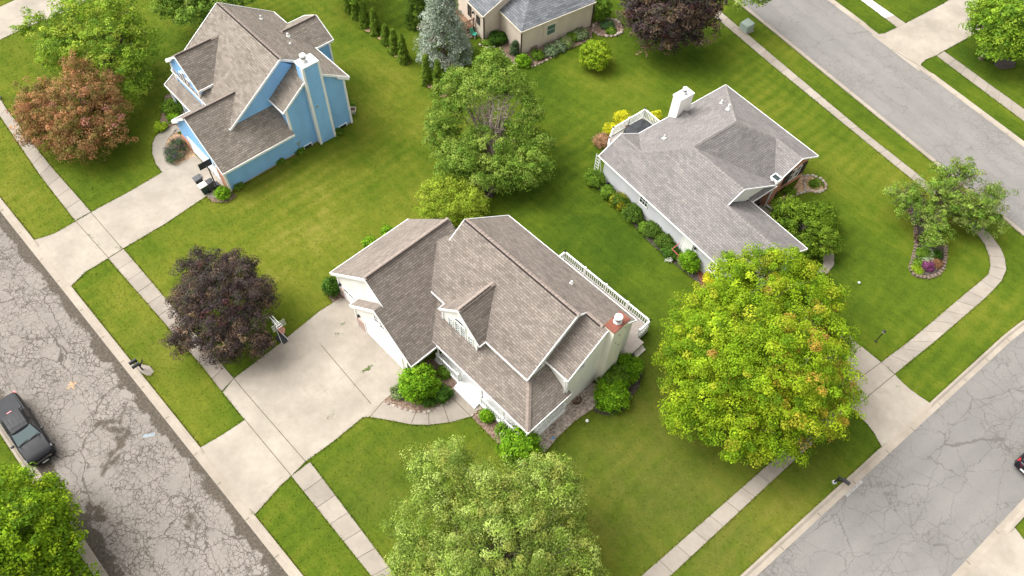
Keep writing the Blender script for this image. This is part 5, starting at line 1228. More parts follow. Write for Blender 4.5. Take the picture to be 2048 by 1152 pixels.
def bush(px, r, h, label, cols, seed, n=120, leaf=0.12, nleaf=36, name='shrub', group=None, z=None, squash=1.0, cat='shrub', **kw):
    "px: pixel of the crown centre"
    zc = h*0.5 if z is None else z; p = G(px[0], px[1], zc)
    rng = np.random.default_rng(seed); pr = random.Random(seed)
    o = empty(name, (p.x,p.y,0), 0, label, cat, group); a = dict(spread=0.20+0.06*r, flat=0.8, shell=(0.6,1.0), low=-0.75, bumpy=0.08, leafup=0.35); a.update(kw)
    _, ctr = crown('foliage', o, [(0,0,h*0.5,r,r*squash,h*0.5)], n, nleaf, leaf, cols, rng, **a)
    mb = MB()
    for i in range(min(10, len(ctr))): mb.tube((pr.uniform(-.06,.06),pr.uniform(-.06,.06),0), tuple(ctr[i*len(ctr)//10]*0.9), 0.022, 0.008, 5)
    mb.build('stem', M['bark'], o)
    return o
BR = [(0.16,0.32,0.013),(0.115,0.25,0.011),(0.22,0.39,0.02)]
DG = [(0.06,0.14,0.016),(0.045,0.105,0.013),(0.085,0.18,0.02)]
MG = [(0.13,0.235,0.022),(0.095,0.18,0.018),(0.18,0.295,0.03)]
YG = [(0.25,0.37,0.020),(0.19,0.30,0.016),(0.34,0.44,0.03)]
YEL = [(0.56,0.55,0.02),(0.46,0.48,0.02),(0.64,0.60,0.04)]
bush((836,764),1.28,2.3,'large bright green rounded bush in the bed inside the curved front walk',BR,70,260,0.15)
bush((884,787),0.62,0.9,'dark green mound between the large bright bush and the walk',DG,71,90)
bush((858,797),0.5,0.7,'small dark green mound at the foot of the large bright bush',DG,72,60)
bush((1040,893),1.45,1.9,'bright green bush with pale blossoms under the porch corner',BR,73,260,0.15,accent=[(0.55,0.58,0.38)],acc_at=lambda c: 0.06+0*c[:,0],squash=0.8)
bush((975,832),0.42,0.75,'small round green bush by the porch steps',BR,74,60)
bush((1006,859),0.42,0.75,'small dull green bush halfway along the porch railing',MG,75,60)
bush((1225,785),1.18,1.9,'bright green bush below the chimney, lower of three',BR,76,230,0.14)
bush((1228,757),0.95,1.8,'grey green twiggy bush below the chimney, middle of three',MG,77,170,0.13)
bush((1254,735),0.95,1.7,'bright green bush below the chimney, upper of three',BR,78,170,0.14)
bush((663,572),0.55,1.6,'clipped dark green shrub at the left corner of the garage',DG,79,150,0.10)
bush((742,487),0.5,1.1,'bright shrub tip showing behind the garage roof, left one',BR,80,60)
bush((775,466),0.5,1.1,'bright shrub tip showing behind the garage roof, right one',BR,81,60)
bush((890,742),0.4,0.5,'low leafy plant between the garage wall and the porch rail',MG,82,50)
bush((800,784),0.5,0.35,'low variegated ground plant at the left end of the walk bed',[(0.22,0.27,0.12),(0.15,0.21,0.07)],83,50)
gy = [(0.235,0.325,0.026),(0.17,0.25,0.02),(0.31,0.39,0.04)]
bush((905,403),2.55,3.2,'golden green feathery evergreen in front of the dying tree',gy,84,620,0.14,nleaf=50,aspect=0.35,shell=(0.5,1.05),bumpy=0.16,mat='needle')
bush((1191,110),1.38,2.6,'yellow green round bush alone on the lawn below the beige house',YG,85,330,0.15)
bush((1205,18),0.95,2.5,'upright green bush at the right corner of the beige house',MG,86,170,0.16)
for k,(px,r,h,c,l) in enumerate([((1190,357),0.75,1.0,MG,'loose green shrub at the upper end of the grey house bed'),((1216,384),0.55,0.8,MG,'small green shrub second in the grey house bed'),((1240,401),0.75,0.85,[(0.10,0.175,0.018),(0.075,0.14,0.015),(0.3,0.28,0.02)],'clipped mound with a few yellow flowers along the grey wall'),
  ((1266,425),0.85,0.9,[(0.10,0.175,0.022),(0.08,0.145,0.018)],'broad clipped mound under the small window of the grey house'),((1290,455),0.5,0.6,MG,'leafy perennial clump left of the third clipped mound'),((1305,459),0.70,0.8,[(0.10,0.175,0.022),(0.08,0.145,0.018)],'third clipped mound along the grey house wall'),
  ((1331,483),0.75,0.85,[(0.10,0.175,0.022),(0.08,0.145,0.018)],'fourth clipped mound next to the side door of the grey house'),((1343,504),0.6,0.6,DG,'dark flowering perennial below the side door step'),((1381,520),0.85,1.5,BR,'bright green ball shaped bush by the side door of the grey house'),
  ((1425,557),0.6,0.8,YEL,'bright yellow bush under the double window'),((1453,568),0.5,0.8,YG,'yellow green shrub right of the bright yellow bush')]):
    bush(px,r,h,l,c,100+k,int(140*r+30),0.11)
bush((1222,257),0.55,1.0,'yellow shrub at the left corner of the grey house deck',YEL,120,90,0.12)
bush((1246,235),0.70,0.9,'longer yellow shrub along the deck railing',YEL,121,110,0.12)
bush((1312,232),0.4,0.9,'small yellow shrub tip behind the deck',YEL,122,50,0.12)
bush((1205,281),0.75,0.8,'rusty orange dead looking mound at the deck stairs',[(0.42,0.23,0.13),(0.34,0.18,0.10),(0.5,0.3,0.18)],123,110,0.10,aspect=0.3,mat='needle')
b = at((1605,447), 1.6)
tree('garden_bush', 'large dark green glossy bush beside the grey garage', b, [lobe(b,(1612,448),1.5,2.5,2.0,1.5), lobe(b,(1575,425),1.5,1.5,1.4,1.3), lobe(b,(1640,480),1.4,1.5,1.4,1.2), lobe(b,(1640,430),1.4,1.4,1.2,1.1)], 620, 40, 0.15, [(0.125,0.205,0.014),(0.085,0.155,0.012),(0.16,0.24,0.02)], 124, cat='shrub', r0=0.08, fork=(0,0,0.4), spread=0.34, low=-0.6, bumpy=0.12)
bush((350,300),0.85,0.9,'dark lavender shrub with purple spikes in the blue house drive bed',[(0.10,0.16,0.065),(0.075,0.125,0.05),(0.13,0.115,0.15)],130,150,0.11,squash=1.5,aspect=0.35)
bush((345,212),0.9,0.8,'loose green shrubs along the blue house porch',MG,131,120,0.13)
bush((347,233),0.5,0.5,'low bright plant below the blue porch',BR,132,50)
bush((322,253),0.45,0.5,'yellow green low plant at the blue house walk',YG,133,50)
bush((444,387),0.55,0.8,'bright green clump at the corner of the blue garage',BR,134,70)
for k,(px,l) in enumerate([((600,300),'weed tuft at the blue wall near the meter'),((677,263),'weeds at the foot of the blue chimney'),((560,322),'small weed at the middle of the blue wall'),((475,372),'weed tuft at the blue garage corner'),((703,212),'plant beside the pot at the blue house corner')]):
    bush(px,0.3,0.4,l,MG,140+k,26)
for k,(px,r,h,c,l) in enumerate([((995,76),0.75,1.0,DG,'dark round bush between the two beige wings'),((1047,121),0.75,0.7,BR,'bright low bush at the beige house corner'),((1076,110),0.55,0.5,MG,'small plant right of the beige house corner'),((1007,73),0.4,0.8,DG,'thin dark shrub against the beige wall'),
  ((975,86),0.4,0.35,MG,'small plant at the beige wing corner'),((1102,101),0.65,0.6,[(0.23,0.30,0.16),(0.17,0.25,0.12)],'blue green hosta, first from the left by the beige wall'),((1119,93),0.55,0.6,[(0.23,0.30,0.17),(0.17,0.25,0.12)],'blue green hosta, second from the left by the beige wall'),((1132,84),0.6,0.6,[(0.33,0.38,0.17),(0.2,0.28,0.08)],'white edged hosta in the middle of the beige house bed'),
  ((1144,74),0.45,0.5,MG,'plain green plant between hostas'),((1160,67),0.75,0.6,[(0.27,0.33,0.17),(0.19,0.26,0.11)],'large variegated hosta at the right end of the beige house bed'),((1216,49),0.6,0.45,[(0.08,0.16,0.07),(0.10,0.18,0.05)],'green clump in the round mulched bed'),((1222,62),0.4,0.3,MG,'low plant at the edge of the round mulched bed')]):
    bush(px,r,h,l,c,160+k,int(80*r+24),0.15)
for k,(px,r,h,c,l) in enumerate([((1848,507),0.55,0.5,MG,'green clump in the kidney bed'),((1858,508),0.35,0.4,[(0.4,0.46,0.28),(0.25,0.33,0.14)],'white edged hosta in the kidney bed, upper one'),((1856,521),0.35,0.35,[(0.42,0.47,0.30),(0.25,0.33,0.14)],'white edged hosta in the kidney bed, lower one'),((1873,509),0.4,0.4,DG,'dark green tuft in the kidney bed near its right edge'),
  ((1855,531),0.42,0.4,[(0.24,0.06,0.17),(0.17,0.05,0.12),(0.32,0.10,0.24)],'purple leaved clump in the kidney bed'),((1872,526),0.38,0.3,[(0.36,0.20,0.09),(0.30,0.16,0.08)],'rusty brown mound in the kidney bed'),((1835,526),0.3,0.3,MG,'small green plant at the left of the kidney bed'),((1835,540),0.35,0.25,YG,'yellow green grassy tuft at the tip of the kidney bed'),((1844,478),0.4,0.5,[(0.10,0.04,0.045),(0.07,0.05,0.03)],'dark red shrub in the kidney bed')]):
    bush(px,r,h,l,c,180+k,int(70*r+20),0.10)
for k,(px,l) in enumerate([((1336,506),'white flowers, upper cluster in front of the grey house bed'),((1338,517),'white flowers, lower cluster in front of the grey house bed')]):
    bush(px,0.25,0.25,l,[(0.75,0.74,0.70),(0.6,0.6,0.55),(0.12,0.2,0.04)],195+k,16,0.10,name='flower_clump',cat='flowers')
bush((1630,368),0.4,0.3,'small green plant in the ring of stones by the brick wall',MG,198,30)
bush((1578,382),0.5,0.3,'thin green weeds in the straw bed by the brick wall',MG,199,36)
# ------------------------------------------------------------ vehicles
def paint(name, c, rough=0.28):
    q = NT(name, rough, 0.5); q.col(c); q.b.inputs['Coat Weight'].default_value = 0.0; q.b.inputs['Specular IOR Level'].default_value = 0.22; q.b.inputs['Coat Roughness'].default_value = 0.12
    nz = q.noise(q.obj(), 3.0, 5).outputs[0]; q.l(q.math('ADD', q.math('MULTIPLY', nz, 0.25), rough-0.1), q.b.inputs['Roughness']); return q.m
M['car_black'] = paint('dark_grey_car_paint', (0.014,0.0145,0.017), 0.42)
M['car_black2'] = paint('black_car_paint', (0.008,0.010,0.013), 0.36)
M['tyre'] = plain('black_rubber', (0.02,0.02,0.02), 0.85, 0.2)
M['rim'] = plain('grey_alloy', (0.35,0.35,0.36), 0.35, 0.5, 0.8)
M['windscreen'] = NT('windscreen_reflection_tone', 0.05, 0.7).col((0.13,0.17,0.175)).m  # pale teal base colour has the reflection on the glass painted in
M['side_glass'] = NT('dark_side_glass', 0.05, 0.7).col((0.012,0.014,0.015)).m
M['lamp_clear'] = NT('clear_headlight', 0.08, 0.7).col((0.55,0.56,0.60)).m
M['lamp_red'] = NT('red_tail_light', 0.12, 0.6).col((0.55,0.02,0.03)).m
M['chrome'] = plain('chrome', (0.65,0.65,0.67), 0.2, 0.5, 0.9)
M['tonneau'] = plain('soft_bed_cover', (0.042,0.043,0.046), 0.75, 0.25, var=0.1)
M['seam'] = plain('dark_panel_seam', (0.006,0.006,0.007), 0.7, 0.2)

def ring(x, prof):
    "closed section from half profile [(y,z)...] bottom centre to top centre"
    return [(x, y, z) for y, z in prof] + [(x, -y, z) for y, z in prof[::-1]]
def wheel(parent, x, y, r, w):
    s = 1 if y > 0 else -1
    mb = MB(); n = 24
    prof = [(r*0.62,-w/2),(r*0.93,-w/2),(r,-w*0.3),(r,w*0.3),(r*0.93,w/2),(r*0.62,w/2)]
    secs = [[(x+pr*math.cos(2*math.pi*i/n), y+py, r+pr*math.sin(2*math.pi*i/n)) for i in range(n)] for pr, py in prof]
    mb.loft(secs, cap=False); o = mb.build('wheel', M['tyre'], parent, smooth=True)
    rb = MB(); yy = y + s*w*0.42
    rb.tube((x,y-w*0.4,r),(x,y+w*0.4,r), r*0.62, r*0.62, 20)
    for k in range(6):
        a = k*math.pi/3; rb.bar((x,yy+s*0.02,r),(x+math.cos(a)*r*0.58,yy+s*0.02,r+math.sin(a)*r*0.58),0.07,0.04,up=(0,1,0))
    rb.build('rim', M['rim'], o)

def pickup(loc, rz):
    t = empty('pickup_truck', loc, rz, 'dark grey pickup truck with covered bed parked at the left edge', 'pickup truck')
    # x forward; front bumper at 0.45, tail at -5.2; half width 0.86
    def sec(x, w, zb, zs, zt, tw): return ring(x, [(0,zb),(w*0.92,zb),(w,zb+0.14),(w,zs-0.20),(w*0.985,zs-0.05),(tw,zt),(tw*0.6,zt+0.012),(0,zt+0.018)])
    body = [sec(0.44,0.55,0.40,0.72,0.74,0.50),sec(0.40,0.72,0.30,0.80,0.83,0.68),sec(0.28,0.82,0.26,0.90,0.92,0.74),sec(0.0,0.86,0.24,0.98,1.0,0.77),sec(-0.6,0.87,0.24,1.03,1.06,0.78),sec(-1.12,0.87,0.22,1.06,1.10,0.80),
            sec(-1.9,0.86,0.22,1.06,1.08,0.82),sec(-3.45,0.86,0.22,1.06,1.08,0.82),sec(-3.60,0.87,0.24,1.08,1.11,0.80),sec(-4.95,0.87,0.26,1.09,1.12,0.80),sec(-5.12,0.84,0.36,1.05,1.09,0.78),sec(-5.16,0.78,0.42,1.00,1.05,0.74)]
    mb = MB(); mb.loft(body); bo = mb.build('body', M['car_black'], t, smooth=True); 
    md = bo.modifiers.new('edge', 'EDGE_SPLIT'); md.split_angle = R(38)
    # cab
    def cs(x, wb, wt, z0, z1): return [(x,wb,z0),(x,wt,z1-0.05),(x,wt*0.88,z1),(x,0,z1+0.015),(x,-wt*0.88,z1),(x,-wt,z1-0.05),(x,-wb,z0)]
    mb = MB(); mb.loft([cs(-1.72,0.70,0.58,1.45,1.50),cs(-1.86,0.72,0.62,1.4,1.60),cs(-2.2,0.73,0.63,1.35,1.645),cs(-3.0,0.73,0.63,1.35,1.63),cs(-3.35,0.72,0.61,1.35,1.585)]); mb.build('cab_roof', M['car_black'], t, smooth=False, bevel=0.02)
    mb = MB(); mb.prism([(-1.06,0.74,1.085),(-1.06,-0.74,1.085),(-1.80,-0.60,1.555),(-1.80,0.60,1.555)], [(-1.11,0.74,1.06),(-1.11,-0.74,1.06),(-1.84,-0.60,1.53),(-1.84,0.60,1.53)]); mb.build('windscreen', M['windscreen'], t)
    mb = MB(); mb.prism([(-3.30,0.60,1.545),(-3.30,-0.60,1.545),(-3.52,-0.74,1.09),(-3.52,0.74,1.09)], [(-3.25,0.60,1.545),(-3.25,-0.60,1.545),(-3.46,-0.74,1.09),(-3.46,0.74,1.09)]); mb.build('rear_window', M['side_glass'], t)
    for s in (1,-1):
        mb = MB(); mb.prism([(-1.16,0.80*s,1.08),(-1.86,0.66*s,1.52),(-3.28,0.65*s,1.52),(-3.48,0.80*s,1.08)], [(-1.16,0.70*s,1.06),(-1.86,0.58*s,1.50),(-3.28,0.57*s,1.50),(-3.48,0.70*s,1.06)]); mb.build('side_window', M['side_glass'], t)
        mb = MB(); mb.bar((-1.08,0.775*s,1.09),(-1.85,0.628*s,1.565),0.06,0.05); mb.bar((-2.50,0.81*s,1.08),(-2.48,0.665*s,1.53),0.07,0.03); mb.bar((-1.1,0.815*s,1.085),(-3.5,0.815*s,1.09),0.025,0.03); mb.build('pillar', M['car_black'], t)
        mb = MB(); mb.loft([[(-1.35,0.86*s,1.10),(-1.25,0.86*s,1.10),(-1.25,0.86*s,1.16),(-1.35,0.86*s,1.16)],[(-1.38,0.93*s,1.10),(-1.22,0.93*s,1.10),(-1.22,0.93*s,1.21),(-1.38,0.93*s,1.21)],[(-1.37,1.10*s,1.11),(-1.24,1.08*s,1.11),(-1.24,1.08*s,1.21),(-1.37,1.10*s,1.21)]]); mi = mb.build('mirror', M['car_black2'], t, bevel=0.015)
        mb = MB(); mb.bar((-2.0,0.585*s,1.665),(-3.1,0.585*s,1.655),0.035,0.045); mb.build('roof_rail', M['seam'], t)
        mb = MB(); mb.loft([[(0.16,0.60*s,0.79),(0.405,0.60*s,0.72),(0.415,0.60*s,0.80),(0.16,0.60*s,0.945)],[(0.05,0.80*s,0.80),(0.25,0.80*s,0.74),(0.25,0.80*s,0.84),(0.05,0.80*s,0.97)],[(-0.10,0.872*s,0.83),(0.0,0.868*s,0.80),(0.0,0.868*s,0.9),(-0.10,0.872*s,0.93)]]); mb.build('headlight', M['lamp_clear'], t)
        mb = MB(); mb.box(-5.19,-5.0,min(0.66*s,0.875*s),max(0.66*s,0.875*s),0.70,1.06); mb.build('tail_light', M['lamp_red'], t)
        wheel(t, -0.55, 0.74*s, 0.37, 0.25); wheel(t, -4.05, 0.74*s, 0.37, 0.25)
    mb = MB(); mb.box(0.30,0.455,-0.56,0.56,0.50,0.76); 
    g = mb.build('grille', M['seam'], t)
    mb = MB()
    for k in range(3): mb.box(0.44,0.475,-0.54,0.54,0.53+0.075*k,0.555+0.075*k)
    mb.build('grille_bar', M['chrome'], g)
    mb = MB(); mb.loft([[(0.30,-0.78,0.30),(0.44,-0.60,0.30),(0.50,-0.3,0.30),(0.50,0.3,0.30),(0.44,0.60,0.30),(0.30,0.78,0.30)],[(0.30,-0.80,0.47),(0.46,-0.62,0.47),(0.53,-0.3,0.47),(0.53,0.3,0.47),(0.46,0.62,0.47),(0.30,0.80,0.47)]]); mb.build('bumper', M['car_black2'], t)
    # hood creases, cowl and wipers
    mb = MB()
    for s in (1,-1): mb.bar((0.22,0.50*s,0.945),(-1.0,0.62*s,1.105),0.03,0.02)
    mb.bar((0.36,-0.55,0.865),(0.36,0.55,0.865),0.05,0.03); mb.build('hood_crease', M['seam'], t)
    mb = MB(); mb.bar((-1.03,-0.72,1.10),(-1.03,0.72,1.10),0.10,0.03); mb.bar((-1.08,0.1,1.125),(-1.15,0.66,1.155),0.02,0.02); mb.bar((-1.08,-0.62,1.125),(-1.15,-0.05,1.155),0.02,0.02); mb.build('wiper', M['seam'], t)
    mb = MB(); mb.prism([(-3.60,-0.74,1.10),(-5.05,-0.74,1.10),(-5.05,0.74,1.10),(-3.60,0.74,1.10)], [(-3.62,-0.72,1.17),(-5.03,-0.72,1.165),(-5.03,0.72,1.165),(-3.62,0.72,1.17)]); mb.build('bed_cover', M['tonneau'], t, bevel=0.02)
    mb = MB()
    for y in (-0.36,-0.12,0.12,0.36): mb.box(-2.95,-2.15,y-0.02,y+0.02,1.64,1.672)
    mb.build('roof_rib', M['car_black2'], t)
    # front plate with raised light lettering strip
    mb = MB(); mb.box(0.53,0.545,-0.2,0.2,0.36,0.46); mb.build('number_plate', M['white_metal'], t)
    mb = MB(); mb.box(-3.50,-3.44,-0.16,0.16,1.553,1.585); mb.build('brake_light', M['lamp_red'], t)
    return t
tp = G(96,909,0.0); dv = Vector((kd.x, kd.y, 0))
az_t = math.atan2(dv.y, dv.x)
fr = G(90,915); pickup((fr.x + dv.x*0.02, fr.y + dv.y*0.02, 0.006), R(-43.0))

def hatchback(loc, rz):
    t = empty('parked_car', loc, rz, 'black car with a red tail light just entering at the right edge', 'car')
    def sec(x, w, zb, zt, tw): return ring(x, [(0,zb),(w*0.9,zb),(w,zb+0.16),(w,zt-0.25),(w*0.97,zt-0.08),(tw,zt),(0,zt+0.02)])
    mb = MB(); mb.loft([sec(0,0.60,0.40,0.85,0.50),sec(0.10,0.74,0.26,0.95,0.64),sec(0.45,0.82,0.22,0.97,0.72),sec(1.2,0.84,0.2,0.95,0.74),sec(2.6,0.84,0.2,0.92,0.74),sec(3.6,0.78,0.24,0.80,0.66),sec(3.9,0.6,0.32,0.66,0.5)])
    bo = mb.build('body', M['car_black2'], t, smooth=True); bo.modifiers.new('edge','EDGE_SPLIT').split_angle = R(40)
    mb = MB(); mb.loft([[(0.35,0.66,0.95),(0.35,-0.66,0.95)][0:1]*1+[(0.35,0.62,0.98),(0.35,-0.62,0.98),(0.35,-0.66,0.95)],[(0.9,0.66,0.95),(0.9,0.54,1.38),(0.9,-0.54,1.38),(0.9,-0.66,0.95)],[(2.0,0.66,0.93),(2.0,0.54,1.40),(2.0,-0.54,1.40),(2.0,-0.66,0.93)],[(2.7,0.66,0.92),(2.7,0.62,0.95),(2.7,-0.62,0.95),(2.7,-0.66,0.92)]]); mb.build('cabin_glass', M['side_glass'], t)
    mb = MB(); mb.box(0.95,1.95,-0.53,0.53,1.385,1.42); mb.build('roof', M['car_black2'], t, bevel=0.02)
    for s in (1,-1):
        mb = MB(); mb.loft([[(-0.01,0.36*s,0.70),(0.06,0.36*s,0.70),(0.10,0.36*s,0.90),(0.03,0.36*s,0.90)],[(0.05,0.62*s,0.70),(0.12,0.62*s,0.70),(0.16,0.62*s,0.93),(0.08,0.62*s,0.93)],[(0.26,0.81*s,0.72),(0.36,0.81*s,0.74),(0.46,0.79*s,0.93),(0.30,0.77*s,0.94)]]); mb.build('tail_light', M['lamp_red'], t)
        wheel(t, 0.75, 0.70*s, 0.31, 0.2); wheel(t, 3.1, 0.70*s, 0.31, 0.2)
    mb = MB(); mb.box(-0.02,0.02,-0.3,0.3,0.52,0.66); mb.build('number_plate', M['white_metal'], t)
    mb = MB(); mb.bar((0.14,-0.6,0.965),(0.14,0.6,0.965),0.04,0.02); mb.build('trunk_edge', M['chrome'], t)
    return t
rc = G(2038,951); bz = math.atan2(bd.y, bd.x)
hatchback((rc.x, rc.y, 0.011), bz - 0.05)

# ------------------------------------------------------------ street furniture and garden objects
def mailbox(parent, x, y, z, rz=0.0):
    c, s = math.cos(rz), math.sin(rz)
    def T(px, py, pz): return (x + px*c - py*s, y + px*s + py*c, z + pz)
    n = 8; prof = [(-0.10,0),(0.10,0)] + [(0.10*math.cos(math.pi*i/n), 0.12+0.10*math.sin(math.pi*i/n)) for i in range(n+1)]
    mb = MB(); mb.prism([T(-0.26,py,pz) for py,pz in prof], [T(0.26,py,pz) for py,pz in prof]); o = mb.build('mailbox', M['black_plastic'], parent)
    mb = MB(); mb.prism([T(0.26,py*1.06,pz) for py,pz in prof], [T(0.285,py*1.06,pz) for py,pz in prof]); mb.build('door', M['black_metal'], o)
    return o
m1 = empty('mailbox_post', G(285,739), R(-43), 'post with twin black mailboxes at the kerb of the left street', 'mailbox')
mb = MB(); mb.bar((0,0,0),(0,0,1.0),0.11,0.11); mb.bar((-0.35,0.0,0.98),(0.35,0.0,0.98),0.10,0.08); mb.bar((0,0.05,0.5),(0,0.38,0.95),0.07,0.07); mb.build('post', M['black_metal'], m1)
mailbox(m1, 0.2, -0.16, 1.02, R(-90)); mailbox(m1, -0.2, -0.16, 1.02, R(-90))
m2 = empty('mailbox_post', G(1668,965), R(47), 'single black mailbox on an angled post by the lower right street', 'mailbox')
mb = MB(); mb.bar((0,0,0),(0,0,1.05),0.11,0.11); mb.bar((0,0.1,0.95),(0,-0.55,0.95),0.09,0.09); mb.bar((0,0,0.5),(0,-0.4,0.92),0.07,0.07); mb.build('post', M['black_metal'], m2)
mailbox(m2, 0, -0.42, 1.0, R(-90))
mb = MB(); mb.lathe([(0.16,0),(0.15,0.10),(0.05,0.12)], 10, (0,0,0)); mb.build('base', M['galv'], m2)

lp = empty('lamp_post', G(1751,683), 0, 'slim black yard lamp post with pale lantern on the corner lawn', 'lamp post')
mb = MB(); mb.lathe([(0.10,0),(0.09,0.05),(0.04,0.10),(0.04,1.25),(0.065,1.28)], 12); mb.build('pole', M['black_metal'], lp)
mb = MB(); mb.lathe([(0.07,1.28),(0.12,1.50),(0.11,1.51)], 8); lt = mb.build('lantern', NT('frosted_lamp_glass',0.3,0.5).col((0.55,0.47,0.40)).m, lp)
mb = MB(); mb.lathe([(0.14,1.51),(0.06,1.58),(0.02,1.62)], 8); mb.build('cap', M['black_metal'], lt)

# basketball hoop on the main drive
hp = empty('basketball_hoop', G(565,678), R(-44), 'portable basketball hoop with clear backboard beside the wide driveway', 'basketball hoop')
# local x: towards the court (down-right in the photo), origin at pole foot
mb = MB(); mb.loft([[(-0.55,-0.18,0.02),(0.05,-0.42,0.02),(0.55,-0.36,0.02),(0.55,0.36,0.02),(0.05,0.42,0.02),(-0.55,0.18,0.02)],[(-0.50,-0.15,0.16),(0.05,-0.38,0.18),(0.52,-0.32,0.14),(0.52,0.32,0.14),(0.05,0.38,0.18),(-0.50,0.15,0.16)]]); 
for v in range(len(mb.v)): mb.v[v] = (-mb.v[v][0]*0.85, mb.v[v][1]*0.9, mb.v[v][2])
mb.build('base', M['black_plastic'], hp, bevel=0.03)
mb = MB(); mb.tube((-0.25,0,0.1),(-0.35,0,2.75),0.05,0.05,10); mb.build('pole', M['black_metal'], hp)
mb = MB()
for s in (1,-1): mb.bar((-0.33,0.09*s,2.2),(0.58,0.09*s,2.42),0.03,0.05); mb.bar((-0.36,0.09*s,2.7),(0.58,0.09*s,2.8),0.03,0.05); mb.bar((0.42,0.26*s,0.14),(-0.28,0.05*s,0.9),0.03,0.03)
mb.build('brace', M['white_vinyl'], hp)
bbm = NT('clear_acrylic', 0.08, 0.5); bbm.col((0.55,0.56,0.50)); bbm.b.inputs['Alpha'].default_value = 0.30
mb = MB(); mb.box(0.58,0.61,-0.52,0.52,2.3,3.0); bb = mb.build('backboard', bbm.m, hp)
mb = MB()
for p, q in (((0.62,-0.21,2.42),(0.62,0.21,2.42)),((0.62,-0.21,2.74),(0.62,0.21,2.74)),((0.62,-0.21,2.42),(0.62,-0.21,2.74)),((0.62,0.21,2.42),(0.62,0.21,2.74))): mb.bar(p, q, 0.02, 0.045, up=(1,0,0) if p[1]==q[1] else (1,0,0))
mb.build('target_square', M['white_vinyl'], bb)
mb = MB(); n = 20
for i in range(n):
    t0, t1 = 2*math.pi*i/n, 2*math.pi*(i+1)/n; mb.tube((0.86+0.2*math.cos(t0),0.2*math.sin(t0),2.4),(0.86+0.2*math.cos(t1),0.2*math.sin(t1),2.4),0.014,0.014,6)
mb.box(0.61,0.68,-0.07,0.07,2.32,2.42); rim_ = mb.build('rim', plain('orange_red_rim',(0.55,0.10,0.05),0.5), hp)
mb = MB()
for i in range(12):
    for sgn in (1,-1):
        t0 = 2*math.pi*i/12; t1 = t0 + sgn*0.5; mb.tube((0.86+0.195*math.cos(t0),0.195*math.sin(t0),2.39),(0.86+0.11*math.cos(t1),0.11*math.sin(t1),2.05),0.012,0.012,4)
mb.build('net', plain('pale_red_net',(0.75,0.50,0.48),0.8), rim_)
# hoop at the blue garage
h2 = empty('basketball_hoop', G(433,373), R(45), 'basketball hoop with black backboard beside the blue house garage', 'basketball hoop')
mb = MB(); mb.tube((0,0,0),(0,0,2.1),0.05,0.05,10); mb.tube((0,0,2.1),(0.0,0.45,2.3),0.045,0.045,8); mb.build('pole', M['black_metal'], h2)
mb = MB(); mb.box(-0.55,0.55,0.45,0.50,1.95,2.60); mb.build('backboard', M['black_plastic'], h2)
mb = MB()
for i in range(16):
    t0, t1 = 2*math.pi*i/16, 2*math.pi*(i+1)/16; mb.tube((0.21*math.cos(t0),0.73+0.21*math.sin(t0),2.1),(0.21*math.cos(t1),0.73+0.21*math.sin(t1),2.1),0.012,0.012,6)
mb.build('rim', M['black_metal'], h2)
mb = MB(); mb.loft([[(-0.35,-0.25,0.0),(0.35,-0.25,0.0),(0.35,0.45,0.0),(-0.35,0.45,0.0)],[(-0.30,-0.2,0.2),(0.30,-0.2,0.2),(0.30,0.4,0.15),(-0.30,0.4,0.15)]]); mb.build('base', M['black_plastic'], h2, bevel=0.03)

def wheelie_bin(px, rz, body, lid, label):
    t = empty('wheelie_bin', G(*px), rz, label, 'trash bin', 'wheelie bins beside the blue garage')
    mb = MB(); mb.loft([[(-0.22,-0.24,0.05),(0.22,-0.24,0.05),(0.22,0.22,0.05),(-0.22,0.22,0.05)],[(-0.28,-0.33,0.90),(0.28,-0.33,0.90),(0.28,0.30,0.90),(-0.28,0.30,0.90)]]); mb.build('body', body, t, bevel=0.02)
    mb = MB(); mb.loft([[(-0.31,-0.36,0.90),(0.31,-0.36,0.90),(0.31,0.34,0.90),(-0.31,0.34,0.90)],[(-0.30,-0.35,0.95),(0.30,-0.35,0.95),(0.30,0.33,0.98),(-0.30,0.33,0.98)],[(-0.22,-0.25,0.98),(0.22,-0.25,0.98),(0.22,0.25,1.02),(-0.22,0.25,1.02)]]); l_ = mb.build('lid', lid, t, bevel=0.015)
    mb = MB(); mb.tube((-0.24,0.40,0.93),(0.24,0.40,0.93),0.02,0.02,8); mb.bar((-0.22,0.3,0.93),(-0.22,0.4,0.93),0.03,0.03); mb.bar((0.22,0.3,0.93),(0.22,0.4,0.93),0.03,0.03); mb.build('handle', M['black_plastic'], t)
    for s in (1,-1):
        mb = MB(); mb.tube((0.24*s,0.24,0.12),(0.30*s,0.24,0.12),0.12,0.12,14); mb.build('wheel', M['tyre'], t)
bin_green = plain('dark_green_bin', (0.025,0.055,0.045), 0.6); bin_grey = plain('dark_grey_bin', (0.07,0.072,0.078), 0.6)
wheelie_bin((402,371), R(-45), bin_grey, bin_grey, 'dark grey lidded trash bin, farthest from the lawn of the three bins')
wheelie_bin((412,385), R(-45), bin_green, plain('cream_lid',(0.68,0.64,0.54),0.6), 'dark green bin with cream lid')
wheelie_bin((424,379), R(-45), bin_grey, M['black_plastic'], 'black bin behind the cream lidded one by the garage')

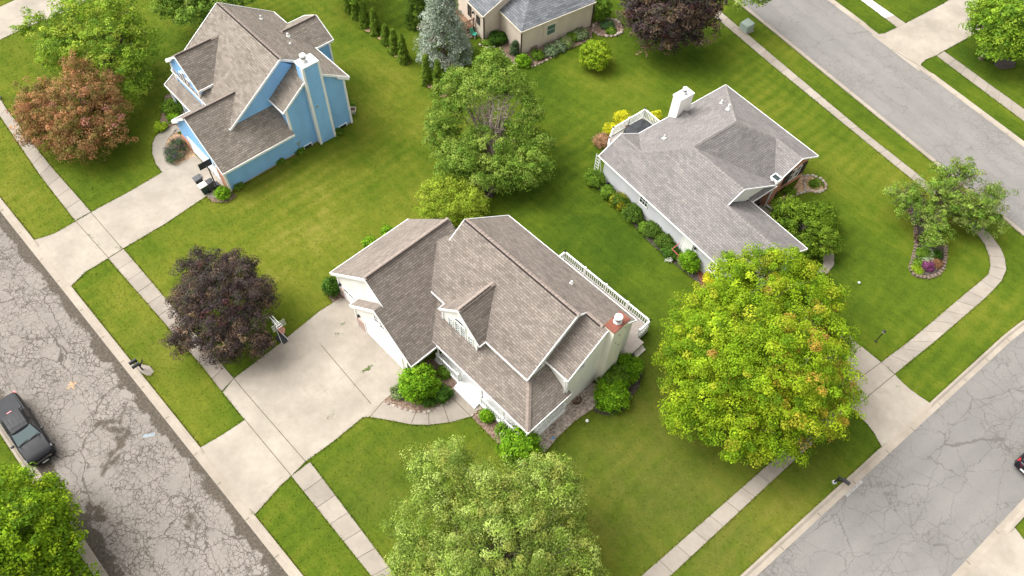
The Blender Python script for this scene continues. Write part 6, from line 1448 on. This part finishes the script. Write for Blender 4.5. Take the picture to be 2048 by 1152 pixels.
ub = empty('utility_box', G(1491,60), R(-54), 'grey green utility cabinet on the verge of the upper street', 'utility box')
mb = MB(); mb.box(-0.62,0.62,-0.58,0.58,0.0,0.10); mb.build('pad', M['concrete_old'], ub)
mb = MB(); mb.loft([[(-0.52,-0.48,0.1),(0.52,-0.48,0.1),(0.52,0.48,0.1),(-0.52,0.48,0.1)],[(-0.52,-0.48,0.80),(0.52,-0.48,0.80),(0.52,0.48,0.95),(-0.52,0.48,0.95)],[(-0.47,-0.43,0.84),(0.47,-0.43,0.84),(0.47,0.43,0.99),(-0.47,0.43,0.99)]]); mb.build('cabinet', plain('grey_green_metal',(0.27,0.33,0.28),0.55), ub, bevel=0.02)
mb = MB(); mb.box(0.52,0.545,-0.42,0.42,0.15,0.76); mb.build('door', plain('grey_green_door',(0.30,0.36,0.31),0.55), ub)
up2 = empty('utility_pedestal', G(-1,196), R(-45), 'small grey green utility pedestal at the left edge by the sidewalk', 'utility box')
mb = MB(); mb.loft([[(-0.15,-0.15,0),(0.15,-0.15,0),(0.15,0.15,0),(-0.15,0.15,0)],[(-0.15,-0.15,0.7),(0.15,-0.15,0.7),(0.15,0.15,0.7),(-0.15,0.15,0.7)],[(-0.1,-0.1,0.8),(0.1,-0.1,0.8),(0.1,0.1,0.8),(-0.1,0.1,0.8)]]); mb.build('cabinet', plain('pale_teal_metal',(0.35,0.45,0.43),0.5), up2)

# planter pot at the blue house corner, pots on the grey deck and entry
def pot(px, z0, r, h, mat, soil, label, square=False):
    t = empty('planter_pot', G(px[0],px[1],z0), R(-45), label, 'planter')
    mb = MB(); n = 4 if square else 14
    mb.lathe([(r*0.72,0),(r,h*0.9),(r*1.08,h*0.9),(r*1.08,h),(r*0.92,h),(r*0.86,h*0.82)], n); mb.build('pot', mat, t)
    mb = MB(); mb.lathe([(r*0.85,h*0.78),(r*0.80,h*0.86)], n); mb.build('soil', soil, t)
soil = plain('brown_soil', (0.11,0.065,0.045), 0.95, 0.1, var=0.4, scale=12)
pot((707,226),0,0.36,0.5,plain('pale_stone_pot',(0.62,0.56,0.47),0.7),soil,'square pale stone pot with brown soil at the blue house corner',True)
pot((1254,256),0.62,0.19,0.3,plain('terracotta',(0.30,0.13,0.08),0.8),soil,'terracotta pot on the grey house deck')
pot((1529,401),0.14,0.20,0.32,plain('dark_glazed_pot',(0.05,0.035,0.03),0.4),soil,'dark round pot on the grey house entry slab')
pot((1549,390),0.0,0.17,0.3,plain('dark_pot',(0.06,0.045,0.04),0.5),soil,'small dark pot beside the brick corner')
# draped furniture on the grey deck
ct = empty('covered_table', (0,0,0), 0, 'patio set under a dark charcoal cover on the grey house deck', 'covered furniture')
t_ = R(GAZ); A_ = Vector((math.cos(t_), math.sin(t_),0)); B_ = Vector((-math.sin(t_), math.cos(t_),0))
ct.location = Vector(GO) + A_*(-1.55) + B_*5.35 + Vector((0,0,0.62)); ct.rotation_euler = (0,0,t_)
mb = MB(); n = 28; secs = []
rr = random.Random(9)
for z, k in ((0.0,1.04),(0.30,1.0),(0.55,0.97),(0.68,0.90),(0.72,0.6),(0.75,0.25)):
    s = []
    for i in range(n):
        a = 2*math.pi*i/n; x = math.copysign(abs(math.cos(a))**0.55, math.cos(a))*1.02; y = math.copysign(abs(math.sin(a))**0.55, math.sin(a))*1.38
        w = 1 + (0.05*math.sin(a*9) if z < 0.5 else 0.03*math.sin(a*4+1)); s.append((x*k*w, y*k*w, z + (0.05*math.sin(a*3)+0.04*math.cos(a*5) if 0.5 < z < 0.74 else 0)))
    secs.append(s)
mb.loft(secs); mb.build('cover', M['charcoal_cloth'], ct, smooth=True)
mb = MB()
for x in (-0.8,0.8):
    for y in (-1.1,1.1): mb.tube((x,y,0),(x,y,0.5),0.03,0.03,6)
mb.build('leg', M['black_metal'], ct)
# white trellis at the grey house corner
tr = empty('trellis', G(1191,345), R(GAZ), 'white ladder shaped trellis at the far left corner of the grey house', 'trellis')
mb = MB()
for x in (-0.22,0.22): mb.bar((x,0,0),(x,0,2.1),0.05,0.05)
for k in range(6): mb.bar((-0.22,0,0.35+0.32*k),(0.22,0,0.35+0.32*k),0.035,0.035)
mb.build('frame', M['white_vinyl'], tr)
# timber play-bed frame under the dying tree
tf = empty('timber_frame', (0,0,0), 0, 'weathered timber frame on the ground below the dying tree', 'timber frame')
q = [G(912,383),G(918,358),G(988,380),G(966,405)]
mb = MB()
for a, b_ in zip(q, q[1:]+q[:1]): mb.bar(a+Vector((0,0,0.25)), b_+Vector((0,0,0.25)), 0.14, 0.16)
for a in q: mb.bar(a, a+Vector((0,0,0.32)), 0.12, 0.12)
mb.build('timber', M['wood_grey'], tf)
# window well by the main house, green hose reel chair, sprinkler, small litter
ww = empty('window_well', G(1152,800), R(MAZ), 'rusty corrugated window well in the gravel beside the porch', 'window well')
mb = MB(); secs = []
for r_ in (0.40,0.36):
    secs.append([(r_*math.cos(a), r_*math.sin(a)*0.9, 0) for a in np.linspace(-1.57,1.57,12)])
v = [(x,y,z) for s in secs for z in (0.0,0.22) for x,y,_ in s]; k = 12
f = [[i,i+1,k+i+1,k+i] for i in range(k-1)] + [[2*k+i,2*k+i+1,3*k+i+1,3*k+i] for i in range(k-1)] + [[k+i,k+i+1,3*k+i+1,3*k+i] for i in range(k-1)]
mb.add(v, f); mb.build('rim', plain('rusty_steel',(0.10,0.05,0.03),0.8,var=0.4,scale=6), ww)
mb = MB(); mb.lathe([(0.30,0.035),(0.28,0.05)], 12); mb.build('pit_floor', M['mulch'], ww)
def chair(px, rz, label, col):
    t = empty('garden_chair', G(*px), rz, label, 'chair'); mt = plain('coloured_plastic_seat', col, 0.5)
    mb = MB(); mb.box(-0.25,0.25,-0.22,0.25,0.36,0.41); mb.build('seat', mt, t)
    mb = MB(); mb.prism([(-0.25,0.22,0.38),(0.25,0.22,0.38),(0.25,0.27,0.38),(-0.25,0.27,0.38)], [(-0.24,0.36,0.85),(0.24,0.36,0.85),(0.24,0.41,0.85),(-0.24,0.41,0.85)]); mb.build('backrest', mt, t)
    for x in (-0.22,0.22):
        for y in (-0.2,0.22):
            mb = MB(); mb.bar((x,y,0),(x,y,0.38),0.04,0.04); mb.build('leg', M['white_vinyl'], t)
chair((949,74), R(60), 'green seated chair with white legs beside the beige house deck', (0.05,0.33,0.22))
wc = empty('garden_toy', G(933,93), 0.4, 'pale green plastic toy on the lawn by the blue spruce', 'toy')
mb = MB(); mb.loft([[(-0.34,-0.16,0.0),(0.34,-0.2,0.0),(0.3,0.2,0.0),(-0.3,0.16,0.0)],[(-0.30,-0.12,0.18),(0.26,-0.14,0.10),(0.24,0.14,0.10),(-0.26,0.12,0.2)]]); mb.build('body', plain('mint_plastic',(0.35,0.75,0.50),0.4), wc, bevel=0.03)
mb = MB(); mb.tube((-0.05,-0.12,0.16),(0.05,0.12,0.3),0.025,0.025,8); mb.build('handle', plain('pale_plastic',(0.6,0.85,0.72),0.4), wc)
def ball(px, r, label, col, cat='ball', name='ball'):
    mb = MB(); mb.lathe([(0.02,0),(r*0.7,r*0.3),(r,r),(r*0.7,r*1.7),(0.02,r*2)], 14); o = mb.build(name, plain('pale_plastic_ball', col, 0.5), None, smooth=True); o.location = G(*px); tag(o, label, cat)
ball((1174,843),0.13,'white ball on the lawn edge beside the gravel strip',(0.8,0.79,0.76))
ball((1717,567),0.11,'small white ball on the corner lawn',(0.8,0.8,0.8))
mb = MB(); mb.bar((-0.2,0,0.05),(0.2,0,0.05),0.05,0.08); mb.bar((0,-0.14,0.09),(0,0.14,0.09),0.04,0.06); o = mb.build('sprinkler', plain('blue_plastic',(0.12,0.33,0.62),0.5), None, bevel=0.01); o.location = G(1106,877); o.rotation_euler = (0,0,0.5); tag(o, 'blue plastic sprinkler lying on the gravel strip', 'sprinkler')

# painted utility marks on the cracked street
def mark(name, lines, w, col, label):
    mb = MB()
    for k, line in enumerate(lines):
        q = [G(*p) for p in line]
        for a, b_ in zip(q, q[1:]):
            d = (b_-a).normalized(); n = Vector((-d.y,d.x,0))*w/2; z = Vector((0,0,0.011+0.0006*k)); mb.poly([a-n+z,b_-n+z,b_+n+z,a+n+z])
    o = mb.build(name, plain(name+'_paint', col, 0.9, 0.1, var=0.3, scale=6)); tag(o, label=label, kind='structure')
mark('road_marking', [[(134,778),(153,765)],[(140,764),(148,778)],[(136,771),(146,765)]], 0.10, (0.50,0.30,0.17), 'faded orange utility mark sprayed on the cracked street')
mark('road_marking', [[(286,873),(310,868)]], 0.22, (0.26,0.31,0.34), 'faded blue utility mark sprayed on the cracked street')
mark('road_patch', [[(1686,985),(1700,974),(1712,966)],[(1690,990),(1722,960)]], 0.36, (0.31,0.295,0.28), 'pale repair patch in the gutter of the lower street')

# stones and edging blocks
def stone_mesh(seed, sx, sy, sz):
    bm = bmesh.new(); bmesh.ops.create_icosphere(bm, subdivisions=2, radius=1.0); r = random.Random(seed)
    ph = [(Vector((r.gauss(0,1),r.gauss(0,1),r.gauss(0,1))), r.random()*6) for _ in range(4)]
    for v in bm.verts:
        k = 1 + 0.10*sum(math.sin(v.co.dot(a)*1.8+p) for a, p in ph); v.co = Vector((v.co.x*sx*k, v.co.y*sy*k, max(-0.4, v.co.z)*sz*k + sz*0.4))
    me = bpy.data.meshes.new('stone'); bm.to_mesh(me); bm.free(); return me
def edging(px, step, protos, label, group, name, jitter=0.05, size=(0.8,1.25), closed=False, z=0.0):
    P = [G(*p) for p in px]; P = P + P[:1] if closed else P
    r = random.Random(len(px)*31+int(step*100)); first = None; acc = 0.0; nxt = 0.0
    for a, b_ in zip(P, P[1:]):
        L = (b_-a).length; d = (b_-a)/L; t = nxt
        while t < L:
            p = a + d*t + Vector((r.uniform(-jitter,jitter), r.uniform(-jitter,jitter), z))
            src = protos[r.randrange(len(protos))]
            o = bpy.data.objects.new(name, src); C.objects.link(o); k = r.uniform(*size); o.location = p; o.scale = (k,k,k); o.rotation_euler = (0,0,math.atan2(d.y,d.x)+r.uniform(-.25,.25)*(jitter*10))
            tag(o, label, 'stone', group); t += step*r.uniform(0.85,1.25)
        nxt = t - L
sp_ = []
for k, mt in enumerate((M['stone'], M['stone_pink'], M['stone'], M['stone_pink'])):
    me = stone_mesh(k, 0.13, 0.10, 0.09); me.materials.append(mt); sp_.append(me)
blk = []
for k in range(3):
    mb = MB(); mb.prism([(-0.10,-0.15,0),(0.10,-0.15,0),(0.13,0.15,0),(-0.13,0.15,0)], [(-0.095,-0.14,0.13+0.01*k),(0.095,-0.14,0.13+0.01*k),(0.125,0.14,0.13+0.01*k),(-0.125,0.14,0.13+0.01*k)])
    o = mb.build('edging_block', M['block_tan'], None, bevel=0.015); blk.append(o.data); me = o.data; 
    bpy.data.objects.remove(o)
edging([(770,803),(784,811),(808,819),(833,825),(855,823),(884,813),(902,796)], 0.34, sp_, 'small pale stone in the row edging the curved front walk bed', 'stones edging the front walk bed', 'edging_stone', 0.06)
edging([(944,832),(956,822),(968,812)], 0.36, sp_, 'pale stone in the short row beside the porch steps', 'stones beside the porch steps', 'edging_stone', 0.06)
edging([(906,781),(918,768)], 0.36, sp_, 'pale stone at the corner between front walk and porch', 'stones between walk and porch', 'edging_stone', 0.05)
edging([(1806,398),(1820,425),(1830,455),(1832,490),(1825,520),(1820,535),(1824,547),(1835,553),(1855,556),(1875,550),(1886,538),(1890,515),(1890,490)], 0.30, blk, 'tan concrete block in the edging of the kidney shaped bed', 'edging blocks of the kidney bed', 'edging_block', 0.008, (0.95,1.05))
edging([(1184,62),(1188,52),(1198,42),(1215,37),(1237,43),(1246,55),(1242,67),(1222,74),(1200,72)], 0.42, sp_, 'pale stone in the ring round the mulched bed near the beige house', 'stones round the mulched ring bed', 'edging_stone', 0.03, (1.2,1.7), True)
edging([(1600,352),(1622,351),(1642,358),(1653,370),(1650,380),(1634,385),(1618,381),(1606,385),(1594,389),(1580,396)], 0.34, sp_, 'pinkish stone in the low ring by the brick wall', 'stones of the ring by the brick wall', 'edging_stone', 0.03, (1.2,1.6))
edging([(1606,385),(1612,376),(1606,366),(1612,356)], 0.34, sp_, 'pinkish stone in the curved divider by the brick wall', 'stones of the divider by the brick wall', 'edging_stone', 0.03, (1.1,1.5))
edging([(960,90),(978,97),(990,94)], 0.42, sp_, 'tan stone in the little arc at the beige wing corner', 'stones of the little arc', 'edging_stone', 0.03, (1.0,1.3))
edging([(1000,97),(1020,122),(1038,132),(1060,135),(1078,129),(1110,112)], 0.40, sp_, 'tan stone edging the beige house corner bed', 'stones edging the beige corner bed', 'edging_stone', 0.03, (0.9,1.3))
edging([(1404,575),(1440,602)], 0.4, blk, 'edging block at the red mulch by the grey house', 'edging blocks of the red mulch', 'edging_block', 0.02, (0.8,1.0))
edging([(350,262),(346,266)], 0.2, sp_, 'pale stone at the end of the blue house walk', 'stones at the blue house walk', 'edging_stone', 0.04, (1.0,1.4))

# weeds in the driveway joints: ground cover nobody could count
rng = np.random.default_rng(77); Ps = []
for line, n in (([(722,746),(745,731)],40),([(735,740),(738,736)],30),([(655,835),(668,826)],12),([(672,668),(686,670)],14),([(690,645),(684,650)],10),([(1790,770),(1795,775)],4),([(715,636),(718,640)],10),([(180,470),(200,492)],14),([(232,494),(245,498)],12)):
    a, b_ = G(*line[0]), G(*line[1]); t = rng.random(n)[:,None]
    Ps.append(np.array(a)[None]*(1-t)+np.array(b_)[None]*t + np.concatenate([rng.normal(size=(n,2))*0.06, np.full((n,1),0.06)+rng.random((n,1))*0.05], 1))
Ps = np.concatenate(Ps); Vq, Qq = leaf_quads(Ps, unit(rng.normal(size=Ps.shape)*0.5+np.array([0,0,1])), 0.085, rng)
tt = np.clip(palette([(0.10,0.19,0.02),(0.14,0.24,0.03)], len(Ps), rng)*(1+0.2*rng.normal(size=(len(Ps),1))), .005, .9)
o = fast_mesh('joint_weeds', Vq, Qq, M['leaf'], None, np.repeat(np.concatenate([tt, np.ones((len(tt),1))], 1), 4, 0)); tag(o, 'small weeds growing in the driveway joints', 'weeds', kind='stuff')
# ------------------------------------------------------------ grass blades over the visible lawn
def pip(X, Y, poly):
    c = np.zeros(len(X), bool); n = len(poly); j = n-1
    xs = [p[0] for p in poly]; ys = [p[1] for p in poly]
    box = (X >= min(xs)) & (X <= max(xs)) & (Y >= min(ys)) & (Y <= max(ys)); idx = np.nonzero(box)[0]
    if not len(idx): return c
    x, y = X[idx], Y[idx]; s = np.zeros(len(idx), bool)
    for i in range(n):
        xi, yi, xj, yj = xs[i], ys[i], xs[j], ys[j]
        if yi != yj: s ^= ((yi > y) != (yj > y)) & (x < (xj-xi)*(y-yi)/(yj-yi)+xi)
        j = i
    c[idx] = s; return c
def grass():
    rng = np.random.default_rng(3); N = 620000
    X = rng.uniform(-62, 64, N); Y = rng.uniform(6, 78, N)
    k = (Y*_fw.y - CAM_H*_fw.z); px = 1024 + FPX*(X*_rt.x + Y*_rt.y - CAM_H*_rt.z)/k; py = 576 - FPX*(X*_up.x + Y*_up.y - CAM_H*_up.z)/k
    dist = np.sqrt(X*X+Y*Y+CAM_H**2)
    ok = (px > -40) & (px < 2090) & (py > -40) & (py < 1200)
    X, Y = X[ok], Y[ok]
    bad = np.zeros(len(X), bool)
    for poly in PAVED: bad |= pip(X, Y, poly)
    X, Y = X[~bad], Y[~bad]; n0 = len(X)
    # ragged border: longer tufts along every edge of paving and beds, leaning over it
    ex, ey = [], []
    for poly in PAVED:
        for (x0, y0), (x1, y1) in zip(poly, poly[1:]+poly[:1]):
            L = math.hypot(x1-x0, y1-y0)
            if L > 140 or L < 0.02: continue
            m_ = int(L*70); t = rng.random(m_); o_ = rng.normal(size=m_)*0.05; nx, ny = -(y1-y0)/L, (x1-x0)/L
            ex.append(x0+(x1-x0)*t+nx*o_); ey.append(y0+(y1-y0)*t+ny*o_)
    ex, ey = np.concatenate(ex), np.concatenate(ey)
    k = (ey*_fw.y - CAM_H*_fw.z); px = 1024 + FPX*(ex*_rt.x + ey*_rt.y - CAM_H*_rt.z)/k; py = 576 - FPX*(ex*_up.x + ey*_up.y - CAM_H*_up.z)/k
    ok = (px > -40) & (px < 2090) & (py > -40) & (py < 1200); ex, ey = ex[ok], ey[ok]
    bad = np.zeros(len(ex), bool)
    for poly in PAVED: bad |= pip(ex, ey, poly)
    X = np.concatenate([X, ex[~bad]]); Y = np.concatenate([Y, ey[~bad]]); n = len(X)
    h = 0.022 + 0.03*rng.random(n); w = 0.022 + 0.022*rng.random(n); a = rng.random(n)*6.283; ln = 0.04 + rng.random(n)*0.07; b = rng.random(n)*6.283; h[n0:] = 0.05 + 0.05*rng.random(n-n0); ln[n0:] = 0.05 + 0.09*rng.random(n-n0)
    P = np.stack([X, Y, np.zeros(n)], 1); u = np.stack([np.cos(a)*w, np.sin(a)*w, 0*w], 1); T = P + np.stack([np.cos(b)*ln, np.sin(b)*ln, h], 1)
    V = np.stack([P-u, P+u, T], 1).reshape(-1,3); Q = np.arange(n*3).reshape(-1,3)
    g = (1.04 + 0.22*rng.normal(size=n)).clip(0.6, 1.6); yel = rng.random(n)
    t = np.stack([g*(1+0.25*(yel > 0.85)), g, g*0.95, np.ones(n)], 1)
    d, br = lawn_field(X, Y); L = np.stack([d, br, 0*d, 0*d+1], 1)
    o = fast_mesh('grass', V, Q, M['blade'], None, np.repeat(t, 3, 0), {'lawn': np.repeat(L, 3, 0)})
    tag(o, 'short mown grass blades covering the lawns', 'grass', kind='stuff')
grass()
